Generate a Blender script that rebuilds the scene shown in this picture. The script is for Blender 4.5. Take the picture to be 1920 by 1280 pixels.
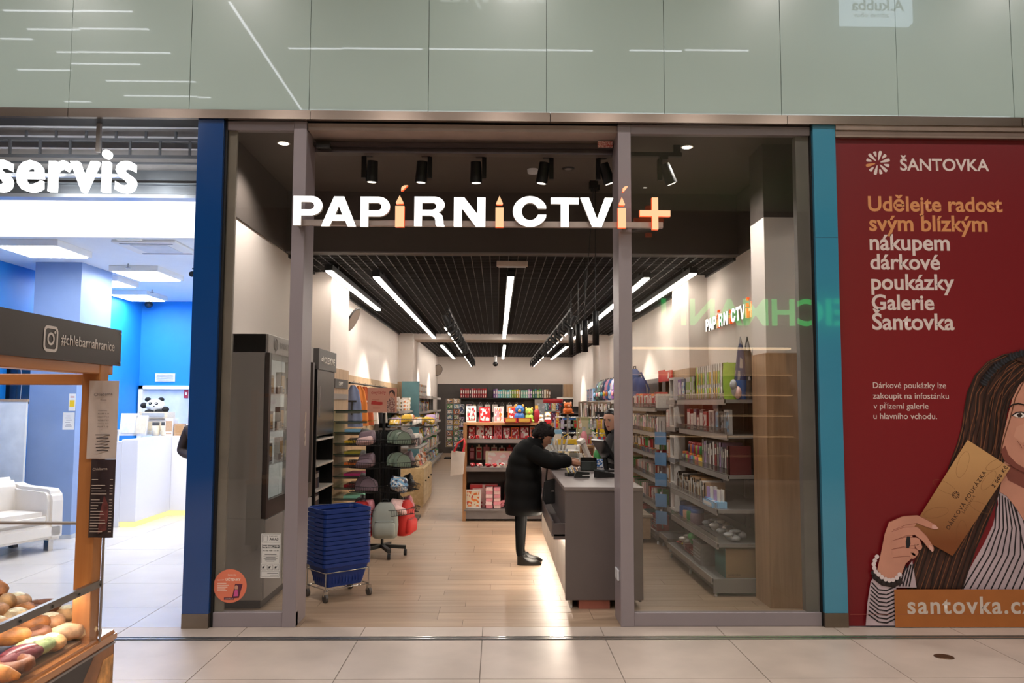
import bpy, bmesh, math, random
from mathutils import Vector, Matrix
random.seed(7)
PI = math.pi
S = bpy.context.scene
COL = S.collection
for o in list(bpy.data.objects): bpy.data.objects.remove(o)

# ------------------------------------------------------------------ camera
cd = bpy.data.cameras.new('camera'); cam = bpy.data.objects.new('camera', cd); COL.objects.link(cam)
cd.sensor_width = 36; cd.lens = 28.5; cd.clip_start = .05; cd.clip_end = 200
pt, yw, rl = math.atan(116/1520), math.atan(28/1520), .0035
fw = Vector((math.sin(yw)*math.cos(pt), math.cos(yw)*math.cos(pt), math.sin(pt)))
rt = Vector((math.cos(yw), -math.sin(yw), 0)); up = rt.cross(fw)
R_ = rt*math.cos(rl)+up*math.sin(rl); U_ = up*math.cos(rl)-rt*math.sin(rl)
mw = Matrix((R_, U_, -fw)).transposed().to_4x4(); mw.translation = (0, -6.15, 1.65)
cam.matrix_world = mw
S.camera = cam
S.view_settings.view_transform = 'Standard'; S.view_settings.look = 'None'
S.view_settings.exposure = 0.0; S.view_settings.gamma = 1.0
S.view_settings.use_curve_mapping = False
try:
    S.cycles.use_denoising = True; S.cycles.max_bounces = 8; S.cycles.transparent_max_bounces = 16
    S.cycles.sample_clamp_indirect = 6; S.cycles.caustics_reflective = False; S.cycles.caustics_refractive = False
except Exception: pass
W = bpy.data.worlds.new('mall_air'); S.world = W; W.use_nodes = True
W.node_tree.nodes['Background'].inputs[0].default_value = (.8, .85, .9, 1)
W.node_tree.nodes['Background'].inputs[1].default_value = .25

# lighting levels, all in one place
K_MALL, K_STRIP, K_SPOT, K_LEFT = 19, 27, 150, 33
WARM, NEUT, COOL = (1, .89, .79), (1, .93, .88), (.88, .94, 1)

def area(name, loc, size, power, color, rot=(0, 0, 0), shape='DISK', size_y=None, spread=PI):
    l = bpy.data.lights.new(name, 'AREA'); l.shape = shape; l.size = size
    if size_y: l.shape = 'RECTANGLE'; l.size_y = size_y
    l.energy = power; l.color = color; l.spread = spread
    o = bpy.data.objects.new(name, l); COL.objects.link(o); o.location = loc; o.rotation_euler = rot
    return o
def spot(name, loc, target, power, color, angle=70, blend=.6, rad=.04):
    l = bpy.data.lights.new(name, 'SPOT'); l.energy = power; l.color = color; l.spot_size = math.radians(angle); l.spot_blend = blend; l.shadow_soft_size = rad
    o = bpy.data.objects.new(name, l); COL.objects.link(o); o.location = loc
    o.rotation_euler = (Vector(target)-Vector(loc)).to_track_quat('-Z', 'Y').to_euler()
    return o

# ------------------------------------------------------------------ materials
def lin(h):
    if isinstance(h, str):
        h = h.lstrip('#'); h = [int(h[i:i+2], 16)/255 for i in (0, 2, 4)]
    return tuple(((c/12.92) if c <= .04045 else ((c+.055)/1.055)**2.4) for c in h)
_m = {}
def mat(h, rough=.5, metal=0., noise=.06, scale=6., bump=0., coat=0., spec=.5, emit=0., coords='Object', stretch=None, coat_r=.03):
    key = ('m', h, rough, metal, noise, scale, bump, coat, spec, emit, stretch, coat_r)
    if key in _m: return _m[key]
    m = bpy.data.materials.new('mat_'+str(h).strip('#')); m.use_nodes = True
    nt = m.node_tree; b = nt.nodes['Principled BSDF']; c = lin(h)
    b.inputs['Roughness'].default_value = rough; b.inputs['Metallic'].default_value = metal
    b.inputs['Specular IOR Level'].default_value = spec
    b.inputs['Base Color'].default_value = (*c, 1)
    if coat: b.inputs['Coat Weight'].default_value = coat; b.inputs['Coat Roughness'].default_value = coat_r
    if emit:
        b.inputs['Emission Color'].default_value = (*c, 1); b.inputs['Emission Strength'].default_value = emit
    if noise or bump:
        tc = nt.nodes.new('ShaderNodeTexCoord'); n = nt.nodes.new('ShaderNodeTexNoise'); n.inputs['Scale'].default_value = scale; n.inputs['Detail'].default_value = 4
        if stretch:
            mp = nt.nodes.new('ShaderNodeMapping'); mp.inputs['Scale'].default_value = stretch
            nt.links.new(tc.outputs[coords], mp.inputs[0]); nt.links.new(mp.outputs[0], n.inputs['Vector'])
        else: nt.links.new(tc.outputs[coords], n.inputs['Vector'])
        if noise:
            r = nt.nodes.new('ShaderNodeValToRGB'); r.color_ramp.elements[0].position = .3; r.color_ramp.elements[1].position = .7
            r.color_ramp.elements[0].color = (*[max(0, x*(1-noise*1.6)) for x in c], 1); r.color_ramp.elements[1].color = (*[min(1, x*(1+noise*1.6)) for x in c], 1)
            nt.links.new(n.outputs[0], r.inputs[0]); nt.links.new(r.outputs[0], b.inputs['Base Color'])
            if emit: nt.links.new(r.outputs[0], b.inputs['Emission Color'])
        if bump:
            bp = nt.nodes.new('ShaderNodeBump'); bp.inputs['Strength'].default_value = bump; bp.inputs['Distance'].default_value = .01
            nt.links.new(n.outputs[0], bp.inputs['Height']); nt.links.new(bp.outputs[0], b.inputs['Normal'])
    _m[key] = m; return m
def flat(h, rough=.5, **k): return mat(h, rough, noise=0, **k)
def wood(h1, h2, axis='z', scale=3., rough=.45, coat=0.):
    key = ('w', h1, h2, axis, scale, rough, coat)
    if key in _m: return _m[key]
    m = bpy.data.materials.new('wood_grain'); m.use_nodes = True; nt = m.node_tree; b = nt.nodes['Principled BSDF']
    b.inputs['Roughness'].default_value = rough
    if coat: b.inputs['Coat Weight'].default_value = coat; b.inputs['Coat Roughness'].default_value = .12
    tc = nt.nodes.new('ShaderNodeTexCoord'); mp = nt.nodes.new('ShaderNodeMapping')
    st = {'x': (.5, 7, 7), 'y': (7, .5, 7), 'z': (7, 7, .5)}[axis]
    mp.inputs['Scale'].default_value = st
    oi = nt.nodes.new('ShaderNodeObjectInfo'); ad = nt.nodes.new('ShaderNodeVectorMath'); ad.operation = 'MULTIPLY_ADD'
    ad.inputs[1].default_value = (9, 9, 9)
    cb = nt.nodes.new('ShaderNodeCombineXYZ')
    for i in range(3): nt.links.new(oi.outputs['Random'], cb.inputs[i])
    nt.links.new(cb.outputs[0], ad.inputs[0]); nt.links.new(tc.outputs['Object'], ad.inputs[2])
    nt.links.new(ad.outputs[0], mp.inputs[0])
    n = nt.nodes.new('ShaderNodeTexNoise'); n.inputs['Scale'].default_value = scale; n.inputs['Detail'].default_value = 8; n.inputs['Distortion'].default_value = .6
    nt.links.new(mp.outputs[0], n.inputs['Vector'])
    r = nt.nodes.new('ShaderNodeValToRGB'); r.color_ramp.elements[0].position = .3; r.color_ramp.elements[1].position = .72
    r.color_ramp.elements[0].color = (*lin(h1), 1); r.color_ramp.elements[1].color = (*lin(h2), 1)
    nt.links.new(n.outputs[0], r.inputs[0])
    hs = nt.nodes.new('ShaderNodeHueSaturation'); ma = nt.nodes.new('ShaderNodeMapRange'); ma.inputs[3].default_value = .88; ma.inputs[4].default_value = 1.1
    nt.links.new(oi.outputs['Random'], ma.inputs[0]); nt.links.new(ma.outputs[0], hs.inputs['Value']); nt.links.new(r.outputs[0], hs.inputs['Color'])
    nt.links.new(hs.outputs[0], b.inputs['Base Color'])
    _m[key] = m; return m
def prt(h1, h2, h3=None, scale=6., rough=.4):
    """a printed cover: coloured blobs of two or three inks"""
    h3 = h3 or h2; key = ('p', h1, h2, h3, scale)
    if key in _m: return _m[key]
    m = bpy.data.materials.new('printed_cover'); m.use_nodes = True; nt = m.node_tree; b = nt.nodes['Principled BSDF']; b.inputs['Roughness'].default_value = rough
    tc = nt.nodes.new('ShaderNodeTexCoord'); n = nt.nodes.new('ShaderNodeTexVoronoi'); n.inputs['Scale'].default_value = scale; n.inputs['Randomness'].default_value = .9
    oi = nt.nodes.new('ShaderNodeObjectInfo'); cb = nt.nodes.new('ShaderNodeVectorMath'); cb.operation = 'MULTIPLY_ADD'; cb.inputs[1].default_value = (5, 5, 5)
    c2 = nt.nodes.new('ShaderNodeCombineXYZ')
    for i in range(3): nt.links.new(oi.outputs['Random'], c2.inputs[i])
    nt.links.new(c2.outputs[0], cb.inputs[0]); nt.links.new(tc.outputs['Generated'], cb.inputs[2]); nt.links.new(cb.outputs[0], n.inputs['Vector'])
    r = nt.nodes.new('ShaderNodeValToRGB'); r.color_ramp.interpolation = 'CONSTANT'
    e = r.color_ramp.elements; e[0].color = (*lin(h1), 1); e[1].position = .45; e[1].color = (*lin(h2), 1)
    x = e.new(.72); x.color = (*lin(h3), 1)
    nt.links.new(n.outputs['Color'], r.inputs[0]); nt.links.new(r.outputs[0], b.inputs['Base Color'])
    _m[key] = m; return m
def emis(h, s, name='lamp_glow'):
    key = ('e', h, s)
    if key in _m: return _m[key]
    m = bpy.data.materials.new(name); m.use_nodes = True; nt = m.node_tree; nt.nodes.clear()
    o = nt.nodes.new('ShaderNodeOutputMaterial'); e = nt.nodes.new('ShaderNodeEmission')
    e.inputs[0].default_value = (*lin(h), 1); e.inputs[1].default_value = s; nt.links.new(e.outputs[0], o.inputs[0])
    _m[key] = m; return m
def pane(tint='#f2f4f2', ior=1.5, rough=0.0, boost=1.):
    key = ('g', tint, ior, rough, boost)
    if key in _m: return _m[key]
    m = bpy.data.materials.new('clear_glass'); m.use_nodes = True; nt = m.node_tree; nt.nodes.clear()
    o = nt.nodes.new('ShaderNodeOutputMaterial'); t = nt.nodes.new('ShaderNodeBsdfTransparent'); g = nt.nodes.new('ShaderNodeBsdfGlossy')
    t.inputs[0].default_value = (*lin(tint), 1); g.inputs['Roughness'].default_value = rough
    fr = nt.nodes.new('ShaderNodeFresnel'); fr.inputs[0].default_value = ior
    mu = nt.nodes.new('ShaderNodeMath'); mu.operation = 'MULTIPLY'; mu.inputs[1].default_value = boost; mu.use_clamp = True
    mx = nt.nodes.new('ShaderNodeMixShader'); ge = nt.nodes.new('ShaderNodeNewGeometry'); iv = nt.nodes.new('ShaderNodeMath'); iv.operation = 'SUBTRACT'; iv.inputs[0].default_value = 1.; m2 = nt.nodes.new('ShaderNodeMath'); m2.operation = 'MULTIPLY'
    nt.links.new(ge.outputs['Backfacing'], iv.inputs[1]); nt.links.new(fr.outputs[0], mu.inputs[0]); nt.links.new(mu.outputs[0], m2.inputs[0]); nt.links.new(iv.outputs[0], m2.inputs[1]); nt.links.new(m2.outputs[0], mx.inputs[0])
    nt.links.new(t.outputs[0], mx.inputs[1]); nt.links.new(g.outputs[0], mx.inputs[2]); nt.links.new(mx.outputs[0], o.inputs[0])
    _m[key] = m; return m

# ------------------------------------------------------------------ mesh helpers
class MB:
    def __init__(s): s.v = []; s.f = []; s.m = []; s.sm = []
    def add(s, vs, fs, m=0, smooth=False):
        k = len(s.v); s.v += [tuple(v) for v in vs]
        for f in fs: s.f.append([k+i for i in f]); s.m.append(m); s.sm.append(smooth)
        return s
    def box(s, x0, x1, y0, y1, z0, z1, m=0):
        if x0 > x1: x0, x1 = x1, x0
        if y0 > y1: y0, y1 = y1, y0
        if z0 > z1: z0, z1 = z1, z0
        return s.add([(x0, y0, z0), (x1, y0, z0), (x1, y1, z0), (x0, y1, z0), (x0, y0, z1), (x1, y0, z1), (x1, y1, z1), (x0, y1, z1)],
              [(0, 3, 2, 1), (4, 5, 6, 7), (0, 1, 5, 4), (1, 2, 6, 5), (2, 3, 7, 6), (3, 0, 4, 7)], m)
    def obox(s, c, ax, ay, az, m=0):
        """box centred c with half-axis vectors"""
        c, ax, ay, az = map(Vector, (c, ax, ay, az)); vs = []
        for k in (-1, 1):
            for (i, j) in ((-1, -1), (1, -1), (1, 1), (-1, 1)): vs.append(c+ax*i+ay*j+az*k)
        return s.add(vs, [(0, 3, 2, 1), (4, 5, 6, 7), (0, 1, 5, 4), (1, 2, 6, 5), (2, 3, 7, 6), (3, 0, 4, 7)], m)
    def ring(s, rings, m=0, smooth=True, cap=True, close=False):
        n = len(rings[0]); vs = [p for r in rings for p in r]; fs = []
        R = len(rings)
        for i in range(R if close else R-1):
            a, b = i*n, ((i+1) % R)*n
            for j in range(n): fs.append((a+j, a+(j+1) % n, b+(j+1) % n, b+j))
        s.add(vs, fs, m, smooth)
        if cap and not close:
            s.add(rings[0], [tuple(reversed(range(n)))], m); s.add(rings[-1], [tuple(range(n))], m)
        return s
    def cyl(s, a, b, r, r2=None, n=12, m=0, smooth=True, cap=True):
        a, b = Vector(a), Vector(b); r2 = r if r2 is None else r2; d = (b-a).normalized()
        u = d.orthogonal().normalized(); w = d.cross(u)
        f = lambda c, q: [c+(u*math.cos(2*PI*i/n)+w*math.sin(2*PI*i/n))*q for i in range(n)]
        return s.ring([f(a, r), f(b, r2)], m, smooth, cap)
    def tube(s, pts, r, n=6, m=0, close=False):
        pts = [Vector(p) for p in pts]; N = len(pts); rings = []; u = None
        for i, p in enumerate(pts):
            a = pts[i-1] if (i or close) else p; b = pts[(i+1) % N] if (i < N-1 or close) else p
            d = (b-a).normalized()
            if u is None: u = d.orthogonal().normalized()
            u = (u-d*u.dot(d))
            u = u.normalized() if u.length > 1e-6 else d.orthogonal().normalized()
            w = d.cross(u); q = r[i] if isinstance(r, (list, tuple)) else r
            rings.append([p+(u*math.cos(2*PI*k/n)+w*math.sin(2*PI*k/n))*q for k in range(n)])
        return s.ring(rings, m, True, True, close)
    def lathe(s, cx, cy, prof, n=16, m=0, sx=1, sy=1):
        rings = [[(cx+r*sx*math.cos(2*PI*i/n), cy+r*sy*math.sin(2*PI*i/n), z) for i in range(n)] for r, z in prof]
        return s.ring(rings, m, True, True)
    def ell(s, c, r, n=10, m=0, k=7):
        rx, ry, rz = (r, r, r) if not isinstance(r, (tuple, list)) else r
        return s.ring([[(c[0]+rx*math.sin(a)*math.cos(2*PI*i/n), c[1]+ry*math.sin(a)*math.sin(2*PI*i/n), c[2]-rz*math.cos(a)) for i in range(n)]
                for a in [max(.06, min(PI-.06, PI*j/k)) for j in range(k+1)]], m, True, True)
    def prism(s, poly, y0, y1, m=0, ax='y'):
        f = {'y': lambda p, t: (p[0], t, p[1]), 'x': lambda p, t: (t, p[0], p[1]), 'z': lambda p, t: (p[0], p[1], t)}[ax]
        n = len(poly); s.add([f(p, y0) for p in poly]+[f(p, y1) for p in poly],
              [tuple(range(n)), tuple(reversed(range(n, 2*n)))]+[(i, i+n, (i+1) % n+n, (i+1) % n) for i in range(n)], m)
        return s
    def poly(s, pts, m=0): return s.add(pts, [tuple(range(len(pts)))], m)
    def mesh(s, name, mats=(), bevel=0, seg=1):
        me = bpy.data.meshes.new(name); me.from_pydata(s.v, [], s.f)
        for x in (mats if isinstance(mats, (list, tuple)) else [mats]): me.materials.append(x)
        me.polygons.foreach_set('material_index', s.m); me.polygons.foreach_set('use_smooth', s.sm)
        bm = bmesh.new(); bm.from_mesh(me)
        bmesh.ops.recalc_face_normals(bm, faces=bm.faces)
        if bevel: bmesh.ops.bevel(bm, geom=[e for e in bm.edges if len(e.link_faces) == 2 and e.calc_face_angle(0) > .6], offset=bevel, segments=seg, affect='EDGES', clamp_overlap=True)
        bm.to_mesh(me); bm.free(); me.update(); return me
    def build(s, name, mats, parent=None, bevel=0, seg=1, loc=None, rz=0, **pr):
        return link(name, s.mesh(name, mats, bevel, seg), parent, loc, rz, **pr)
def link(name, me, parent=None, loc=None, rz=0, label=None, cat=None, group=None, kind=None):
    o = bpy.data.objects.new(name, me); COL.objects.link(o)
    if parent is not None: o.parent = parent
    if loc: o.location = loc
    if rz: o.rotation_euler = (0, 0, rz)
    tag(o, label, cat, group, kind); return o
def tag(o, label=None, cat=None, group=None, kind=None):
    if label and len(label.split()) > 16:
        ws = label.split()
        for q in ('the', 'of', 'a', 'on'):
            while len(ws) > 16 and q in ws: ws.remove(q)
        label = ' '.join(ws)
    for k, v in (('label', label), ('category', cat), ('group', group), ('kind', kind)):
        if v: o[k] = v
    return o
def thing(name, label, cat, loc=(0, 0, 0), rz=0, group=None):
    o = bpy.data.objects.new(name, None); COL.objects.link(o); o.empty_display_size = .1
    o.location = loc; o.rotation_euler = (0, 0, rz); return tag(o, label, cat, group)
def struct(name, mb, mats, **k): return mb.build(name, mats, kind='structure', **k)
def dup(o, loc, rz=None, label=None, group=None, scale=None):
    c = o.copy(); COL.objects.link(c); c.location = loc
    if rz is not None: c.rotation_euler = (0, 0, rz)
    if scale: c.scale = scale
    tag(c, label, None, group)
    for ch in list(o.children):
        d = ch.copy(); COL.objects.link(d); d.parent = c
        for g in list(ch.children):
            e = g.copy(); COL.objects.link(e); e.parent = d
    return c
def curve_mesh(splines, depth, bold=0., res=1):
    cu = bpy.data.curves.new('c', 'CURVE'); cu.dimensions = '2D'; cu.fill_mode = 'BOTH'; cu.extrude = depth; cu.offset = bold
    for pts in splines:
        sp = cu.splines.new('POLY'); sp.points.add(len(pts)-1); sp.use_cyclic_u = True
        for i, p in enumerate(pts): sp.points[i].co = (p[0], p[1], 0, 1)
    return _conv(cu)
def _conv(cu):
    o = bpy.data.objects.new('tmp', cu); COL.objects.link(o)
    dg = bpy.context.evaluated_depsgraph_get(); me = bpy.data.meshes.new_from_object(o.evaluated_get(dg))
    bpy.data.objects.remove(o); bpy.data.curves.remove(cu); me.materials.clear(); return me
def text(body, x, z, w=None, h=None, mat_=None, parent=None, y=0., depth=.0012, bold=0., th=0., loc=None, name='lettering', spacing=1., rot=0., res=3, line=1., align='LEFT', base=False, ink_h=None):
    """flat lettering standing in the local XZ plane facing -Y; left edge at x, baseline at z, scaled to width w (and ink height h); th turns it about Z, rot turns it in its own plane"""
    cu = bpy.data.curves.new('t', 'FONT'); cu.body = body; cu.size = 1; cu.extrude = 0; cu.offset = bold; cu.resolution_u = res; cu.space_character = spacing; cu.space_line = line; cu.align_x = align
    me = _conv(cu); xs = [v.co.x for v in me.vertices]; ys = [v.co.y for v in me.vertices]
    x0, x1, y0, y1 = min(xs), max(xs), min(ys), max(ys)
    sx = w/(x1-x0) if w else h/(y1-y0); sy = (h/(y1-y0)) if h else sx
    zb = 0 if base else y0
    bm = bmesh.new(); bm.from_mesh(me)
    for v in bm.verts: v.co = ((v.co.x-x0)*sx, 0, (v.co.y-zb)*sy)
    if depth:
        r = bmesh.ops.extrude_face_region(bm, geom=bm.faces[:])
        for g in r['geom']:
            if isinstance(g, bmesh.types.BMVert): g.co.y -= depth
        bmesh.ops.recalc_face_normals(bm, faces=bm.faces)
    if rot: bmesh.ops.rotate(bm, verts=bm.verts, cent=(0, 0, 0), matrix=Matrix.Rotation(-rot, 3, 'Y'))
    for v in bm.verts: v.co += Vector((x, y, z))
    bm.to_mesh(me); bm.free(); me.materials.append(mat_)
    me.name = name
    return link(name, me, parent, loc, th)
def arc(cx, cy, rx, ry, a0, a1, n=10):
    return [(cx+rx*math.cos(math.radians(a0+(a1-a0)*i/n)), cy+ry*math.sin(math.radians(a0+(a1-a0)*i/n))) for i in range(n+1)]
def rrect(x0, x1, y0, y1, r, n=4):
    return arc(x1-r, y0+r, r, r, -90, 0, n)+arc(x1-r, y1-r, r, r, 0, 90, n)+arc(x0+r, y1-r, r, r, 90, 180, n)+arc(x0+r, y0+r, r, r, 180, 270, n)

STEEL = mat('#b9b2a8', .25, 1., noise=.03); CHROME = flat('#d0d0d0', .12, metal=1.)
BLACK = flat('#0b0b0c', .5); DKMET = mat('#1a1918', .4, noise=.03); ALU = mat('#8f8884', .42, .25, noise=.02)
GREY = mat('#77706e', .45, noise=.02); WHITE = mat('#e9e6e1', .5, noise=.015); PLAST = mat('#d9d9dc', .3, noise=0)
WALLM = mat('#e6dcd4', .75, noise=.015, scale=2.); GLASS = pane('#f6f6f4', 1.5, boost=2.); ACRYL = pane('#f4f4f4', 1.45)
SHELFG = mat('#7e7b79', .45, noise=.02); OAK = wood('#a58768', '#bd9f7f', 'z', 3.); OAKY = wood('#a58768', '#bd9f7f', 'y', 3.)

# measured numbers (metres in world space)
LINES = [(-5.568, -4.697, 2.837), (-4.703, -4.114, 2.827), (-5.562, -4.943, 3.292), (-4.936, -4.118, 3.262), (-6.032, -5.643, 3.557), (-5.555, -5.279, 3.918), (-5.279, -4.124, 3.91), (-5.552, -5.469, 4.27), (-5.469, -4.656, 4.268), (-6.365, -5.657, 4.478), (-5.37, -4.141, 4.824), (-5.37, -4.326, 5.364), (-4.334, -4.141, 5.396), (-7.506, -7.102, 5.996), (-5.327, -4.522, 5.935), (-4.522, -4.362, 5.912), (-6.335, -6.012, 5.963), (-6.352, -5.96, 5.618), (-2.609, -1.947, 3.732), (-1.947, -0.942, 3.715), (-0.871, 1.176, 3.702), (1.625, 2.287, 3.681), (2.31, 3.108, 3.648), (-2.956, 7.895, 5.868)]
LONG = (-2.953, 2.565, 5.868)
SIGN_LETTERS = [('P', -1.5335, -1.3165, 2.975, 3.198), ('A', -1.3235, -1.063, 2.969, 3.196), ('P', -1.031, -0.811, 2.969, 3.196), ('body', -0.7705, -0.7025, 2.969, 3.128), ('tip', -0.7685, -0.7085, 3.144, 3.21), ('accent', -0.7295, -0.6775, 3.244, 3.288), ('R', -0.627, -0.3985, 2.974, 3.2), ('N', -0.33, -0.0935, 2.974, 3.198), ('body', -0.017, 0.0435, 2.972, 3.122), ('tip', -0.0135, 0.039, 3.144, 3.212), ('C', 0.1145, 0.373, 2.975, 3.21), ('T', 0.401, 0.611, 2.976, 3.2), ('V', 0.623, 0.8735, 2.977, 3.202), ('body', 0.908, 0.9685, 2.973, 3.125), ('tip', 0.9145, 0.963, 3.145, 3.211), ('accent', 0.9435, 0.988, 3.248, 3.294), ('+', 1.074, 1.3065, 2.962, 3.208)]
LETZ0 = 2.975
DEICH = (3.698, 8.565, 3.411)
SMART = (-0.595, 0.471, 5.648, -1.9)
KUB = (3.571, 4.302, 5.603, -2.0)
POSTER_TEXT = [('ŠANTOVKA', 3.133, 3.835, 3.471, 'w', 0.02), ('Udělejte radost', 2.872, 3.926, 3.148, 'g', 0.022), ('svým blízkým', 2.876, 3.802, 2.993, 'g', 0.022), ('nákupem', 2.875, 3.5, 2.843, 'w', 0.022), ('dárkové', 2.875, 3.419, 2.693, 'w', 0.022), ('poukázky', 2.878, 3.525, 2.535, 'w', 0.022), ('Galerie', 2.878, 3.362, 2.379, 'w', 0.022), ('Šantovka', 2.877, 3.513, 2.226, 'w', 0.022), ('Dárkové poukázky lze', 2.868, 3.43, 1.777, 'w', 0), ('zakoupit na infostánku', 2.865, 3.448, 1.696, 'w', 0), ('v přízemí galerie', 2.867, 3.289, 1.619, 'w', 0), ('u hlavního vchodu.', 2.864, 3.352, 1.542, 'w', 0)]
LOGO = (2.959, 3.528, 0.0972)
P_BLOUSE = [(3.787, 1.011), (3.795, 0.903), (3.747, 0.744), (3.672, 0.605), (3.573, 0.448), (3.477, 0.275), (3.471, 0.134), (4.685, 0.133), (4.706, 0.527), (4.307, 0.685), (4.125, 0.724), (4.023, 0.716), (3.94, 0.859), (3.863, 0.963)]
P_STRIPES = [[(3.79, 0.995), (3.763, 0.724), (3.669, 0.527), (3.501, 0.275)], [(3.81, 0.981), (3.795, 0.724), (3.716, 0.527), (3.554, 0.275)], [(3.83, 0.967), (3.828, 0.724), (3.762, 0.527), (3.608, 0.275)], [(3.85, 0.953), (3.86, 0.724), (3.809, 0.527), (3.661, 0.275)], [(3.87, 0.939), (3.893, 0.724), (3.856, 0.527), (3.715, 0.275)], [(3.889, 0.925), (3.925, 0.724), (3.902, 0.527), (3.768, 0.275)], [(3.909, 0.911), (3.958, 0.724), (3.949, 0.527), (3.821, 0.275)], [(3.932, 0.863), (3.963, 0.645), (3.993, 0.507), (3.875, 0.275)], [(3.975, 0.832), (4.013, 0.645), (4.044, 0.507), (3.928, 0.275)], [(4.019, 0.8), (4.064, 0.645), (4.095, 0.507), (3.982, 0.275)], [(4.062, 0.768), (4.115, 0.645), (4.145, 0.507), (4.035, 0.275)], [(4.105, 0.736), (4.166, 0.645), (4.196, 0.507), (4.089, 0.275)], [(4.149, 0.705), (4.217, 0.645), (4.247, 0.507), (4.142, 0.275)], [(4.192, 0.673), (4.268, 0.645), (4.298, 0.507), (4.196, 0.275)], [(4.235, 0.641), (4.319, 0.645), (4.349, 0.507), (4.249, 0.275)]]
P_NECK = [(3.781, 1.163), (3.787, 1.011), (3.863, 0.963), (3.94, 0.859), (4.023, 0.716), (4.146, 0.744), (4.367, 1.084), (4.375, 1.244), (3.883, 1.243)]
P_NECKSH = [(3.84, 1.195), (3.876, 1.083), (3.996, 1.023), (4.161, 1.063), (4.291, 1.204)]
P_HAIRL = [(4.085, 2.076), (3.876, 2.038), (3.75, 1.98), (3.655, 1.882), (3.588, 1.747), (3.558, 1.605), (3.536, 1.484), (3.499, 1.363), (3.431, 1.202), (3.33, 0.883), (3.233, 0.684), (3.137, 0.467), (3.074, 0.275)]
P_HAIRR = [(4.161, 1.933), (4.097, 1.892), (4.053, 1.831), (3.988, 1.769), (3.923, 1.688), (3.89, 1.586), (3.873, 1.485), (3.862, 1.324), (3.847, 1.163), (3.797, 0.963), (3.698, 0.744), (3.61, 0.566), (3.497, 0.275)]
P_HAIR = [(4.085, 2.076), (3.876, 2.038), (3.75, 1.98), (3.655, 1.882), (3.588, 1.747), (3.558, 1.605), (3.536, 1.484), (3.499, 1.363), (3.431, 1.202), (3.33, 0.883), (3.233, 0.684), (3.137, 0.467), (3.074, 0.275), (3.497, 0.275), (3.61, 0.566), (3.698, 0.744), (3.797, 0.963), (3.847, 1.163), (3.862, 1.324), (3.873, 1.485), (3.89, 1.586), (3.923, 1.688), (3.988, 1.769), (4.053, 1.831), (4.097, 1.892), (4.161, 1.933)]
P_FACE = [(4.201, 1.892), (4.067, 1.867), (3.99, 1.802), (3.932, 1.696), (3.898, 1.586), (3.869, 1.485), (3.84, 1.384), (3.824, 1.303), (3.85, 1.235), (3.921, 1.179), (4.021, 1.131), (4.163, 1.103), (4.33, 1.164), (4.462, 1.325), (4.515, 1.568), (4.486, 1.812), (4.366, 1.893)]
P_CHEEK = [(3.955, 1.485), (4.039, 1.518), (4.098, 1.465), (4.086, 1.385), (3.991, 1.364), (3.931, 1.412)]
P_JAW = [(3.824, 1.303), (3.85, 1.235), (3.921, 1.179), (4.021, 1.131), (4.023, 1.163), (3.943, 1.211), (3.884, 1.275), (3.863, 1.344)]
P_FRINGE = [[(4.103, 2.023), (3.954, 1.932), (3.865, 1.769), (3.823, 1.566), (3.786, 1.364), (3.716, 1.163)], [(4.143, 1.99), (4.002, 1.892), (3.913, 1.736), (3.864, 1.566), (3.814, 1.364), (3.75, 1.203)], [(4.062, 2.039), (3.905, 1.94), (3.799, 1.769), (3.757, 1.565), (3.69, 1.323), (3.67, 1.243)], [(4.021, 2.039), (3.851, 1.932), (3.749, 1.768), (3.7, 1.565), (3.642, 1.363)], [(4.162, 1.958), (4.033, 1.843), (3.957, 1.708), (3.908, 1.546), (3.857, 1.404), (3.809, 1.243)]]
P_EYEW = [(3.93, 1.57), (3.964, 1.59), (4.001, 1.591), (4.041, 1.57), (3.999, 1.554), (3.962, 1.558)]
P_IRIS = [(3.968, 1.586), (3.989, 1.591), (4.004, 1.574), (3.991, 1.558), (3.971, 1.558), (3.959, 1.574)]
P_BROW = [[(3.9, 1.631), (3.934, 1.655), (3.975, 1.663), (4.045, 1.647)]]
P_LASH = [[(3.922, 1.57), (3.956, 1.594), (3.997, 1.599), (4.046, 1.574)]]
P_LIP = [(3.99, 1.344), (4.085, 1.364), (4.183, 1.353), (4.278, 1.365), (4.356, 1.345), (4.28, 1.317), (4.181, 1.304), (4.079, 1.32)]
P_SMILE = [[(3.95, 1.38), (3.974, 1.348), (3.985, 1.324)]]
P_BAND = [(3.709, 1.801), (3.745, 1.858), (3.797, 1.919), (3.857, 1.969), (3.924, 2.006), (4.0, 2.039), (4.105, 2.056)]
MIRC = 4.218
P_SLEEVE = [(2.836, 0.401), (2.794, 0.33), (2.765, 0.174), (2.748, 0.015), (2.976, 0.014), (2.986, 0.291), (3.139, 0.291), (3.113, 0.487), (3.037, 0.389), (2.962, 0.322), (2.875, 0.346)]
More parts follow.
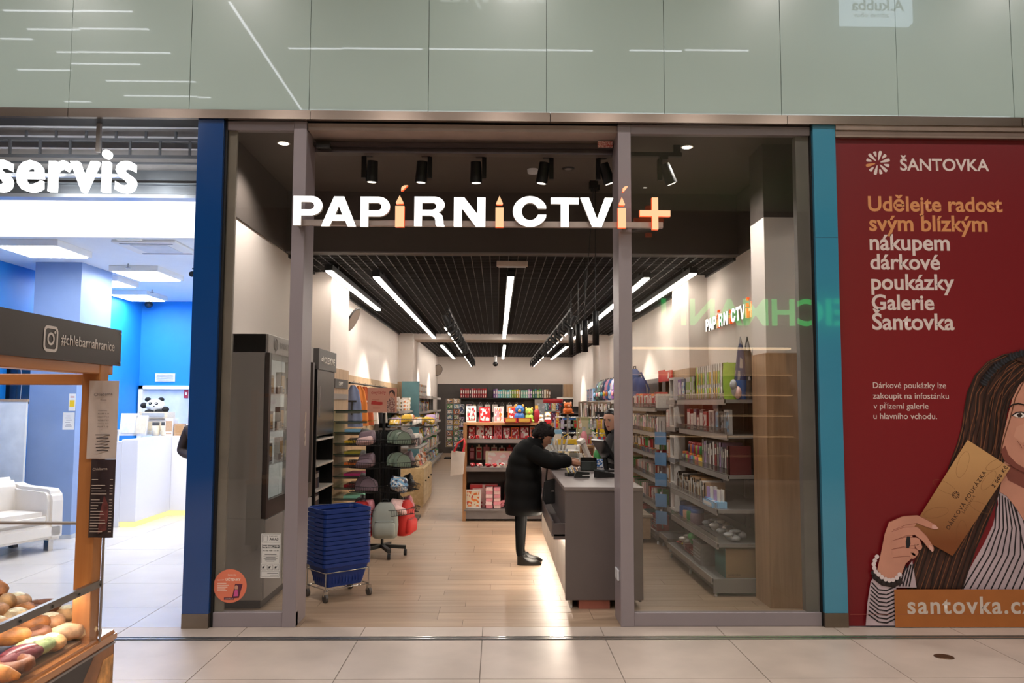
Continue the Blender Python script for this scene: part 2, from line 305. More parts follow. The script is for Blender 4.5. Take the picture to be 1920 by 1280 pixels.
P_SLSTR = [[(2.802, 0.33), (2.852, 0.275), (2.912, 0.268), (2.982, 0.299)], [(2.798, 0.301), (2.851, 0.246), (2.911, 0.238), (2.981, 0.27)], [(2.793, 0.272), (2.85, 0.217), (2.91, 0.209), (2.98, 0.24)], [(2.789, 0.242), (2.85, 0.188), (2.91, 0.18), (2.979, 0.211)], [(2.785, 0.213), (2.849, 0.158), (2.909, 0.151), (2.978, 0.182)], [(2.781, 0.184), (2.848, 0.129), (2.908, 0.121), (2.977, 0.152)], [(2.777, 0.155), (2.847, 0.1), (2.907, 0.092), (2.976, 0.123)], [(2.773, 0.125), (2.846, 0.071), (2.906, 0.063), (2.975, 0.094)], [(2.769, 0.096), (2.845, 0.042), (2.905, 0.034), (2.974, 0.065)], [(2.986, 0.299), (3.047, 0.448)], [(3.01, 0.299), (3.065, 0.452)], [(3.034, 0.299), (3.084, 0.456)], [(3.058, 0.299), (3.102, 0.46)], [(3.082, 0.299), (3.12, 0.464)]]
P_CUFF = [(2.812, 0.409), (2.803, 0.362), (2.873, 0.307), (2.961, 0.291), (3.035, 0.322), (3.028, 0.361), (2.935, 0.338), (2.855, 0.369)]
P_VOUCHER = [(3.565, 1.387), (3.884, 1.179), (3.418, 0.523), (3.1, 0.7)]
P_VANG = 0.9531
P_V1 = ((3.397, 0.716), 0.5224)
P_V2 = ((3.515, 0.835), 0.1588)
P_V3 = ((3.755, 1.027), 0.1894)
P_VLOGO = (3.459, 0.974)
P_VELL = [(3.521, 1.202, 1.2, 0.104), (3.376, 1.034, -0.5, 0.096), (3.712, 1.083, 0.9, 0.088), (3.304, 0.843, 0.2, 0.096), (3.493, 0.684, 1.5, 0.104), (3.643, 0.883, -0.4, 0.088), (3.767, 1.203, 0.5, 0.08)]
P_PALM = [(2.945, 0.775), (3.051, 0.807), (3.141, 0.819), (3.181, 0.803), (3.138, 0.744), (3.112, 0.684), (3.134, 0.625), (3.131, 0.526), (3.06, 0.467), (3.021, 0.377), (2.963, 0.338), (2.883, 0.362), (2.845, 0.424), (2.881, 0.566), (2.909, 0.684)]
P_FING = [([(2.96, 0.743), (3.058, 0.783), (3.156, 0.795), (3.228, 0.763), (3.288, 0.736)], (0.03, 0.032, 0.027, 0.023, 0.017)), ([(2.974, 0.672), (3.064, 0.704), (3.145, 0.708), (3.208, 0.653), (3.258, 0.582)], (0.03, 0.03, 0.028, 0.022, 0.017)), ([(2.964, 0.605), (3.065, 0.629), (3.146, 0.629), (3.165, 0.59)], (0.028, 0.03, 0.028, 0.022)), ([(2.961, 0.542), (3.051, 0.554), (3.131, 0.55), (3.114, 0.526)], (0.028, 0.03, 0.026, 0.022))]
P_RING = [(3.075, 0.668), (3.099, 0.668), (3.101, 0.613), (3.088, 0.582), (3.068, 0.582), (3.065, 0.629)]
P_NAILS = [[(3.268, 0.752), (3.296, 0.748), (3.316, 0.728), (3.299, 0.72), (3.267, 0.728)], [(3.239, 0.605), (3.259, 0.597), (3.274, 0.566), (3.261, 0.554), (3.242, 0.574)]]
P_BEADS = [(2.844, 0.519), (2.827, 0.491), (2.818, 0.464), (2.821, 0.436), (2.832, 0.409), (2.852, 0.389), (2.875, 0.369), (2.903, 0.354), (2.931, 0.346), (2.959, 0.35), (2.988, 0.365), (3.009, 0.389)]
P_BEADD = [(2.812, 0.401), (2.831, 0.369), (2.858, 0.346), (2.89, 0.33), (2.926, 0.318), (2.962, 0.322), (2.999, 0.338)]
BAND = (2.964, 0.28)
SANT = (3.059, 0.104, 0.9433)
SERV = (-3.915, -2.813, 3.269)
STK = (-1.967, 0.296, 0.1221)
NOT = (-1.747, 0.354, 0.145, 0.324)
# ================================================================== STRUCTURE
# ---- mall floor: square tiles in a grid of .8675 m
TP = .8675; tile_m = mat('#b8a89c', .38, noise=.07, scale=2.5, bump=.02, coat=.05, coat_r=.25); grout = mat('#7d7267', .8)
fl = struct('floor', MB().box(-9.5, 7.8, -12, 0, -.06, -.004), grout)
def tile(x0, x1, y0, y1, parent, m, g=.003):
    MB().box(x0+g, x1-g, y0+g, y1-g, -.02, 0).build('floor_tile', m, parent)
xj = [1.64+TP*k for k in range(-13, 8)]; yj = [-.2725-TP*k for k in range(0, 14)]
far_t = MB()
for i in range(len(xj)-1):
    for j in range(len(yj)-1):
        if j < 3 and -5 < xj[i] < 5: tile(xj[i], xj[i+1], yj[j+1], yj[j] - (.062 if j == 0 else 0), fl, tile_m)
        else: far_t.box(xj[i]+.002, xj[i+1]-.002, yj[j+1]+.002, yj[j]-(.064 if j == 0 else .002), -.02, 0)
    tile(xj[i], xj[i+1], -.25, 0.0, fl, tile_m)
far_t.build('floor_tile', tile_m, fl, kind='stuff')
MB().box(-9.5, 7.8, -.332, -.252, -.02, .002).box(-9.5, 7.8, -.322, -.316, .002, .006, 1).box(-9.5, 7.8, -.27, -.264, .002, .006, 1).build('joint_profile', [mat('#8b8b8d', .3, .9), CHROME], fl)
dc = thing('drain_cover', 'round brass drain cover set in the mall floor before the poster', 'drain cover', (2.946, -.735, 0))
MB().lathe(0, 0, [(.058, 0), (.058, .003), (.05, .0045)], 24).build('plate', mat('#6d5645', .35, .9), dc)
MB().lathe(0, 0, [(.062, 0), (.062, .002), (.058, .002)], 24).build('rim', mat('#8d7a66', .3, .9), dc)
# ---- neighbour shop floor
lt = mat('#d2cdc8', .22, noise=.03, scale=2., coat=.2, coat_r=.15)
fl2 = struct('floor', MB().box(-6.3, -2.21, 0, 8.1, -.06, -.004), mat('#9a928a', .8))
ys2 = [0.0]+[.595+TP*k for k in range(9)]
for i in range(len(xj)-1):
    if xj[i+1] <= -2.21+TP and xj[i+1] > -6.3:
        for j in range(len(ys2)-1): tile(max(xj[i], -6.28), min(xj[i+1], -2.215), ys2[j], ys2[j+1], fl2, lt)
# ---- shop floor: staggered oak-look planks running across
pk = wood('#957d67', '#ab927b', 'x', 2.4, .38); PW = .2
fl3 = struct('floor', MB().box(-2.25, 2.6, 0.0, 21.1, -.06, -.004), mat('#4f4336', .8))
rest = MB(); r_ = random.Random(3)
for j in range(105):
    y0 = .0+PW*j; off = r_.choice([0, .4, .8, .2, .6, 1.0]); x = -2.25-off
    while x < 2.58:
        a, b = max(x, -2.25), min(x+1.2, 2.58); 
        if b-a > .02:
            if j < 34: MB().box(a+.0015, b-.0015, y0+.0015, y0+PW-.0015, -.02, 0).build('floor_plank', pk, fl3)
            else: rest.box(a+.0015, b-.0015, y0+.0015, y0+PW-.0015, -.02, 0)
        x += 1.2
rest.build('floor_plank', pk, fl3, kind='stuff')

# ---- shop shell
wl = struct('wall_left', MB().box(-2.27, -2.2, .04, 12.9, 0, 3.85), WALLM)
struct('wall_left', MB().box(-2.27, -1.99, 12.9, 21.1, 0, 3.25), WALLM)
struct('wall_right', MB().box(2.53, 2.62, .06, 21.1, 0, 3.85), WALLM)
struct('wall_back', MB().box(-2.27, 2.62, 21, 21.1, 0, 3.4), WALLM)
struct('column', MB().box(-2.2, -1.97, 3.45, 4.6, 0, 3.2), WALLM)
struct('column', MB().box(-2.2, -1.87, 11.9, 12.9, 0, 3.2), WALLM)
struct('column', MB().box(2.3, 2.53, 3.5, 4.4, 0, 3.2), WALLM)
struct('column', MB().box(2.3, 2.53, 12.0, 13.2, 0, 3.2), WALLM)
struct('column', MB().box(2.24, 2.53, .54, .9, 2.075, 3.22), WALLM); struct('column', MB().box(2.24, 2.53, .54, .9, 3.22, 3.85), mat('#4a423d', .7, noise=.02))
ow = struct('trim_1', MB().box(2.23, 2.53, .53, .9, 0, 2.075), wood('#8f6f52', '#a98667', 'z', 3.))
# dark upper zone of the entrance bay
DARKP = mat('#4a423d', .7, noise=.02); DARKC = mat('#5a514a', .75, noise=.02)
struct('ceiling', MB().box(-2.27, 2.62, .04, 2.2, 3.85, 3.95), DARKC)
struct('trim_2', MB().box(-2.2, -2.19, .06, 2.2, 3.2, 3.85).box(2.52, 2.53, .1, 2.2, 3.2, 3.85), DARKP)
struct('wall_bulkhead', MB().box(-2.2, 2.53, 2.2, 2.32, 3.2, 3.95).box(-2.2, 2.53, 2.19, 2.2, 3.2, 3.215, 1), [DARKP, GREY])
# open-cell grid ceiling, 10 cm cells
gc = struct('ceiling', MB().box(-2.27, 2.62, 2.32, 21.1, 3.75, 3.85), mat('#12110f', .9))
gm = flat('#2a2725', .45)
g = MB()
for i in range(48):
    x = -2.2+.1*i+.02
    for a, b in ((2.32, 12.1), (13.0, 21)): g.box(x-.004, x+.004, a, b, 3.2, 3.24)
for j in range(188):
    y = 2.36+.1*j
    if 12.05 < y < 13.05 or y > 21: continue
    g.box(-2.2, 2.53, y-.004, y+.004, 3.2, 3.24)
g.build('grille', gm, gc, kind='stuff')
struct('beam', MB().box(-2.2, 2.53, 12.1, 13.0, 3.08, 3.75), WALLM)
# edge trims where grid meets wall
struct('trim_3', MB().box(-2.2, -2.17, 2.32, 11.9, 3.17, 3.25).box(2.5, 2.53, 2.32, 12.1, 3.17, 3.25), DKMET)
# wood cladding along walls (panels, to 2.07 m)
cl = struct('trim_4', MB().box(-2.198, -2.19, 4.6, 11.9, .0, 2.06), mat('#8a7258', .7))
for k in range(12):
    y = 4.6+.61*k; MB().box(-2.19, -2.178, y+.002, min(y+.608, 11.9), .0, 2.06).build('cladding_panel', wood('#b2946f', '#c9ac87', 'z', 2.5), cl)
MB().box(-1.97, -1.958, 3.44, 4.6, 0, 2.07).box(-2.2, -1.958, 3.43, 3.45, 0, 2.07).build('cladding_panel', OAK, cl)
MB().box(-1.87, -1.86, 11.88, 12.9, 0, 2.07).box(-2.2, -1.86, 11.87, 11.9, 0, 2.12).build('cladding_panel', OAK, cl)
cr = struct('trim_5', MB().box(2.295, 2.3, 3.48, 4.4, 0, 2.08).box(2.295, 2.53, 3.47, 3.5, 0, 2.08), OAK)
for k in range(14):
    y = .9+.9*k
    if 2.7 < y < 3.0 or 3.5 < y < 4.4: continue
    MB().box(2.512, 2.528, y+.003, y+.897, .15, 2.05).build('cladding_panel', mat('#5c5652', .6, noise=.03), cr)
MB().box(2.29, 2.53, 11.98, 12.0, 0, 2.1).build('cladding_panel', OAK, cr)
bw = struct('trim_6', MB().box(-1.98, 2.2, 20.985, 20.998, 0, 2.29), mat('#4b4643', .6, noise=.03))
for k in range(5): MB().box(-1.98+.83*k+.004, -1.98+.83*(k+1)-.004, 20.965, 20.985, .1, 2.29).build('back_panel', mat('#4b4643', .6, noise=.03), bw)
MB().box(2.22, 2.53, 20.9, 20.98, 0, 2.29).build('back_panel', OAK, bw)
struct('baseboard_left', MB().box(-2.19, -2.16, 4.62, 11.9, 0, .08), SHELFG)

# ---- facade -------------------------------------------------------------
fac = struct('wall_front', MB().box(-9.5, 7.8, .0, .25, 3.9, 6.2), mat('#3c4744', .7))
glz = mat('#adc0b9', .3, noise=.02, scale=.8, coat=1., coat_r=.02, spec=.6)
pj = [-2.37+.9145*k for k in range(-7, 11)]
for i in range(len(pj)-1):
    MB().box(pj[i]+.002, pj[i+1]-.002, -.045+.002*(i % 2), 0, 3.885, 6.15).build('glass_panel', glz, fac)
bt = struct('trim_7', MB(), [STEEL]) if False else None
tm = struct('trim_8', MB().box(-9.5, 7.8, -.02, .2, 3.83, 3.884), DKMET)
brs = mat('#a09084', .22, 1., noise=.02, scale=3., stretch=(1, 1, 14), bump=.02)
for i in range(9):
    x0 = -8.8+1.84*i; MB().box(x0+.002, x0+1.838, -.06, -.02, 3.815, 3.884).build('steel_panel', brs, tm)
struct('pillar', MB().box(-2.3, -2.105, -.035, .25, .105, 3.815).box(-2.3, -2.105, -.035, -.034, 2.82, 2.822, 1), [mat('#09407f', .12, noise=.01, coat=.8), BLACK], bevel=.002)
struct('pillar', MB().box(2.445, 2.62, -.035, .25, .105, 3.815).box(2.445, 2.62, -.0355, -.035, 2.93, 2.933, 1), [mat('#3a88a6', .12, noise=.01, coat=.8), BLACK], bevel=.002)
struct('baseboard_front', MB().box(-2.3, -2.105, -.04, .25, 0, .105), mat('#8e8174', .3, .8)); struct('baseboard_front', MB().box(2.445, 2.62, -.04, .25, 0, .105), mat('#7e7166', .3, .8))
struct('trim_9', MB().box(-2.105, -2.085, -.0, .2, 0, 3.815).box(2.435, 2.445, -.0, .2, 0, 3.815), BLACK)
FR = mat('#90868a', .4, .15, noise=.01)
w1 = struct('window_1', MB().box(-2.085, -1.475, .0, .06, 3.745, 3.815).box(-2.085, -1.475, .0, .06, 0, .105), FR, bevel=.002)
MB().box(-1.575, -1.475, -.01, .30, 0, 3.815).build('window_frame', FR, w1, bevel=.003)
MB().box(-2.085, -2.02, .03, .06, .105, 3.745).build('window_frame', mat('#8b8176', .5), w1)
MB().box(-2.08, -1.575, .012, .024, .105, 3.745).build('window_pane', GLASS, w1)
w2 = struct('window_2', MB().box(1.03, 2.435, .0, .06, 3.745, 3.815).box(1.03, 2.435, .0, .06, 0, .1), FR, bevel=.002)
MB().box(.93, 1.03, -.01, .30, 0, 3.815).build('window_frame', FR, w2, bevel=.003)
MB().box(2.33, 2.435, .03, .1, .1, 3.745).build('window_frame', mat('#6f6a66', .5), w2)
MB().box(1.03, 2.42, .012, .024, .1, 3.745).build('window_pane', GLASS, w2)
# entrance head: shutter box, guide rails
hd = struct('door_1', MB().box(-1.475, .93, .03, .42, 3.76, 3.815), mat('#a89890', .5))
MB().box(-1.475, .93, .30, .42, 3.68, 3.76).build('shutter_box', mat('#4d433f', .5), hd)
MB().box(-1.475, .93, .22, .26, 3.7, 3.73).box(-1.475, .93, .27, .28, 3.66, 3.7).build('guide_rail', mat('#51484a', .35, .5), hd)
MB().box(-1.45, -1.34, .2, .3, 3.68, 3.72).build('bracket', DKMET, hd)
MB().box(.915, .93, .05, .2, .32, .4).build('door_latch', PLAST, hd, bevel=.004)
MB().box(.8, .92, .2, .21, 3.7, 3.75).build('warning_label', prt('#c06058', '#e0c0b8', scale=14), hd)
MB().box(-1.4755, -1.474, .14, .18, 1.32, 1.58).build('door_label', prt('#cfc5b8', '#5a5048', '#d8cfc4', scale=9), w1)

# ---- advertisement wall and its top rail
pw = struct('wall_poster', MB().box(2.62, 7.8, .0, .25, 0, 3.82), mat('#5a1016', .6))
struct('trim_10', MB().box(2.62, 7.8, -.05, 0, 3.775, 3.815).box(2.62, 7.8, -.04, 0, 3.735, 3.775, 1).box(2.62, 7.8, -.045, 0, 3.72, 3.735), [mat('#a08c80', .3, .6), mat('#8a766c', .35, .6)])

# ---- mall volume around the camera
mc = mat('#b9bdb8', .7, noise=.02)
struct('ceiling', MB().box(-9.5, 7.8, -12, .25, 6.05, 6.15), mc)
struct('wall_north', MB().box(-9.5, 7.8, -12.1, -12, 0, 6.1), mat('#8b837c', .6))
struct('wall_west', MB().box(-9.6, -9.5, -12, .25, 0, 6.1), mat('#7b7c7c', .7)); struct('wall_east', MB().box(7.8, 7.9, -12, .25, 0, 6.1), mat('#8b837c', .7))
struct('wall_west', MB().box(-9.6, -6.2, .0, .2, 0, 3.9), mat('#c9ccd0', .6))

# linear mall lights (they mirror in the glass fascia)
lg = emis('#f4f6ff', K_MALL*.5)
for k, (x0, x1, y) in enumerate(LINES):
    t = thing('linear_light', 'slim white linear ceiling light of the mall, mirrored in the glass fascia', 'ceiling light', ((x0+x1)/2, -y, 6.03), 0, 'linear lights in the mall ceiling')
    L = (x1-x0)/2
    MB().box(-L, L, -.03, .03, 0, .02).build('housing', WHITE, t); MB().box(-L+.005, L-.005, -.014, .014, -.006, 0).build('diffuser', lg, t)
t = thing('linear_light', 'long white ceiling light of the mall running towards the shopfront', 'ceiling light', (LONG[0], 0, 6.03))
MB().box(-.03, .03, -LONG[2], -LONG[1], 0, .02).build('housing', WHITE, t); MB().box(-.014, .014, -LONG[2]+.01, -LONG[1]-.01, -.006, 0).build('diffuser', lg, t)
dlm = None
dn = []
for (x, y) in [(-6.5, -2.2), (-4.4, -2.1), (6.6, -2.1), (-5, -6.3), (-3.3, -6.3), (-1.6, -6.3), (0, -6.4), (1.6, -6.3), (3.0, -6.3), (4.4, -6.3), (-3, -10), (0, -10), (3, -10), (-2.6, -1.9), (.2, -1.8), (2.8, -1.9), (5.2, -1.9)]:
    dn.append((x, y))
proto = None
for (x, y) in dn:
    if proto is None:
        proto = thing('downlight', 'round recessed downlight in the mall ceiling', 'ceiling light', (x, y, 6.05), 0, 'round downlights in the mall ceiling')
        MB().lathe(0, 0, [(.1, -.012), (.1, 0), (.08, 0)], 20).build('trim_ring', WHITE, proto); MB().lathe(0, 0, [(.04, -.014), (.03, -.013)], 20).build('lens', emis('#fff2e0', 12), proto)
    else: dup(proto, (x, y, 6.05))
    area('mall_lamp', (x, y, 6.02), .1, K_MALL*(1.7 if y > -2.5 else 2.3), NEUT, spread=2.6)

# ================================================================== SIGNS
SIGNW = emis('#fffaf4', 3.2); SIGNO = emis('#ffc694', 1.2); SIGNR = mat('#e0521c', .4, emit=1.1); SIDE = flat('#c9c2bb', .4)
def glyphs():
    G = {}
    G['P'] = [[(0, 0), (.27, 0), (.27, .34), (.60, .34)]+arc(.62, .67, .38, .33, -90, 90, 12)+[(0, 1)], [(.27, .54), (.27, .80), (.56, .80)]+arc(.58, .67, .14, .13, 90, -90, 6)+[(.56, .54)]]
    G['A'] = [[(0, 0), (.24, 0), (.315, .19), (.69, .19), (.76, 0), (1, 0), (.645, 1), (.36, 1)], [(.395, .38), (.61, .38), (.5, .69)]]
    G['R'] = [[(0, 0), (.25, 0), (.25, .365), (.50, .365)]+[(.6, .345), (.67, .29), (.69, .2), (.70, .07), (.74, 0), (1, 0), (.965, .07), (.945, .25), (.92, .36), (.86, .43), (.79, .465)]+arc(.66, .73, .33, .27, -50, 90, 10)+[(0, 1)],
              [(.25, .555), (.25, .80), (.56, .80)]+arc(.6, .68, .12, .122, 90, -90, 6)+[(.56, .555)]]
    G['N'] = [[(0, 0), (.26, 0), (.26, .62), (.70, 0), (1, 0), (1, 1), (.75, 1), (.75, .42), (.32, 1), (0, 1)]]
    G['C'] = [arc(.5, .5, .5, .5, 28, 332, 32)[:]+[(.985, .37), (.73, .37)]+arc(.5, .5, .25, .29, 322, 38, 22)+[(.73, .63), (.985, .63)]]
    c = G['C'][0]
    G['C'] = [arc(.5, .5, .5, .5, 22, 338, 32)+[(.97, .40), (.74, .40)]+arc(.5, .5, .245, .285, -24, -336, 22)+[(.74, .60), (.97, .60)]]
    G['T'] = [[(.36, 0), (.64, 0), (.64, .79), (1, .79), (1, 1), (0, 1), (0, .79), (.36, .79)]]
    G['V'] = [[(.36, 0), (.64, 0), (1, 1), (.745, 1), (.505, .28), (.265, 1), (0, 1)]]
    G['+'] = [[(.4, 0), (.6, 0), (.6, .415), (1, .415), (1, .6), (.6, .6), (.6, 1), (.4, 1), (.4, .6), (0, .6), (0, .415), (.4, .415)]]
    G['body'] = [[(0, 0), (1, 0), (1, 1), (0, 1)]]
    G['tip'] = [[(0, .12), (.5, 1), (1, .12), (.9, 0), (.1, 0)]]
    G['accent'] = [[(0, 0), (.28, .12), (1, 1), (.42, .95), (.05, .62)]]
    return G
GL = glyphs()
def letter(key, x0, x1, z0, z1, depth, front, side, parent, name='letter'):
    me = curve_mesh([[(x0+(x1-x0)*a, z0+(z1-z0)*b) for a, b in sp] for sp in GL[key]], depth/2)
    me.materials.append(front); me.materials.append(side)
    bm = bmesh.new(); bm.from_mesh(me)
    for v in bm.verts: v.co = (v.co.x, -v.co.z, v.co.y)
    bm.normal_update()
    fc = []
    bmesh.ops.recalc_face_normals(bm, faces=bm.faces)
    for f in bm.faces: f.material_index = 0 if f.normal.y < -.7 else 1
    bm.to_mesh(me); bm.free(); me.name = name
    return link(name, me, parent)
LET = SIGN_LETTERS
def shop_sign(root, scale=1., dep=.035):
    ob, ot = root
    for k, x0, x1, z0, z1 in LET:
        og = k in ('body', 'tip', 'accent', '+')
        nm = {'body': 'pencil_body', 'tip': 'pencil_tip', 'accent': 'accent_stroke', '+': 'plus_sign'}.get(k, 'letter')
        letter(k, x0*scale, x1*scale, z0*scale, z1*scale, dep, SIGNO if og else SIGNW, SIGNR if og else SIDE, ob, nm)
sg = thing('shop_sign', 'illuminated shop sign PAPÍRNICTVÍ+ on a rail across the entrance, white letters, orange pencils', 'sign', (0, -.115, 0))
shop_sign((sg, None))
MB().box(-1.52, 1.26, .03, .065, 2.985, 3.03).build('mounting_rail', mat('#b8aaa4', .35, .6), sg, bevel=.003)
MB().box(-1.52, -1.49, .06, .105, 2.985, 3.03).box(.96, .99, .06, .105, 2.985, 3.03).build('bracket', ALU, sg)
# the same sign smaller on the right hand wall
sx0, sx1 = LET[0][1], LET[-1][2]; sc = 1.80/(sx1-sx0)
s2 = thing('wall_sign', 'small illuminated PAPÍRNICTVÍ+ letters standing off the white right wall', 'sign', (2.50, 3.43+sx0*sc, 2.50-LETZ0*sc+.01), -PI/2)
shop_sign((s2, None), sc, .03)

# opposite shop signs (mirrored in the glass)
gs = thing('shop_sign', 'green DEICHMANN letters over the shop opposite, seen mirrored in the glass', 'sign', (DEICH[1]+.0, -11.95, DEICH[2]), PI)
text('DEICHMANN', 0, 0, w=DEICH[1]-DEICH[0], h=.62, mat_=emis('#3ddc6a', 5.), parent=gs, depth=.03, bold=.02, name='letters')
sm = thing('hanging_sign', 'hanging smarty.cz sign in the mall, seen mirrored in the fascia', 'sign', (SMART[1], SMART[3], SMART[2]), PI)
text('smarty.cz', 0, 0, w=SMART[1]-SMART[0], mat_=emis('#dfe8e4', 3), parent=sm, depth=.02, name='letters')
MB().box(.3, .33, 0, .02, .3, 6.1-SMART[2]).box(1.3, 1.33, 0, .02, .3, 6.1-SMART[2]).build('hanger', ALU, sm)
kb = thing('hanging_sign', 'white lightbox sign A.kubba zdravá obuv, seen mirrored in the fascia', 'sign', (KUB[1], KUB[3], KUB[2]), PI)
kw = KUB[1]-KUB[0]
MB().box(0, kw, 0, .1, 0, .4).build('light_box', emis('#cfe2f2', 5), kb)
text('A.kubba', kw*.12, .12, w=kw*.76, mat_=flat('#6d6a62'), parent=kb, y=-.003, bold=.02); text('zdravá obuv', kw*.35, .05, w=kw*.5, mat_=flat('#6d6a62'), parent=kb, y=-.003)
MB().box(.1, .13, .03, .06, .4, 6.05-KUB[2]).box(kw-.13, kw-.1, .03, .06, .4, 6.05-KUB[2]).build('hanger', ALU, kb)
# lit shoe shop opposite on the right (soft warm reflections)
sh = thing('shop_shelving', 'lit wooden wall shelving of the shop across the mall', 'shelving', (3.9, -11.7, 0), PI)
MB().box(-2.6, 2.6, .2, .28, 0, 2.9).build('back_panel', OAK, sh)
for z in (.5, .95, 1.4, 1.85, 2.3): MB().box(-2.6, 2.6, -.15, .2, z, z+.03).build('shelf', wood('#b08a5f', '#c9a67c', 'x'), sh)
MB().box(-2.6, 2.6, -.1, .1, 2.86, 2.9).build('light_strip', emis('#ffd9a8', 7), sh)
MB().box(-.9, -.2, -.2, -.17, 1.2, 1.9).build('price_poster', emis('#e0603c', .8), sh)
for z in (.95, 1.4, 1.85, 2.3): MB().box(-2.6, 2.6, -.14, -.12, z-.02, z).build('shelf_light', emis('#ffc890', 2.5), sh)
for x in (-2, -.6, .8, 2.1): spot('shoe_shop_lamp', (3.9-x, -10.6, 3.3), (3.9-x, -11.9, 1.4), 160, WARM, 90)

# ================================================================== ADVERTISEMENT POSTER (flat print on the wall)
po = thing('wall_poster', 'large red Šantovka gift voucher poster covering the wall right of the teal pillar', 'poster', (0, -.012, 0))
red = bpy.data.materials.new('poster_red'); red.use_nodes = True
nt = red.node_tree; b = nt.nodes['Principled BSDF']; b.inputs['Roughness'].default_value = .38
tc = nt.nodes.new('ShaderNodeTexCoord'); mp = nt.nodes.new('ShaderNodeMapping'); mp.inputs['Location'].default_value = (-.15, 0, -.62); mp.inputs['Scale'].default_value = (1.0, 0, 1.3)
gr = nt.nodes.new('ShaderNodeTexGradient'); gr.gradient_type = 'SPHERICAL'; cr_ = nt.nodes.new('ShaderNodeValToRGB')
cr_.color_ramp.elements[0].color = (*lin('#66060f'), 1); cr_.color_ramp.elements[1].color = (*lin('#7d101c'), 1)
nt.links.new(tc.outputs['Generated'], mp.inputs[0]); nt.links.new(mp.outputs[0], gr.inputs[0]); nt.links.new(gr.outputs[0], cr_.inputs[0]); nt.links.new(cr_.outputs[0], b.inputs['Base Color'])
MB().box(2.625, 6.4, 0, .012, .005, 3.722).build('printed_sheet', red, po)
lay = [0.]
def flatp(name, pts, m, parent=po, step=.0004):
    lay[0] -= step
    return MB().poly([(x, lay[0], z) for x, z in pts]).build(name, m, parent)
def strip(name, pts, w, m, parent=po):
    """a printed line of width w (or list) through pts"""
    lay[0] -= .0002; mb = MB()
    for i in range(len(pts)-1):
        (x0, z0), (x1, z1) = pts[i], pts[i+1]; L = math.hypot(x1-x0, z1-z0) or 1; nx, nz = -(z1-z0)/L, (x1-x0)/L
        wa, wb = (w[i], w[i+1]) if isinstance(w, list) else (w, w)
        mb.poly([(x0-nx*wa, lay[0], z0-nz*wa), (x1-nx*wb, lay[0], z1-nz*wb), (x1+nx*wb, lay[0], z1+nz*wb), (x0+nx*wa, lay[0], z0+nz*wa)])
        if i: mb.poly([(x0+wa*math.cos(a*PI/4), lay[0]-.00003, z0+wa*math.sin(a*PI/4)) for a in range(8)])
    return mb, name, m, parent
def strips(name, lines, w, m, parent=po):
    A = MB()
    for l in lines:
        mb = strip(name, l, w, m)[0]; A.add(mb.v, mb.f)
    return A.build(name, m, parent)
CREAM = flat('#d8c6c0', .5); GOLD = flat('#cf8a55', .5)
for body, x0, x1, bl, c, bold in POSTER_TEXT:
    text(body, x0, bl, w=x1-x0, mat_=CREAM if c == 'w' else GOLD, parent=po, y=-.0005, depth=0, bold=bold, base=True, res=4)
# round logo of twelve petals
lc = LOGO; R0 = lc[2]
def petals(cx, cz, R, m, m2, parent):
    a_, b2 = MB(), MB()
    for k in range(12):
        a = math.radians(90-15+k*30+15*0); long = k % 2 == 0 or False
        r0, r1, w = (R*.22, R, R*.13) if long else (R*.50, R*.95, R*.13)
        ca, sa = math.cos(a), math.sin(a); pts = []
        for t, ww in ((0, .25), (.35, .7), (.75, 1.), (.93, .9), (1, .55)):
            pts.append((r0+(r1-r0)*t, w*ww))
        poly = [(cx+r*ca-q*sa, cz+r*sa+q*ca) for r, q in pts]+[(cx+r*ca+q*sa, cz+r*sa-q*ca) for r, q in reversed(pts)]
        (b2 if k == 4 else a_).poly([(x, lay[0]-.0004, z) for x, z in poly])
    a_.build('logo', m, parent); b2.build('logo', m2, parent)
petals(lc[0], lc[1], R0, CREAM, GOLD, po)
HAIR = mat('#3a1f17', .5, noise=.25, scale=9., stretch=(3, 1, .35)); HAIRL = flat('#7a4a30', .5); HAIRD = flat('#1c0f0d', .5)
SKIN = mat('#c68a74', .5, noise=.05, scale=5.); SKIND = flat('#7d4338', .5); SKINL = flat('#cf957e', .5); INK = flat('#181319', .5)
STR = mat('#b9a5ab', .5, noise=.08, scale=4.)
blouse = flatp('printed_blouse', P_BLOUSE, STR)
strips('printed_stripe', P_STRIPES, .0052, INK)
flatp('printed_neck', P_NECK, SKIN); flatp('printed_neck', P_NECKSH, SKIND)
flatp('printed_hair', P_HAIR, HAIR)
rr = random.Random(5)
st = []
for k in range(26):
    t = k/25; a = []
    for (lx, lz), (qx, qz) in zip(P_HAIRL, P_HAIRR):
        u = min(.97, max(.03, t+rr.uniform(-.03, .03))); a.append((lx+(qx-lx)*u, lz+(qz-lz)*u))
    st.append(a)
strips('printed_strand', st[::2], .0028, HAIRL); strips('printed_strand', st[1::3], .004, HAIRD)
flatp('printed_face', P_FACE, SKIN); flatp('printed_cheek', P_CHEEK, SKINL); flatp('printed_shadow', P_JAW, SKIND)
strips('printed_strand', P_FRINGE, .004, HAIR); strips('printed_strand', P_FRINGE[::2], .0018, HAIRL)
flatp('printed_eye', P_EYEW, flat('#e8dcd6')); flatp('printed_eye', P_IRIS, flat('#2a1a16')); strips('printed_brow', P_BROW, .005, HAIRD); strips('printed_lash', P_LASH, .004, INK)
MXC = MIRC
mir = lambda pts: [(2*MXC-x, z) for x, z in pts]
flatp('printed_hair', mir(P_HAIR), HAIR); strips('printed_strand', [mir(a) for a in st[::2]], .0028, HAIRL); strips('printed_strand', [mir(a) for a in P_FRINGE], .004, HAIR)
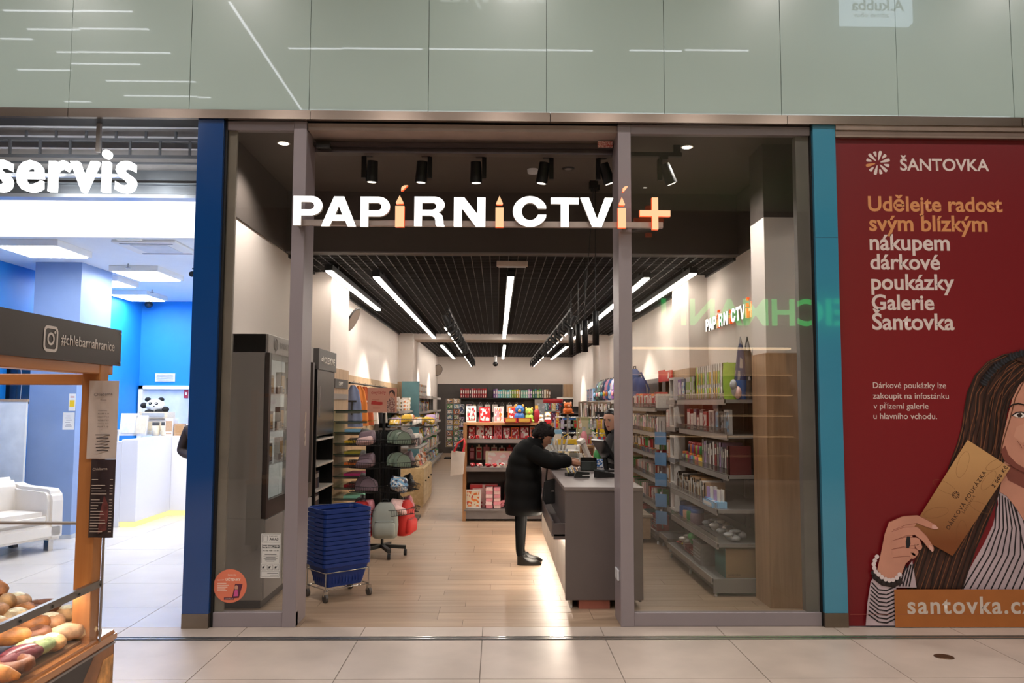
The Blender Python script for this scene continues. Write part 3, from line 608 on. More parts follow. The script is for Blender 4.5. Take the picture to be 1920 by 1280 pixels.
flatp('printed_hair', [P_HAIRL[0], P_HAIRL[1], (P_HAIRR[0][0]+.0, P_HAIRR[0][1]-.02), (2*MXC-P_HAIRR[0][0], P_HAIRR[0][1]-.02), (2*MXC-P_HAIRL[1][0], P_HAIRL[1][1]), (2*MXC-P_HAIRL[0][0], P_HAIRL[0][1]), (MXC, P_HAIRL[0][1]+.02)], HAIR)
flatp('printed_eye', mir(P_EYEW), flat('#e8dcd6')); flatp('printed_eye', mir(P_IRIS), flat('#2a1a16')); strips('printed_brow', [mir(P_BROW[0])], .005, HAIRD); strips('printed_lash', [mir(P_LASH[0])], .004, INK)
strips('printed_nose', [[(MXC-.05, P_LIP[0][1]+.1), (MXC-.02, P_LIP[0][1]+.085), (MXC+.03, P_LIP[0][1]+.09)]], .003, SKIND)
flatp('printed_mouth', P_LIP, flat('#8e2f35')); strips('printed_smile', P_SMILE, .002, SKIND)
lay[0] -= .0004
hb = MB()
for i in range(len(P_BAND)-1):
    (x0, z0), (x1, z1) = P_BAND[i], P_BAND[i+1]
    for k in range(7):
        t = k/7; cx, cz = x0+(x1-x0)*t, z0+(z1-z0)*t; L = math.hypot(x1-x0, z1-z0); nx, nz = -(z1-z0)/L, (x1-x0)/L; q = .035+rr.uniform(-.01, .015); s = .014
        lay[0] -= .00005
        hb.poly([(cx-nx*q*.6, lay[0], cz-nz*q*.6), (cx+s, lay[0], cz), (cx+nx*q, lay[0], cz+nz*q), (cx-s, lay[0], cz)], k % 2)
for k in range(26):
    lay[0] -= .00005; x = P_BAND[-1][0]+.012*k; z = P_BAND[-1][1]+.012*math.sin(k*PI/25); q = .03+rr.uniform(-.01, .012); hb.poly([(x, lay[0], z-q*.6), (x+.012, lay[0], z), (x, lay[0], z+q), (x-.012, lay[0], z)], k % 2)
hb.build('printed_headband', [flat('#141318'), flat('#2b2a33')], po)
flatp('printed_sleeve', P_SLEEVE, STR); strips('printed_stripe', P_SLSTR, .0052, INK); flatp('printed_cuff', P_CUFF, flat('#2a1c1e'))
# voucher
vm = bpy.data.materials.new('voucher_gold'); vm.use_nodes = True; nt = vm.node_tree; b = nt.nodes['Principled BSDF']; b.inputs['Roughness'].default_value = .4
tc = nt.nodes.new('ShaderNodeTexCoord'); sp = nt.nodes.new('ShaderNodeSeparateXYZ'); cr_ = nt.nodes.new('ShaderNodeValToRGB')
cr_.color_ramp.elements[0].color = (*lin('#7d4420'), 1); cr_.color_ramp.elements[1].color = (*lin('#c99a66'), 1); cr_.color_ramp.elements[0].position = .12; cr_.color_ramp.elements[1].position = .85
nt.links.new(tc.outputs['Generated'], sp.inputs[0]); nt.links.new(sp.outputs['Z'], cr_.inputs[0]); nt.links.new(cr_.outputs[0], b.inputs['Base Color'])
flatp('printed_voucher', P_VOUCHER, vm)
va = P_VANG
def vtext(body, p, w, bold, m=flat('#3f2416')):
    text(body, p[0], p[1], w=w, mat_=m, parent=po, y=lay[0]-.0004, depth=0, bold=bold, base=True, res=3, spacing=1.25, rot=va)
vtext('DÁRKOVÁ POUKÁZKA', P_V1[0], P_V1[1], .012); vtext('ŠANTOVKA', P_V2[0], P_V2[1], .0); vtext('2 000 Kč', P_V3[0], P_V3[1], .03)
petals(P_VLOGO[0], P_VLOGO[1], .03, flat('#3f2416'), flat('#3f2416'), po)
ell_ = []
for cx, cz, a, L in P_VELL:
    ell_.append([(cx+L*math.cos(t)*math.cos(a)-L*.38*math.sin(t)*math.sin(a), cz+L*math.cos(t)*math.sin(a)+L*.38*math.sin(t)*math.cos(a)) for t in [2*PI*i/16 for i in range(17)]])
strips('printed_outline', ell_, .0008, flat('#7d5230'))
# hand
flatp('printed_hand', P_PALM, SKIN)
def finger(pts, w, m=SKIN):
    mb = MB(); lay[0] -= .0003
    out = []; N = len(pts)
    for i in range(N-1):
        (x0, z0), (x1, z1) = pts[i], pts[i+1]; L = math.hypot(x1-x0, z1-z0); nx, nz = -(z1-z0)/L, (x1-x0)/L; a, b = w[i], w[i+1]
        for (ww, mm, dy) in ((1.12, 1, 0), (1., 0, -.0001)):
            mb.add([(x0-nx*a*ww, lay[0]+dy, z0-nz*a*ww), (x1-nx*b*ww, lay[0]+dy, z1-nz*b*ww), (x1+nx*b*ww, lay[0]+dy, z1+nz*b*ww), (x0+nx*a*ww, lay[0]+dy, z0+nz*a*ww)], [(0, 1, 2, 3)], mm)
            mb.add([(x1+b*ww*math.cos(q*PI/6), lay[0]+dy-.00003, z1+b*ww*math.sin(q*PI/6)) for q in range(12)], [tuple(range(12))], mm)
    mb.build('printed_finger', [m, flat('#96594a')], po)
for f in P_FING: finger(*f)
lay[0] -= .0006
flatp('printed_ring', P_RING, flat('#15161c'))
for q in P_NAILS: flatp('printed_nail', q, flat('#d9a79a'))
bd = MB(); lay[0] -= .0006
for cx, cz in P_BEADD: bd.poly([(cx+.017*math.cos(q*PI/6), lay[0], cz+.017*math.sin(q*PI/6)) for q in range(12)], 1)
for cx, cz in P_BEADS: lay[0] -= .0001; bd.poly([(cx+.0165*math.cos(q*PI/6), lay[0], cz+.0165*math.sin(q*PI/6)) for q in range(12)])
bd.build('printed_bracelet', [flat('#d9c9c9'), flat('#241a1c')], po)
lay[0] -= .001
MB().box(BAND[0], 6.4, lay[0]-.0004, lay[0], .005, BAND[1]).build('printed_band', mat('#a8642f', .4, noise=.03), po)
text('santovka.cz', SANT[0], SANT[1], w=SANT[2], mat_=flat('#cdbfb4'), parent=po, y=lay[0]-.0008, depth=0, bold=.022, base=True, res=4, spacing=1.15)
MB().box(2.63, 6.4, lay[0]-.0012, lay[0]-.0002, .098, .1005).build('vinyl_seam', flat('#a05a4a'), po)

# stickers on the left pane
sk = thing('round_sticker', 'round orange ÚČTENKY sticker low on the left glass pane', 'sticker', (STK[0], .009, STK[1])); r = STK[2]
MB().prism([(r*math.cos(a*PI/24), r*math.sin(a*PI/24)) for a in range(48)], -.0006, 0).build('disc', flat('#e0785a', .5), sk)
wt = flat('#f0d8c8')
text('šantovka', -r*.15, r*.62, w=r*.5, mat_=wt, parent=sk, y=-.001, depth=0); MB().lathe(-r*.3, 0, [(.006, -.0001), (.006, .0001)], 8)
text('Skenujte', -r*.75, r*.28, w=r*.38, mat_=wt, parent=sk, y=-.001, depth=0, rot=.1); text('ÚČTENKY', -r*.28, r*.3, w=r*.9, mat_=wt, parent=sk, y=-.001, depth=0, bold=.03)
ln = MB()
for k in range(5): ln.box(-r*.78, -r*.78+r*(.55, .7, .62, .5, .6)[k], -.0012, -.0008, r*.14-k*r*.11, r*.14-k*r*.11+.004)
ln.build('small_print', wt, sk)
ph = MB().prism([(r*.12, -r*.75), (r*.55, -r*.7), (r*.75, r*.1), (r*.3, r*.12)], -.0014, -.0008); ph.build('printed_phone', flat('#5b2438'), sk)
MB().prism([(r*.22, -r*.62), (r*.5, -r*.6), (r*.46, -r*.2), (r*.3, -r*.2)], -.002, -.0015).prism([(r*.38+.014*math.cos(a*PI/6), -r*.1+.018*math.sin(a*PI/6)) for a in range(12)], -.002, -.0015, 1).build('printed_figure', [flat('#c8508a'), flat('#c9907a')], sk)
MB().box(-r*.35, r*.25, -.0016, -.001, -r*.82, -r*.68).build('printed_tag', flat('#5b2438'), sk); text('santovka.cz', -r*.3, -r*.79, w=r*.5, mat_=wt, parent=sk, y=-.002, depth=0)
ns = thing('door_notice', 'white opening-hours notice stuck to the left glass pane above the round sticker', 'notice', (NOT[0], .009, NOT[1])); w, h = NOT[2], NOT[3]
MB().box(0, w, -.0006, 0, 0, h).build('sheet', flat('#c9c6c2', .6), ns); ik = flat('#1e1e20')
def nb(x0, x1, z0, z1, t=.0014):
    m = MB(); 
    for a in ((x0, x1, z0, z0+t), (x0, x1, z1-t, z1), (x0, x0+t, z0, z1), (x1-t, x1, z0, z1)): m.box(a[0], a[1], -.001, -.0005, a[2], a[3])
    return m
m = nb(.006, w-.006, h*.80, h-.006); q = nb(.006, w-.006, h*.33, h*.76); m.add(q.v, q.f)
for k in range(3): q = nb(.006+k*(w-.008)/3, (k+1)*(w-.008)/3, h*.18, h*.3); m.add(q.v, q.f)
q = nb(.006, w-.006, .01, h*.15); m.add(q.v, q.f); q = nb(.014, .014+w*.22, h*.83, h*.95); m.add(q.v, q.f)
m.box(.010, w-.010, -.001, -.0005, h*.67, h*.735)
for k in range(6): m.box(w*(.2, .12, .25, .15, .22, .3)[k], w*(.8, .88, .75, .85, .78, .7)[k], -.001, -.0005, h*(.52-.03*k), h*(.52-.03*k)+.003)
m.box(w*.35, w*.9, -.001, -.0005, h*.1, h*.1+.003).box(w*.5, w*.9, -.001, -.0005, h*.06, h*.06+.003)
for k in range(3): m.cyl((.02+k*(w-.008)/3, -.0008, h*.24), (.02+k*(w-.008)/3, -.0005, h*.24), .008, n=8).obox((.022+k*(w-.008)/3, -.0012, h*.24), (.010, 0, .010), (0, .0002, 0), (.0008, 0, -.0008))
m.build('printed_frames', ik, ns)
text('A4 A3', w*.42, h*.845, w=w*.45, mat_=ik, parent=ns, y=-.001, depth=0, bold=.03); text('Kopírování', w*.42, h*.92, w=w*.4, mat_=ik, parent=ns, y=-.001, depth=0)
text('PAPÍRNICTVÍ+', w*.1, h*.68, w=w*.8, mat_=flat('#d8d6d2'), parent=ns, y=-.0016, depth=0, bold=.03); text('Po–Ne: 9.00 – 21.00', w*.1, h*.6, w=w*.8, mat_=ik, parent=ns, y=-.001, depth=0, bold=.02)

# ================================================================== SHOP LIGHTING
STG = emis('#fff4e8', K_STRIP)
def strip_light(x, y0, y1, label, z=3.1):
    t = thing('strip_light', label, 'ceiling light', (x, y0, z)); L = y1-y0
    MB().box(-.045, .045, -.0, L, .012, .075).build('profile', BLACK, t); MB().box(-.032, .032, .01, L-.01, -.004, .012).build('diffuser', STG, t)
    mb = MB()
    for y in (.3, L-.3): MB().box(-.05, .05, y-.03, y+.03, .075, .12).build('ceiling_clip', BLACK, t)
strip_light(-1.87, 2.78, 6.58, 'short outer white strip light beside the left wall')
strip_light(-1.41, 3.2, 12.0, 'long white strip light left of the centre one, over the left aisle')
strip_light(.155, 3.13, 12.0, 'long white strip light down the middle of the grid ceiling')
strip_light(1.735, 3.15, 12.0, 'long white strip light over the counter, partly behind the pendants')
strip_light(2.197, 2.8, 6.45, 'short outer white strip light beside the right wall')
strip_light(-1.41, 14.4, 20.4, 'left strip light beyond the ceiling beam')
strip_light(.19, 14.3, 20.5, 'middle strip light beyond the ceiling beam')
strip_light(1.8, 14.6, 20.6, 'right strip light beyond the ceiling beam')
# entrance track with six spots
tk = thing('light_track', 'black light track across the dark ceiling above the entrance', 'light track', (-1.215, .6, 3.75))
MB().box(0, 2.78, -.02, .02, 0, .035).build('rail', BLACK, tk)
for x in (.02, 1.4, 2.74): MB().box(x-.03, x+.03, -.015, .015, .035, .1).build('clip', BLACK, tk)
def spot_unit(loc, aim, label, group, flip=1, big=1., lampglow=26, power=0, color=NEUT):
    t = thing('track_spot', label, 'spotlight', loc, 0, group)
    MB().box(-.03*big, .03*big, -.02*big, .02*big, -.02*big, 0).build('adapter', BLACK, t)
    MB().box(.012*flip*big, .042*flip*big, -.02*big, .02*big, -.17*big, -.02*big).build('driver_box', BLACK, t)
    d = Vector(aim).normalized(); c = Vector((-.03*flip*big, 0, -.12*big))
    MB().cyl(c-d*.07*big, c+d*.075*big, .036*big, .042*big, 16).build('lamp_head', BLACK, t)
    MB().cyl(c+d*.0755*big, c+d*.077*big, .03*big, n=16).build('lens', emis('#fff3e2', lampglow), t)
    if power: spot('spot_lamp', Vector(loc)+c+d*.09*big, Vector(loc)+c+d*2, power, color, 60)
    return t
for k, (px, f, d, w) in enumerate([(-1.10, -1, (-.05, .1, -1), 'first'), (-.61, 1, (-.06, .1, -1), 'second'), (-.15, 1, (.02, .1, -1), 'third'), (.42, 1, (-.15, .1, -1), 'fourth'), (.885, -1, (.35, .12, -1), 'fifth'), (1.41, -1, (.4, .12, -1), 'sixth')]):
    spot_unit((px, .6, 3.75), d, f'{w} black spotlight from the left on the track above the shop sign', 'entrance track spots', f, 1.22, 3.2, 0)
for x, l in ((-1.82, 'left'), (1.62, 'right')):
    t = thing('downlight', f'round recessed downlight behind the {l} glass pane near the entrance', 'ceiling light', (x, .62, 3.85)); MB().lathe(0, 0, [(.055, -.008), (.055, 0), (.04, 0)], 20).build('trim_ring', WHITE, t); MB().lathe(0, 0, [(.042, -.01), (.03, -.009)], 20).build('lens', emis('#fff2e0', 9), t)
    spot('shop_lamp', (x, .62, 3.82), (x*.9, .9, 0), 130, NEUT, 130)
t = thing('smoke_detector', 'round white smoke detector on the dark ceiling behind the fourth spotlight', 'smoke detector', (.33, 1.35, 3.85)); MB().lathe(0, 0, [(.03, -.04), (.05, -.035), (.055, 0)], 16).build('housing', PLAST, t)
t = thing('ceiling_speaker', 'small dark ring in the ceiling right of the smoke detector', 'speaker', (.66, 1.3, 3.85)); MB().lathe(0, 0, [(.05, -.008), (.06, 0)], 16).build('ring', DKMET, t); MB().lathe(0, 0, [(.035, -.009), (.036, -.007)], 12).build('grille_cloth', ALU, t)
t = thing('emergency_light', 'white oblong emergency light hanging under the edge of the grid ceiling', 'emergency light', (.16, 2.62, 3.2)); MB().box(-.17, .17, -.03, .03, -.06, 0).build('housing', mat('#d8c4b8', .4), t, bevel=.006); MB().box(-.15, .15, -.025, .025, -.068, -.06).build('diffuser', PLAST, t)
# long spot rails inside
for side, X, word in ((-1, -.69, 'left'), (1, 1.03, 'right')):
    rl_ = thing('light_rail', f'suspended black light rail over the {word} aisle', 'light track', (X, 5.0, 2.93))
    MB().box(-.018, .018, 0, 13.8, 0, .035).build('rail', BLACK, rl_)
    for y in (.4, 4.8, 9.2, 13.4): MB().cyl((0, y, .035), (0, y, .27), .003, n=6).build('hanger_wire', BLACK, rl_)
    for k in range(13):
        y = 5.15+k*.9 if k < 8 else 13.6+(k-8)*1.15
        spot_unit((X, y, 2.93), (side*.75, -.35, -.62) if k else (-side*.7, .42, -1.3), f'black spotlight on the {word} light rail, {["nearest", "second", "third", "fourth", "fifth", "sixth", "seventh", "eighth", "ninth", "tenth", "eleventh", "twelfth", "last"][k]} from the entrance', f'spots on the {word} rail', -side, 1., 9, K_SPOT if k % 3 == 0 else 0, WARM)
# pendants over the counter
for k, (x, y, zb) in enumerate([(.985, 1.9, 2.23), (.955, 2.62, 2.21), (.965, 3.45, 2.25), (.975, 4.5, 2.29)]):
    t = thing('pendant_light', f'slim black tube pendant over the counter, {["nearest the entrance", "second from the entrance", "third from the entrance", "farthest from the entrance"][k]}', 'pendant light', (x, y, zb), 0, 'tube pendants over the counter')
    MB().lathe(0, 0, [(.026, .012), (.033, .0), (.033, .34), (.01, .345)], 16).build('tube_shade', BLACK, t)
    top = 3.85-zb if y < 2.2 else 3.2-zb+.1
    MB().cyl((0, 0, .345), (0, 0, top), .004, n=6).build('cable', BLACK, t)
    MB().lathe(0, 0, [(.022, .013), (.023, .014)], 12).build('lens', flat('#cabfb2'), t)
    if y < 2.2: MB().box(-.04, .04, -.04, .04, top-.05, top).build('ceiling_box', BLACK, t)
# front-zone junction box and cable
t = thing('cable_drop', 'black junction box with cable hanging before the dark bulkhead', 'cable', (.95, 1.75, 3.85)); MB().box(-.04, .04, -.04, .04, -.07, 0).build('box', BLACK, t); MB().cyl((0, 0, -.07), (0, .86, -1.2), .004, n=6).build('cable', BLACK, t)

# ================================================================== MERCHANDISE KINDS (unit size, front facing -Y, base at z=0)
def K_book():
    m = MB(); m.box(-.5, -.4, -.5, .5, 0, 1).box(.4, .5, -.5, .5, 0, 1).box(-.5, .5, -.5, -.44, 0, 1).box(-.4, .4, -.44, .46, .02, .98, 1)
    m.box(-.32, .32, -.505, -.5, .62, .86, 1); return m
def K_binder():
    m = MB(); m.box(-.5, -.42, -.5, .5, 0, 1).box(.42, .5, -.5, .5, 0, 1).box(-.5, .5, -.5, -.46, 0, 1).box(-.4, .4, -.46, .42, .03, .95, 1)
    m.box(-.3, .3, -.51, -.5, .45, .8, 1).cyl((0, -.52, .18), (0, -.5, .18), .16, n=10, m=1); return m
def K_carton():
    m = MB(); m.box(-.5, .5, -.5, .5, 0, 1); m.box(-.4, .4, -.515, -.5, .25, .85, 1).box(-.35, .35, -.52, -.515, .1, .17, 1).box(-.49, .49, -.4, -.38, 1, 1.012, 1); return m
def K_card():
    m = MB(); m.box(-.5, .5, -.5, .5, 0, 1); m.box(-.4, .4, -.7, -.5, .1, .9, 1); return m
def K_blister():
    m = MB(); m.box(-.5, .5, -.1, .1, 0, .86).box(-.15, .15, -.1, .1, .86, 1).box(-.36, .36, -.5, -.1, .1, .55, 1).box(-.4, .4, -.13, -.1, .62, .8, 1); return m
def K_jar():
    m = MB(); m.lathe(0, 0, [(.42, 0), (.5, .04), (.5, .68), (.4, .78)], 14); m.lathe(0, 0, [(.44, .76), (.46, .8), (.46, .98), (.42, 1)], 14, 1); return m
def K_tin():
    m = MB(); m.lathe(0, 0, [(.5, 0), (.5, .8), (.44, .8), (.44, .75)], 14); 
    for k in range(7):
        a = k*.9; m.cyl((.22*math.cos(a), .22*math.sin(a), .5), (.3*math.cos(a), .3*math.sin(a), 1), .05, n=6, m=1)
    return m
def K_pouch():
    m = MB(); R = []
    for t, w, d in ((0, .42, .34), (.08, .49, .46), (.45, .5, .5), (.8, .47, .4), (.94, .44, .22), (1, .42, .08)):
        R.append([(w*2*(1 if abs(math.cos(a)) > 1 else math.copysign(abs(math.cos(a))**.5, math.cos(a)))*.5, d*math.copysign(abs(math.sin(a))**.6, math.sin(a)), t) for a in [2*PI*i/16 for i in range(16)]])
    m.ring(R); m.box(-.42, .42, -.05, .05, .97, 1.01, 1).box(.3, .38, -.09, -.04, .86, .98, 1); return m
def K_domepouch():
    m = MB(); pts = [(-.5, 0)]+arc(-.0, .42, .5, .58, 180, 0, 12)+[(.5, 0)]
    m.prism(pts, -.42, .42); m.tube([(x*.99, -.43, z) for x, z in pts[1:-1]], .02, 5, 1); m.prism([(x*.8, .06+z*.55) for x, z in pts], -.5, -.42); return m
def K_bag():
    m = MB(); m.add([(-.5, -.5, 0), (.5, -.5, 0), (.5, .5, 0), (-.5, .5, 0), (-.48, -.3, .78), (.48, -.3, .78), (.48, .3, .78), (-.48, .3, .78)], [(0, 3, 2, 1), (0, 1, 5, 4), (1, 2, 6, 5), (2, 3, 7, 6), (3, 0, 4, 7), (4, 5, 6, 7)])
    for s in (-.3, .3): m.tube([(-.2, s, .78), (-.16, s, .93), (0, s, 1), (.16, s, .93), (.2, s, .78)], .018, 5, 1)
    m.box(-.3, .3, -.46, -.4, .2, .6, 1); return m
def K_stack():
    m = MB(); r = random.Random(2)
    for k in range(6):
        dx, dy = r.uniform(-.03, .03), r.uniform(-.03, .03); m.box(-.47+dx, .47+dx, -.47+dy, .47+dy, k/6+.01, (k+1)/6, k % 2)
    return m
def K_paper():
    m = MB(); r = random.Random(4)
    for k in range(3): 
        dx = r.uniform(-.02, .02); m.box(-.48+dx, .48+dx, -.48, .48, k/3, (k+.94)/3, 0)
    return m
def K_bottle():
    m = MB(); m.lathe(0, 0, [(.45, 0), (.5, .05), (.5, .6), (.3, .75), (.22, .8)], 12); m.lathe(0, 0, [(.26, .79), (.26, 1)], 12, 1); return m
def K_plush():
    m = MB(); m.ell((0, 0, .3), (.4, .36, .3), 10).ell((0, -.05, .72), (.34, .32, .26), 10).ell((-.25, 0, .93), (.1, .08, .1), 8, 1).ell((.25, 0, .93), (.1, .08, .1), 8, 1).ell((0, -.34, .66), (.12, .08, .09), 8, 1)
    m.ell((-.3, -.25, .1), (.14, .2, .1), 8).ell((.3, -.25, .1), (.14, .2, .1), 8).ell((-.12, -.32, .78), .03, 6, 2).ell((.12, -.32, .78), .03, 6, 2); return m
def K_frame():
    m = MB(); m.box(-.5, .5, -.5, .5, 0, .1).box(-.5, .5, -.5, .5, .9, 1).box(-.5, -.4, -.5, .5, .1, .9).box(.4, .5, -.5, .5, .1, .9).box(-.4, .4, -.1, .5, .1, .9, 1); return m
def K_bow():
    m = MB(); m.ell((0, 0, .3), (.3, .3, .3), 8)
    for k in range(9): a = k*2*PI/9; m.ell((.3*math.cos(a), .3*math.sin(a), .35+.25*(k % 3)/2), (.2, .2, .16), 7, k % 2)
    return m
def K_mug():
    m = MB(); m.lathe(0, 0, [(.42, 0), (.45, .04), (.45, 1), (.38, 1), (.38, .2)], 14); m.tube([(.44, 0, .8), (.62, 0, .75), (.66, 0, .5), (.6, 0, .28), (.44, 0, .22)], .05, 6); m.box(-.2, .2, -.47, -.42, .3, .7, 1); return m
def K_swirl():
    m = MB(); r = random.Random(8)
    for k in range(9): m.ell((r.uniform(-.35, .35), r.uniform(-.35, .35), r.uniform(.12, .7)), (r.uniform(.12, .22), r.uniform(.12, .2), r.uniform(.12, .25)), 7, k % 2)
    return m
def K_crate():
    m = MB(); m.box(-.5, .5, -.5, .5, 0, .06).box(-.5, .5, -.5, -.44, .06, 1).box(-.5, .5, .44, .5, .06, 1).box(-.5, -.45, -.44, .44, .06, 1).box(.45, .5, -.44, .44, .06, 1)
    for k in range(8):
        for j in range(4): m.box(-.44+k*.115, -.38+k*.115, -.506, -.5, .2+j*.15, .28+j*.15, 1)
    m.box(-.52, .52, -.52, -.47, .94, 1).box(-.52, .52, .47, .52, .94, 1); return m
def K_fan():
    m = MB()
    for k in range(6): m.obox((-.35+.14*k, 0, .5), (.05, 0, -.012*k), (0, .45, 0), (.01*k-.02, 0, .46), k % 2)
    return m
def K_pens():
    m = MB(); m.box(-.5, .5, -.5, .5, 0, .35)
    for k in range(5):
        for j in range(2): m.cyl((-.36+.18*k, -.2+.4*j, .3), (-.38+.19*k, -.22+.44*j, .98), .07, n=6, m=1)
    return m
def K_cone():
    m = MB(); m.ring([[(r*math.cos(2*PI*i/16), r*math.sin(2*PI*i/16), z) for i in range(16)] for r, z in ((.34, 0), (.5, .3))], 1); m.ring([[(r*math.cos(2*PI*i/16), r*math.sin(2*PI*i/16), z) for i in range(16)] for r, z in ((.5, .3), (.26, .75), (.03, 1))], 0); return m
KIND = dict(book=K_book, binder=K_binder, carton=K_carton, card=K_card, blister=K_blister, jar=K_jar, tin=K_tin, pouch=K_pouch, domepouch=K_domepouch, bag=K_bag, stack=K_stack, paper=K_paper, bottle=K_bottle, plush=K_plush, frame=K_frame, bow=K_bow, mug=K_mug, swirl=K_swirl, crate=K_crate, fan=K_fan, pens=K_pens, cone=K_cone)
_km = {}
PAL = {'red': '#b3242a', 'crimson': '#8c1220', 'pink': '#d98a94', 'pale pink': '#e3bdb9', 'white': '#e4ded7', 'cream': '#dccdb0', 'yellow': '#dcb428', 'orange': '#d9702a', 'green': '#3f8f4a', 'lime': '#9dbf45',
       'mint': '#8fd0b8', 'teal': '#2f7f86', 'turquoise': '#5cc0cf', 'blue': '#2f63a8', 'navy': '#1f2d55', 'sky blue': '#86b7dc', 'violet': '#77509a', 'lilac': '#b89cc9', 'purple': '#54306b', 'grey': '#87827f', 'dark grey': '#45423f', 'black': '#171617',
       'brown': '#6d4a33', 'tan': '#ad8458', 'kraft': '#b59270', 'silver': '#aeb0b3', 'sage': '#7d8d7d', 'mauve': '#86717a', 'beige': '#c8b59a', 'magenta': '#b5306d', 'olive': '#a49a38', 'peach': '#e0a98a', 'burgundy': '#5c1a26', 'gold': '#b98f3e', 'grey-green': '#8a9188'}
def pm(col, pr=None, scale=6.):
    h = PAL.get(col, col)
    if pr:
        a, *r = pr; return prt(h, PAL[a], PAL[r[0]] if r else None, scale)
    return mat(h, .42, noise=.05, scale=8.)
ONES = ['first', 'second', 'third', 'fourth', 'fifth', 'sixth', 'seventh', 'eighth', 'ninth', 'tenth', 'eleventh', 'twelfth']
def nth(k): return ONES[k] if k < 12 else f'{k+1}th' if (k+1) % 100 not in (21, 22, 23, 31, 32, 33, 41, 42, 43) else f"{k+1}{ {1: 'st', 2: 'nd', 3: 'rd'}[(k+1) % 10]}"
def prod(kind, size, col, loc, th=0., label='', cat='', group=None, col2='white', name=None, pr=None, tilt=0., roll=0., scale=6., col3='black', parent=None):
    if kind not in _km:
        me = KIND[kind]().mesh(kind, [WHITE, WHITE, WHITE]); _km[kind] = me
    o = bpy.data.objects.new(name or cat.replace(' ', '_') or kind, _km[kind]); COL.objects.link(o)
    o.location = (loc[0], loc[1], loc[2]+.002); o.rotation_mode = 'ZXY'; o.rotation_euler = (tilt, roll, th); o.scale = size
    ms = [pm(col, pr, scale), pm(col2), pm(col3)] if kind not in ('card', 'bag', 'blister', 'carton', 'frame') else [pm(col), pm(col2, pr, scale), pm(col3)]
    for i, s in enumerate(o.material_slots):
        s.link = 'OBJECT'; s.material = ms[i]
    return tag(o, label, cat, group)
def row(kind, noun, cat, where, p0, p1, z, th, w, d, h, cols, group, n=None, gap=.004, prs=None, ref='the left', tilt=0., col2='white', jit=.0, seed=1, back=0., name=None, roll=0.):
    """products side by side from p0 to p1 (x, y), front turned by th; sizes may be (lo, hi)"""
    r = random.Random(seed*31+len(where)); g = lambda v: r.uniform(*v) if isinstance(v, tuple) else v
    P0, P1 = Vector(p0), Vector(p1); L = (P1-P0).length; dr = (P1-P0)/L; t = 0; k = 0; out = []
    fx, fy = math.sin(th), -math.cos(th)
    while t < L-.005 and (n is None or k < n):
        ww, dd, hh = g(w), g(d), g(h)
        if t+ww > L+.01: break
        c = cols[k % len(cols)] if isinstance(cols, list) else r.choice(cols)
        q = P0+dr*(t+ww/2); off = dd/2+back
        pr = None
        if prs: pr = prs[k % len(prs)]
        lab_ = f"{c} {noun}, {nth(k)} from {ref}, {where}"
        rr_ = roll if not isinstance(roll, tuple) else r.uniform(*roll)
        out.append(prod(kind, (ww-.001, dd, hh), c, (q.x-fx*off, q.y-fy*off, z), th+r.uniform(-jit, jit), lab_, cat, group, r.choice(col2) if isinstance(col2, (list, tuple)) else col2, name, pr, tilt, rr_))
        t += ww+g(gap); k += 1
    return out
RT, LF = -PI/2, PI/2   # facing -X (right wall), facing +X (left wall)

# ================================================================== LEFT: DISPLAY CASE
CG = mat('#a39e9b', .4, noise=.01)
dc = thing('display_case', 'tall grey glazed pen display case against the left wall by the entrance', 'display case', (-2.195, .55, 0))
MB().box(0, .31, 0, 1.65, .06, .71).build('cabinet_body', CG, dc, bevel=.003)
for k in range(3): MB().box(.311, .325, .01+.55*k, .54+.55*k, .07, .70).build('drawer_front', CG, dc, bevel=.002)
MB().box(.0, .30, .0, 1.65, 0, .06).build('plinth', DKMET, dc)
MB().box(0, .29, 0, .02, .71, 2.215).box(0, .29, 1.63, 1.65, .71, 2.215).box(0, .02, 0.02, 1.63, .71, 2.215).build('carcass', CG, dc)
MB().box(.02, .31, .0, 1.65, 2.06, 2.215).build('header', CG, dc, bevel=.003)
fr = MB(); fr.box(.285, .325, 0, .06, .71, 2.06).box(.285, .325, 1.59, 1.65, .71, 2.06).box(.285, .325, .06, 1.59, .71, .85)
fr.build('door_frame', mat('#3a2f2b', .35), dc)
for y0, y1 in ((.06, .44), (.45, .82), (.83, 1.2), (1.21, 1.59)): MB().box(.305, .311, y0, y1, .85, 2.06).build('glass_door', ACRYL, dc)
for z in (1.12, 1.4, 1.72): MB().box(.02, .28, .02, 1.63, z, z+.008).build('glass_shelf', ACRYL, dc)
MB().box(.27, .28, .03, .045, .86, 2.05).box(.27, .28, 1.6, 1.62, .86, 2.05).build('led_strip', emis('#fff7ea', 9), dc)
MB().box(.02, .026, .02, 1.63, .71, 2.06).build('lit_back', mat('#c9cdca', .4, emit=.35), dc)
text('PARKER', 0, 0, h=.05, w=.32, mat_=flat('#9a9593'), parent=dc, th=LF, loc=(.312, .36, 2.115)); text('PENS', 0, 0, h=.05, w=.25, mat_=flat('#9a9593'), parent=dc, th=LF, loc=(.312, 1.28, 2.115))
MB().tube([(.314, .22+.05*math.cos(a*PI/10), 2.14+.05*math.sin(a*PI/10)) for a in range(20)], .003, 5, close=True).box(.312, .314, .217, .223, 2.075, 2.2).build('logo_ring', flat('#8d8886'), dc)
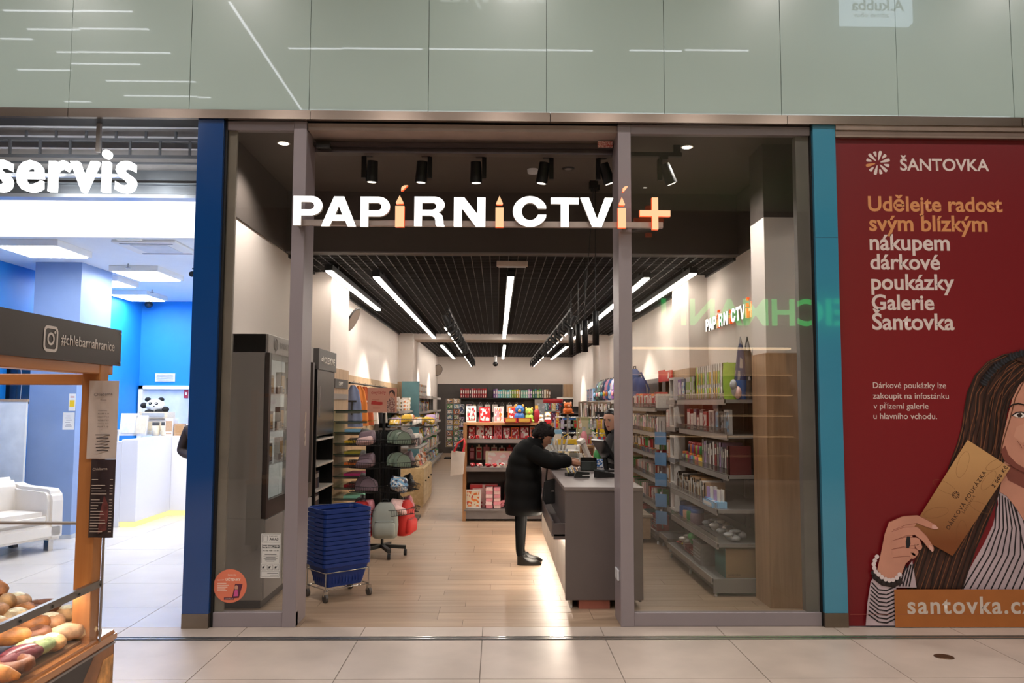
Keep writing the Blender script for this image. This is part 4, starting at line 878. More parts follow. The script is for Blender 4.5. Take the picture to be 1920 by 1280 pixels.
for zz, w in ((1.128, 'lowest'), (1.408, 'middle'), (1.728, 'top')):
    for k in range(4):
        c = ['black', 'white', 'cream', 'dark grey'][(k+int(zz*10)) % 4]
        prod('carton', (.13, .05, .16 if k % 2 else .2), c, (-2.02, .72+.37*k, zz), LF, f'{c} pen gift box, {ONES[k]} from the entrance on the {w} glass shelf of the display case', 'gift box', 'pen boxes in the display case', 'gold')
    for k in range(3): prod('card', (.1, .02, .07), 'white', (-1.97, .9+.37*k, zz), LF, f'small white pen stand card, {ONES[k]} from the entrance, {w} display case shelf', 'card', 'cards in the display case', 'grey')
# black stationery unit
bu = thing('shelving_unit', 'black shelving unit with a white-lettered notebook sign between display case and pillar', 'shelving', (-2.195, 2.38, 0))
UB = mat('#0f0f11', .3, noise=.01)
MB().box(0, .315, 0, .02, 0, 2.0).build('side_panel', UB, bu); MB().box(0, .315, .87, .9, 0, 2.0).build('side_panel', UB, bu); MB().box(0, .015, .02, .87, 0, 2.0).build('back_panel', UB, bu)
MB().box(0, .315, .02, .87, 1.3, 2.0).build('upper_body', mat('#15151a', .25), bu)
MB().box(0, .33, -.01, .91, 2.0, 2.22).build('sign_box', mat('#4b4744', .4), bu, bevel=.002)
text('=MOLESKINE', 0, 0, w=.72, h=.075, mat_=flat('#d8d2c8'), parent=bu, th=LF, loc=(.331, .1, 2.07), bold=.03)
for z in (.25, .48, .72, .98, 1.25): MB().box(.01, .33, .02, .87, z, z+.018).build('shelf', mat('#cfc8c0', .4), bu)
MB().box(.325, .34, .03, .05, 1.5, 1.82).build('handle', ALU, bu)
for z, w in ((.268, 'bottom'), (.498, 'fourth'), (.738, 'third')): row('book', 'notebook', 'notebook', f'on the {w} shelf of the black unit', (-1.92, 2.55), (-1.92, 2.98), z, LF, (.03, .045), .12, .18, ['black', 'dark grey', 'burgundy', 'black', 'navy'], 'notebooks in the black unit', n=5, ref='the entrance', seed=int(z*100))
# pillar with slatwall and glass paper shelves
sw = thing('category_sign', 'dark OBALY sign on the oak clad left pillar', 'sign', (-1.957, 3.62, 1.83), LF)
MB().box(0, .84, -.018, 0, 0, .11).build('board', mat('#3b3735', .5), sw); text('OBALY', .22, .03, h=.05, w=.26, mat_=flat('#d9d4cc'), parent=sw, y=-.019, bold=.03)
mt = thing('wall_rail', 'grey metal rail on the oak pillar under the OBALY sign', 'rail', (-1.957, 3.6, 1.69)); MB().box(0, .012, 0, .9, 0, .07).build('plate', ALU, mt)
pcol = ['white', 'white', 'sky blue', 'yellow', 'olive', 'orange', 'magenta', 'crimson', 'mint', 'teal', 'brown']
for k in range(10):
    z = 1.553-.1315*k
    t = thing('glass_shelf', f'clear glass shelf on the oak pillar, {nth(k)} from the top', 'shelf', (-1.957, 3.68, z), 0, 'glass paper shelves')
    MB().box(0, .4, 0, .75, 0, .007).build('pane', pane('#cfe0d6', 1.5), t); MB().box(.0, .4, -.002, .004, -.001, .009).build('pane_edge', mat('#33443c', .2), t)
    MB().box(0, .3, .1, .108, -.03, 0).build('bracket', ALU, t); MB().box(0, .3, .62, .628, -.03, 0).build('bracket', ALU, t)
    if k >= 2:
        c = pcol[k]; prod('paper', (.3, .21, .03), c, (-1.73, 3.84, z+.008), LF, f'stack of {c} paper on the glass shelf {nth(k)} from the top', 'paper stack', 'paper on the glass shelves', name='paper_stack')
        prod('paper', (.3, .21, .022), c, (-1.73, 4.12, z+.008), LF, f'rear stack of {c} paper on the glass shelf {nth(k)} from the top', 'paper stack', 'paper on the glass shelves', name='paper_stack')
# hanging aprons on a rail, left wall
hr = thing('hanging_rail', 'black wall rail with aprons hanging from it on the left wall', 'rail', (-2.17, 5.3, 1.93)); MB().cyl((.12, -.1, 0), (.12, 3.8, 0), .012, n=8).build('bar', BLACK, hr)
for y in (.1, 1.8, 3.5): MB().box(0, .12, y-.01, y+.01, -.01, .01).build('bracket', BLACK, hr)
for k, (c, c2) in enumerate([('#6f7c9c', 'black'), ('#d9823a', 'orange'), ('#b5582e', 'white'), ('#e0dbd4', 'black'), ('#1d1c20', 'grey'), ('#c9c0b4', 'brown'), ('#3f5c55', 'black')]):
    y = 5.45+k*.52; nm = ['grey-blue', 'orange', 'rust red', 'white', 'black', 'beige', 'dark green'][k]
    t = thing('apron', f'{nm} apron hanging from the left wall rail', 'apron', (-2.05, y, 1.93)); m = MB(); R = []
    for z, w, o_ in ((-.03, .05, 0), (-.1, .12, .01), (-.3, .17, .02), (-.62, .2, .03)): R.append([(o_+w*.62*math.cos(a), .02*math.sin(5*a)+w*.3*math.sin(a), z) for a in [2*PI*i/14 for i in range(14)]])
    m.ring(R); m.build('cloth', mat(c, .8, noise=.08), t); MB().tube([(0, 0, -.03), (0, 0, .02), (.02, 0, .03)], .004, 5).build('hook', CHROME, t); MB().box(-.05, .07, -.09, -.075, -.27, -.245).box(-.0, .015, -.09, -.075, -.45, -.27).build('tie', pm(c2), t)

# ================================================================== SHOPPING BASKETS
tr = thing('basket_trolley', 'chrome wheeled trolley under the stack of blue shopping baskets', 'trolley', (-1.355, .98, 0), .72)
cw, cd_ = .21, .155
for z in (.10, .235): MB().tube([(-cw, -cd_, z), (cw, -cd_, z), (cw, cd_, z), (-cw, cd_, z)], .005, 6, close=True).build('wire_ring', CHROME, tr)
for sx in (-1, 1):
    for sy in (-1, 1):
        MB().cyl((sx*cw, sy*cd_, .085), (sx*cw, sy*cd_, .235), .005, n=6).build('post', CHROME, tr)
        w_ = MB().cyl((sx*cw-.012, sy*cd_, .035), (sx*cw+.012, sy*cd_, .035), .035, n=14); w_.build('wheel', mat('#4a4543', .5), tr); MB().box(sx*cw-.018, sx*cw+.018, sy*cd_-.012, sy*cd_+.012, .05, .09).build('fork', CHROME, tr)
MB().box(-cw, cw, -.004, .004, .096, .104).box(-.004, .004, -cd_, cd_, .096, .104).build('cross_wire', CHROME, tr)
BB = mat('#0a2f78', .35, noise=.03)
def basket():
    m = MB(); H = .2; a, b, c, d = .17, .115, .225, .155
    def R(t, e=0): return rrect(-(a+(c-a)*t)+e, (a+(c-a)*t)-e, -(b+(d-b)*t)+e, (b+(d-b)*t)-e, .03, 3)
    m.ring([[(x, y, H*t) for x, y in R(t)] for t in (0, .85)], smooth=False, cap=False)
    m.poly([(x, y, .002) for x, y in R(0)])
    rim = [[(x, y, z) for x, y in R(1, e)] for z, e in ((H*.85, .012), (H*.85, -.004), (H, -.004), (H, .006), (H*.87, .012))]
    m.ring(rim, smooth=False, cap=False)
    for s in (-1, 1):
        for k in range(9): m.box(-.13+k*.032, -.122+k*.032, s*(b+.012), s*(b+.017), .03, .085)
        for k in range(6): m.box(s*(a+.018), s*(a+.023), -.085+k*.033, -.078+k*.033, .03, .085)
    return m
bme = basket().mesh('basket', [BB])
hme = MB().tube([(-.231, 0, 0), (-.23, .1, .004), (-.2, .16, .005), (.2, .16, .005), (.23, .1, .004), (.231, 0, 0)], .005, 5).mesh('handle', [flat('#123a80', .35)])
NB = 13
for k in range(NB):
    o = thing('shopping_basket', f'blue plastic shopping basket, {"topmost" if k == NB-1 else "lowest" if k == 0 else nth(k)+" from the bottom"} of the stack by the left post', 'basket', (-1.355, .98, .108+.037*k), .72+(k % 3-1)*.008, 'stacked blue shopping baskets')
    link('shell', bme, o); link('handle', hme, o, (0, 0, .2))

# ================================================================== SPINNING POUCH RACK
sp = thing('spinner_rack', 'black wire spinner rack with pencil pouches and backpacks behind the blue baskets', 'display rack', (-1.235, 2.8, 0))
MB().cyl((0, 0, .09), (0, 0, 1.54), .016, n=10).build('pole', BLACK, sp)
for k in range(5):
    a = math.radians(-65+72*k); x, y = .25*math.cos(a), .25*math.sin(a)
    MB().obox((x*.5, y*.5, .1), (x*.52, y*.52, -.01), (-.02*math.sin(a), .02*math.cos(a), 0), (0, 0, .018)).build('foot', BLACK, sp)
    MB().cyl((x-.015, y, .035), (x+.015, y, .035), .034, n=12).build('caster', flat('#151415', .6), sp)
def wire_basket(parent, c, w, d, h, th):
    m = MB(); ca, sa = math.cos(th), math.sin(th)
    T = lambda x, y, z: (c[0]+x*ca-y*sa, c[1]+x*sa+y*ca, c[2]+z)
    for z, q in ((0, .9), (h, 1)): m.tube([T(-w/2*q, -d/2*q, z), T(w/2*q, -d/2*q, z), T(w/2*q, d/2*q, z), T(-w/2*q, d/2*q, z)], .0035, 5, close=True)
    n = 10
    for k in range(n+1):
        x = -w/2+w*k/n
        m.tube([T(x*.9, -d/2*.9, 0), T(x, -d/2, h)], .0022, 4); m.tube([T(x*.9, -d/2*.9, 0), T(x*.9, d/2*.9, 0)], .0022, 4)
    for k in range(5):
        y = -d/2+d*k/4
        for s in (-1, 1): m.tube([T(s*w/2*.9, y*.9, 0), T(s*w/2, y, h)], .0022, 4)
    return m.build('wire_basket', BLACK, parent)
for k in range(4): # wire core panels
    a = k*PI/2+.4; m = MB()
    for j in range(17):
        u = -.13+j*.01625; x, y = .135*math.cos(a)-u*math.sin(a), .135*math.sin(a)+u*math.cos(a); m.cyl((x, y, .3), (x, y, 1.34), .0045, n=4)
    for z in (.5, .75, 1.0, 1.34): m.tube([(.135*math.cos(a)+.13*math.sin(a), .135*math.sin(a)-.13*math.cos(a), z), (.135*math.cos(a)-.13*math.sin(a), .135*math.sin(a)+.13*math.cos(a), z)], .003, 4)
    m.build('wire_panel', BLACK, sp)
for sx in (-1, 1): MB().box(sx*.11-.075, sx*.11+.075, -.03, .03, .52, 1.32).build('backing_panel', mat('#141213', .6, noise=.2, scale=40., stretch=(6, 1, .4)), sp)
tiers = [(1.2, 'top'), (.96, 'second'), (.71, 'third'), (.47, 'fourth')]
pc = [['mauve', 'sage', 'grey', 'dark grey'], ['mauve', 'sage', 'mauve', 'grey'], ['mauve', 'white', 'black', 'grey'], ['pink', 'pale pink', 'pink', 'grey']]
for i, (z, w) in enumerate(tiers):
    for j, a in enumerate((-125, -45, 25, 140)):
        A = math.radians(a); x, y = .27*math.cos(A), .27*math.sin(A); th = A+PI/2
        wire_basket(sp, (x, y, z), .33, .2, .06, th)
        X, Y = -1.235+x, 2.8+y; c = pc[i][j]; jw = ['left', 'right', 'rear right', 'rear left'][j]
        if i < 2 and j == 1 or (i == 2 and j == 0):
            prod('domepouch', (.24, .06, .15), c, (X-.02, Y+.04, z+.01), th-.1, f'{c} dome shaped pouch standing at the back of the {jw} {w} spinner basket', 'pouch', 'pouches on the spinner rack', 'dark grey', tilt=-.2)
            prod('domepouch', (.2, .06, .13), c, (X+.04, Y-.02, z+.01), th+.1, f'{c} dome shaped pouch at the front of the {jw} {w} spinner basket', 'pouch', 'pouches on the spinner rack', 'dark grey', tilt=-.1)
        else:
            pr = ('sky blue', 'navy') if c == 'white' else None
            prod('pouch', (.22, .09, .14), c, (X, Y+.04, z+.01), th, f'{c} soft pouch at the back of the {jw} {w} spinner basket', 'pouch', 'pouches on the spinner rack', 'dark grey', tilt=-.25, pr=pr)
            prod('pouch', (.19, .1, .08), 'pale pink' if c == 'mauve' and j == 0 and i == 0 else c, (X+.02*math.cos(A), Y-.04, z+.01), th+.2, f'small {c} pouch lying at the front of the {jw} {w} spinner basket', 'pouch', 'pouches on the spinner rack', 'black', pr=pr, tilt=-.5)
def backpack(loc, th, col, label, s=1., pr=None, hang=True, group=None, lean=0.):
    m1 = pm(col, pr) if col in PAL else mat(col, .7, noise=.04)
    t = thing('backpack', label, 'backpack', loc, th, group); t.scale = (s, s, s); t.rotation_euler = (lean, 0, th)
    def sec(z, w, d, y=0): return [(w*math.copysign(abs(math.cos(a))**.55, math.cos(a)), y+d*math.copysign(abs(math.sin(a))**.75, math.sin(a)), z) for a in [2*PI*i/20 for i in range(20)]]
    MB().ring([sec(0, .105, .05), sec(.02, .13, .07), sec(.14, .142, .082), sec(.26, .132, .075), sec(.33, .1, .06), sec(.37, .06, .035)]).build('body', m1, t)
    MB().ring([sec(.03, .1, .02, -.07), sec(.05, .112, .035, -.075), sec(.15, .11, .035, -.08), sec(.19, .09, .02, -.07)]).build('front_pocket', m1, t)
    MB().tube([(-.1, -.085, .175), (-.05, -.112, .185), (.05, -.112, .185), (.1, -.085, .175)], .003, 5).build('zip', flat('#3a3836', .5), t)
    MB().tube([(-.03, .02, .36), (-.03, .02, .4), (.03, .02, .4), (.03, .02, .36)], .006, 6).build('top_loop', flat('#2a2a2a', .7), t)
    for s_ in (-1, 1): MB().tube([(s_*.06, .07, .33), (s_*.09, .11, .22), (s_*.1, .07, .05)], .012, 6).build('strap', m1, t)
    return t
bp = [(-1.43, 2.6, -.6, '#b3201f', 'red backpack hanging on the left of the spinner rack'), (-1.17, 2.52, .08, '#8d918b', 'grey-green backpack hanging at the front of the spinner rack'), (-.985, 2.74, 1.25, '#c0251f', 'red backpack hanging on the right of the spinner rack'), (-1.03, 2.86, 1.9, '#1b1b1d', 'black backpack hanging at the rear of the spinner rack'), (-1.5, 2.95, -1.6, '#2a2320', 'dark brown backpack hanging behind the left red backpack')]
for x, y, th, c, l in bp: backpack((x, y, .235), th, c, l, 1.0)
ss = thing('display_sign', 'salmon oxylady sign with a red pencil case on top of the pouch spinner', 'sign', (-1.41, 2.74, 1.545), -.03)
MB().box(0, .32, 0, .006, 0, .27).build('panel', mat('#c98e78', .5, noise=.04), ss)
text('oxylady', .04, .19, w=.16, mat_=flat('#a83a34'), parent=ss, y=-.001)
MB().prism([(.04, .09), (.14, .08), (.165, .09), (.165, .115), (.1, .12), (.09, .13), (.045, .125)], -.002, 0).build('printed_case', flat('#b3302a'), ss)
MB().box(.05, .13, -.002, 0, .135, .14).box(.06, .14, -.002, 0, .045, .052).build('small_print', flat('#a8604c'), ss)
MB().prism([(.21, 0), (.3, 0), (.305, .1), (.29, .16), (.25, .17), (.215, .12)], -.002, 0).build('printed_blouse', prt('#8a5a52', '#c0a090', '#5b3a3a', 16), ss)
MB().prism([(.262+.025*math.cos(a*PI/6), .2+.03*math.sin(a*PI/6)) for a in range(12)], -.003, 0).build('printed_face', flat('#c48a70'), ss)
MB().prism([(.235, .18), (.24, .235), (.275, .25), (.3, .22), (.3, .17), (.285, .2), (.265, .225), (.245, .215)], -.004, 0).build('printed_hair', flat('#3c2320'), ss)

# ================================================================== LEFT GONDOLAS
def shelving(name, label, x0, x1, y0, y1, levels, face, top, foot=True, lip=0, backz=None, ends=True, cat='shelving'):
    """wall shelving running along Y; face = +1 opens to +X (left wall), -1 opens to -X"""
    t = thing(name, label, cat, (0, 0, 0)); b = x0 if face > 0 else x1; f = x1 if face > 0 else x0
    MB().box(b, b+face*.03, y0, y1, .05, top).build('back_panel', mat('#55504d', .5), t)
    n = max(1, round((y1-y0)/1.0))
    for k in range(n+1):
        y = y0+(y1-y0)*k/n; MB().box(b, b+face*.07, y-.015, y+.015, 0, top).build('upright', SHELFG, t)
    for i, (z, d) in enumerate(levels):
        m = MB(); m.box(b+face*.03, b+face*d, y0, y1, z-.03, z); m.box(b+face*(d-.012), b+face*(d+.004), y0, y1, z-.045, z+.008, 1)
        m.build('base_shelf' if i == 0 and foot else 'shelf', [SHELFG, mat('#a8a19c', .35, .3)], t)
        if i == 0 and foot:
            MB().box(b+face*(d-.06), b+face*(d-.05), y0, y1, .03, z-.03).box(b, b+face*(d-.05), y0, y0+.012, .03, z-.03).build('kick_panel', SHELFG, t)
            for k in range(n+1):
                y = min(y1-.04, y0+.03+(y1-y0)*k/n); MB().cyl((b+face*(d-.04), y, 0), (b+face*(d-.04), y, .04), .016, .01, n=10).build('foot', PLAST, t)
        if lip and i > 0:
            g = MB(); X = b+face*(d+.002); nn = int((y1-y0)/.035)
            for z_ in (.003, .055): g.box(X-.002, X+.002, y0, y1, z+z_, z+z_+.004)
            for k in range(nn): g.box(X-.001, X+.001, y0+.035*k, y0+.035*k+.003, z, z+.055)
            g.build('wire_lip', CHROME, t, kind='stuff')
            pm_ = MB().box(X-.004*face, X-.003*face, y0, y1, z, z+.055); pm_.build('clear_lip', ACRYL, t)
    return t
# A: gift bag shelving Y 5..10
shelving('shelving_unit', 'grey wall shelving with fabric bags between the aprons and the left wall corner', -2.17, -1.75, 8.4, 10.8, [(.14, .5), (.5, .42), (.85, .42), (1.2, .42), (1.5, .42)], 1, 1.62)
for z, w, kk in ((.14, 'bottom', 'carton'), (.5, 'lowest upper', 'pouch'), (.85, 'second', 'jar'), (1.2, 'third', 'pouch'), (1.5, 'top', 'stack')):
    row(kk, {'carton': 'gift box', 'pouch': 'fabric bag', 'jar': 'candle jar', 'stack': 'towel pile'}[kk], {'carton': 'gift box', 'pouch': 'bag', 'jar': 'jar', 'stack': 'towel pile'}[kk], f'{w} shelf of the bag shelving', (-1.78, 8.45), (-1.78, 10.8), z, LF, (.14, .24), .16, (.16, .26), ['kraft', 'white', 'yellow', 'dark grey', 'pale pink', 'sage', 'orange', 'cream'], 'goods on the bag shelving', ref='the entrance', seed=int(z*10), gap=(.01, .05), prs=[None, ('white', 'yellow'), None])
# yellow bargain basket and low wooden cabinet
bt = thing('wire_basket_table', 'wire basket table heaped with yellow packets behind the pouch spinner', 'display table', (-1.2, 5.6, 0))
MB().cyl((-.2, 0, .03), (-.2, 0, 1.33), .03, n=10).build('pedestal', ALU, bt); MB().box(-.4, .1, -.25, .25, 0, .03).build('foot_plate', DKMET, bt)
m = MB(); m.box(-.32, .32, -.37, .37, 1.32, 1.335)
for s in (-1, 1): m.box(-.32, .32, s*.37-.003, s*.37+.003, 1.42, 1.43).box(s*.32-.003, s*.32+.003, -.37, .37, 1.42, 1.43)
for k in range(17): m.box(-.32+.04*k-.001, -.32+.04*k+.001, -.371, -.369, 1.33, 1.43).box(-.32+.04*k-.001, -.32+.04*k+.001, .369, .371, 1.33, 1.43)
m.build('wire_tray', CHROME, bt)
rr = random.Random(9)
for k in range(14):
    c = ['yellow', 'yellow', 'white', 'yellow', 'lilac', 'yellow', 'orange'][k % 7]; prod('pouch', (.15, .06, .12), c, (-1.2-.24+.16*(k % 4), 5.6-.26+.15*(k//4), 1.34+.04*(k % 2)), rr.uniform(-.5, .5), f'{c} packet, {nth(k)} in the heap in the wire basket table', 'packet', 'packets heaped in the wire basket table', 'orange', tilt=rr.uniform(-1.2, -.4), pr=('yellow', 'white') if k % 3 == 0 else None)
wc = thing('wooden_cabinet', 'low pale wooden cabinet with drawers behind the pouch spinner', 'cabinet', (-1.62, 6.9, 0))
BR = wood('#b59c73', '#cdb68c', 'y', 3.)
MB().box(0, .45, 0, 1.6, 0, .62).build('body', BR, wc, bevel=.005)
for k in range(3): d_ = MB().box(.45, .462, .02+.53*k, .53+.53*k, .05, .6).build('drawer', BR, wc); MB().ell((.475, .27+.53*k, .4), .014, 8).build('knob', DKMET, d_)
MB().box(0, .03, 0, 1.6, .62, 1.25).box(0, .4, 0, 1.6, .92, .94).build('upper_rack', SHELFG, wc)
row('plush', 'toy figure', 'toy', 'on the low wooden cabinet', (-1.22, 6.95), (-1.22, 8.4), .62, LF, (.13, .17), .13, (.15, .22), ['beige', 'orange', 'pink', 'brown', 'white', 'peach'], 'toys on the wooden cabinet', ref='the entrance', gap=.02)
row('jar', 'decor jar', 'jar', 'rack over the wooden cabinet', (-1.3, 6.95), (-1.3, 8.4), .94, LF, (.1, .14), .12, (.12, .2), ['grey', 'pale pink', 'beige', 'silver', 'dark grey'], 'jars over the wooden cabinet', ref='the entrance', gap=.02)
# B: book and bag run, Y 10.9..18.6
shelving('shelving_unit', 'long grey shelving of bags and books along the far left aisle', -1.99, -1.62, 10.9, 18.4, [(.16, .37), (.5, .3), (.85, .3), (1.15, .3), (1.45, .3), (1.8, .3)], 1, 1.85)
te = thing('end_panel', 'teal blue end panel of the far left shelving', 'panel', (-1.99, 10.86, 0)); MB().box(0, .37, 0, .03, .05, 2.1).build('board', mat('#5d8a94', .5), te)
cs = ['white', 'teal', 'red', 'cream', 'mint', 'pink', 'sky blue', 'orange', 'dark grey', 'yellow', 'green', 'navy', 'lilac', 'brown']
for i, (z, w, kk) in enumerate(((.16, 'bottom', 'bag'), (.5, 'second', 'carton'), (.85, 'third', 'bag'), (1.15, 'fourth', 'carton'), (1.45, 'fifth', 'book'), (1.8, 'top', 'binder'))):
    wv = {'bag': (.18, .3), 'carton': (.16, .3), 'book': (.05, .09), 'binder': (.07, .09)}[kk]
    row(kk, {'bag': 'gift bag', 'carton': 'toy box', 'book': 'book', 'binder': 'box file'}[kk], {'bag': 'gift bag', 'carton': 'box', 'book': 'book', 'binder': 'box file'}[kk], f'on the {w} shelf of the long left shelving', (-1.715, 11.0), (-1.715, 18.2 if kk != 'book' else 14.5), z, LF, wv, .19, (.17, .245) if kk != 'binder' else .27, cs[i:]+cs[:i], f'{kk} goods on the long left shelving', ref='its near end', seed=i+3, gap=(.005, .06) if kk != 'binder' else .003, prs=[('white', 'navy'), None, ('yellow', 'red'), None, ('sky blue', 'pink')], jit=.12, n=34)
# greeting card spinner at the far end
cs_ = thing('card_spinner', 'tall card spinner stand at the far end of the left aisle', 'display rack', (-1.3, 18.3, 0))
MB().cyl((0, 0, 0), (0, 0, 1.8), .02, n=8).build('pole', ALU, cs_); MB().box(-.25, .25, -.25, .25, 0, .04).build('base', BLACK, cs_)
for x in (-.21, .21): MB().box(x-.008, x+.008, -.2, -.18, .35, 1.78).build('side_rail', ALU, cs_)
for k in range(9): MB().box(-.2, .2, -.19, -.1, .35+.16*k, .36+.16*k).build('pocket', ALU, cs_)
for k in range(9):
    for j in range(2):
        c = ['yellow', 'blue', 'brown', 'teal', 'orange', 'green', 'sky blue', 'tan', 'cream'][(k*2+j) % 9]
        prod('card', (.17, .012, .13), c, (-1.4+.2*j, 18.3-.16, .37+.16*k), 0, f'{c} greeting card, {["left", "right"][j]} pocket, {nth(k)} tier from the bottom of the card spinner', 'greeting card', 'cards in the card spinner', 'white', pr=('green', 'white') if k % 2 else ('tan', 'navy'))
# round wall mirrors
for (x, y, z, l, a) in ((-1.93, 20.2, 2.72, 'round convex security mirror in the far left corner', .6), (-2.06, 5.35, 2.83, 'round convex security mirror on the left wall beyond the first pillar', .75)):
    t = thing('security_mirror', l, 'mirror', (x, y, z), a); MB().lathe(0, 0, [(.0, 0), (.17, .0), (.175, .02)], 24).build('dish', flat('#b9b2ac', .05, metal=1.), t); MB().tube([(.178*math.cos(i*PI/12), .178*math.sin(i*PI/12), .01) for i in range(24)], .012, 6, close=True).build('rim', DKMET, t)
    t.rotation_euler = Vector((.95, -.12, -.5) if y < 10 else (.75, -.9, -.3)).to_track_quat('Z', 'Y').to_euler(); MB().cyl((0, 0, .0), (0, 0, -.1), .012, n=8).build('arm', DKMET, t)

# ================================================================== RED GIFT GONDOLA (centre)
GX0, GX1, GY = -.43, .78, 5.4
gd = thing('gift_gondola', 'freestanding gondola of red valentine gifts in the middle of the shop', 'shelving', (0, 0, 0))
MB().box(GX0-.045, GX0, GY, 6.2, 0, 1.37).build('side_panel', wood('#8a5f3c', '#a67950', 'z'), gd); MB().box(GX1, GX1+.045, GY, 6.2, 0, 1.37).build('side_panel', wood('#8a5f3c', '#a67950', 'z'), gd)
MB().box(GX0-.045, GX1+.045, 5.62, 6.2, 1.335, 1.37).build('top_board', wood('#a3754a', '#bd8d5f', 'x'), gd)
MB().box(GX0, GX1, 5.95, 5.97, 0, 1.335).build('back_panel', mat('#4a403d', .6), gd)
for z, y0 in ((.74, GY+.02), (1.13, 5.6)): MB().box(GX0, GX1, y0, 5.95, z-.025, z).box(GX0, GX1, y0-.01, y0, z-.05, z+.004, 1).build('shelf', [SHELFG, mat('#7d7470', .4)], gd)
MB().box(GX0-.02, GX1+.02, GY-.02, 5.95, .14, .165).box(GX0, GX1, GY, GY+.01, .03, .14).build('base_shelf', mat('#6b6462', .45), gd)
MB().box(GX0, GX1, 5.93, 5.95, 1.0, 1.09).build('label_rail', DKMET, gd)
for s in range(8): pass
P_ = ['red', 'pale pink', 'red', 'pink', 'crimson', 'orange', 'red', 'white', 'crimson']
prr = [('white', 'pink'), ('red', 'white'), ('white', 'crimson'), ('orange', 'red')]
row('card', 'heart print gift book', 'gift book', 'upper shelf of the red gift gondola', (GX0+.02, 5.72), (GX1-.02, 5.72), 1.13, 0, (.1, .13), .02, (.17, .2), P_, 'gift books on the red gondola', prs=prr, tilt=-.12, gap=.012, col2=['white', 'red', 'pink'])
row('swirl', 'little heart ornament', 'ornament', 'front of the upper shelf of the red gondola', (GX0+.02, 5.63), (GX1-.1, 5.63), 1.13, 0, (.05, .08), .06, (.05, .08), ['white', 'red', 'pale pink'], 'ornaments on the red gondola', gap=(.02, .08), col2='red')
row('blister', 'hanging sticker card', 'sticker card', 'hanging row of the red gift gondola', (GX0+.03, 5.86), (GX1-.02, 5.86), .82, 0, (.075, .095), .03, (.2, .22), ['crimson', 'cream', 'pink', 'white', 'white', 'red', 'pale pink', 'cream', 'pink'], 'sticker cards on the red gondola', gap=.025, col2=['red', 'pink'])
row('bow', 'gift bow', 'gift bow', 'middle shelf of the red gift gondola', (GX0+.05, 5.46), (GX1-.02, 5.46), .74, 0, (.07, .12), .09, (.06, .09), ['red', 'pale pink', 'crimson', 'red', 'white', 'red'], 'bows on the red gondola', gap=(.0, .04), col2=['red', 'pink'])
prod('card', (.38, .02, .22), 'cream', (.03, 5.68, .74), 0, 'wide cream printed card tray at the back of the middle gondola shelf', 'card', None, 'pale pink', tilt=-.1, pr=('pale pink', 'white'))
prod('carton', (.16, .14, .17), 'red', (.26, 5.55, .74), 0, 'red gift tin beside the cream card on the middle gondola shelf', 'gift box', None, 'crimson')
prod('carton', (.4, .25, .32), 'red', (-.18, 5.72, .165), 0, 'large red gift box with a ribbon on the bottom gondola shelf', 'gift box', None, 'pale pink')
MBX = thing('gift_ribbon', 'white ribbon round the large red gift box', 'ribbon', (-.18, 5.72, .165)); MB().box(-.02, .02, -.127, -.125, 0, .32).box(-.02, .02, -.127, .127, .32, .322).build('band', pm('pale pink'), MBX)
prod('card', (.22, .02, .26), 'white', (-.33, 5.5, .165), 0, 'white gift book with printed bears at the left of the bottom gondola shelf', 'gift book', None, 'cream', tilt=-.1, pr=('orange', 'red'), scale=9)
prod('stack', (.1, .22, .3), 'pink', (-.1, 5.53, .165), 0, 'pink striped gift box standing in the middle of the bottom gondola shelf', 'gift box', None, 'pale pink'); prod('stack', (.1, .22, .3), 'pale pink', (.01, 5.53, .165), 0, 'pale pink striped gift box beside the pink striped one', 'gift box', None, 'pink')
prod('carton', (.36, .22, .34), 'crimson', (.3, 5.75, .165), 0, 'dark red gift box at the right of the bottom gondola shelf', 'gift box', None, 'crimson')
prod('swirl', (.26, .16, .15), 'pink', (.1, 5.47, .165), 0, 'round pink plush cushion on the bottom gondola shelf', 'cushion', None, 'pink'); prod('plush', (.2, .16, .2), 'white', (.32, 5.5, .165), 0, 'white plush toy beside the pink cushion on the bottom gondola shelf', 'soft toy', None, 'pink')
# on top of the gondola
row('card', 'framed greeting card', 'greeting card', 'on top of the red gift gondola', (GX0-.02, 5.8), (.45, 5.8), 1.37, 0, (.13, .17), .02, (.22, .25), ['white', 'red', 'pale pink', 'orange', 'white'], 'cards on top of the gondola', prs=[('white', 'grey'), ('red', 'white'), ('pink', 'orange')], gap=(.03, .08), tilt=-.1, col2=['white', 'red'])
for k, (x, kd, c, s, l) in enumerate([(.33, 'plush', 'blue', (.2, .16, .26), 'blue and gold plush figure'), (.47, 'plush', 'lime', (.17, .14, .22), 'green plush figure'), (.58, 'bottle', 'crimson', (.09, .09, .25), 'dark red bottle'), (.64, 'plush', 'white', (.11, .1, .12), 'small white ceramic bear'), (.74, 'plush', 'white', (.12, .11, .15), 'larger white ceramic bear'), (.2, 'carton', 'red', (.18, .1, .07), 'flat red chocolate box'), (.4, 'carton', 'crimson', (.2, .1, .07), 'flat dark red chocolate box')]):
    prod(kd, s, c, (x, 5.68 if k < 5 else 5.64, 1.37), 0, f'{l} on top of the red gift gondola', 'gift' if kd != 'plush' else 'figure', None, 'gold')
t = thing('price_card', 'small red price card at the top right corner of the gondola', 'price card', (.74, 5.6, 1.36)); MB().box(-.05, .05, 0, .004, 0, .06).build('card', pm('red'), t)
tb = thing('fabric_bag', 'white fabric gift bag with red straps hanging on the left side of the gondola', 'bag', (-.55, 5.36, .63), -.1)
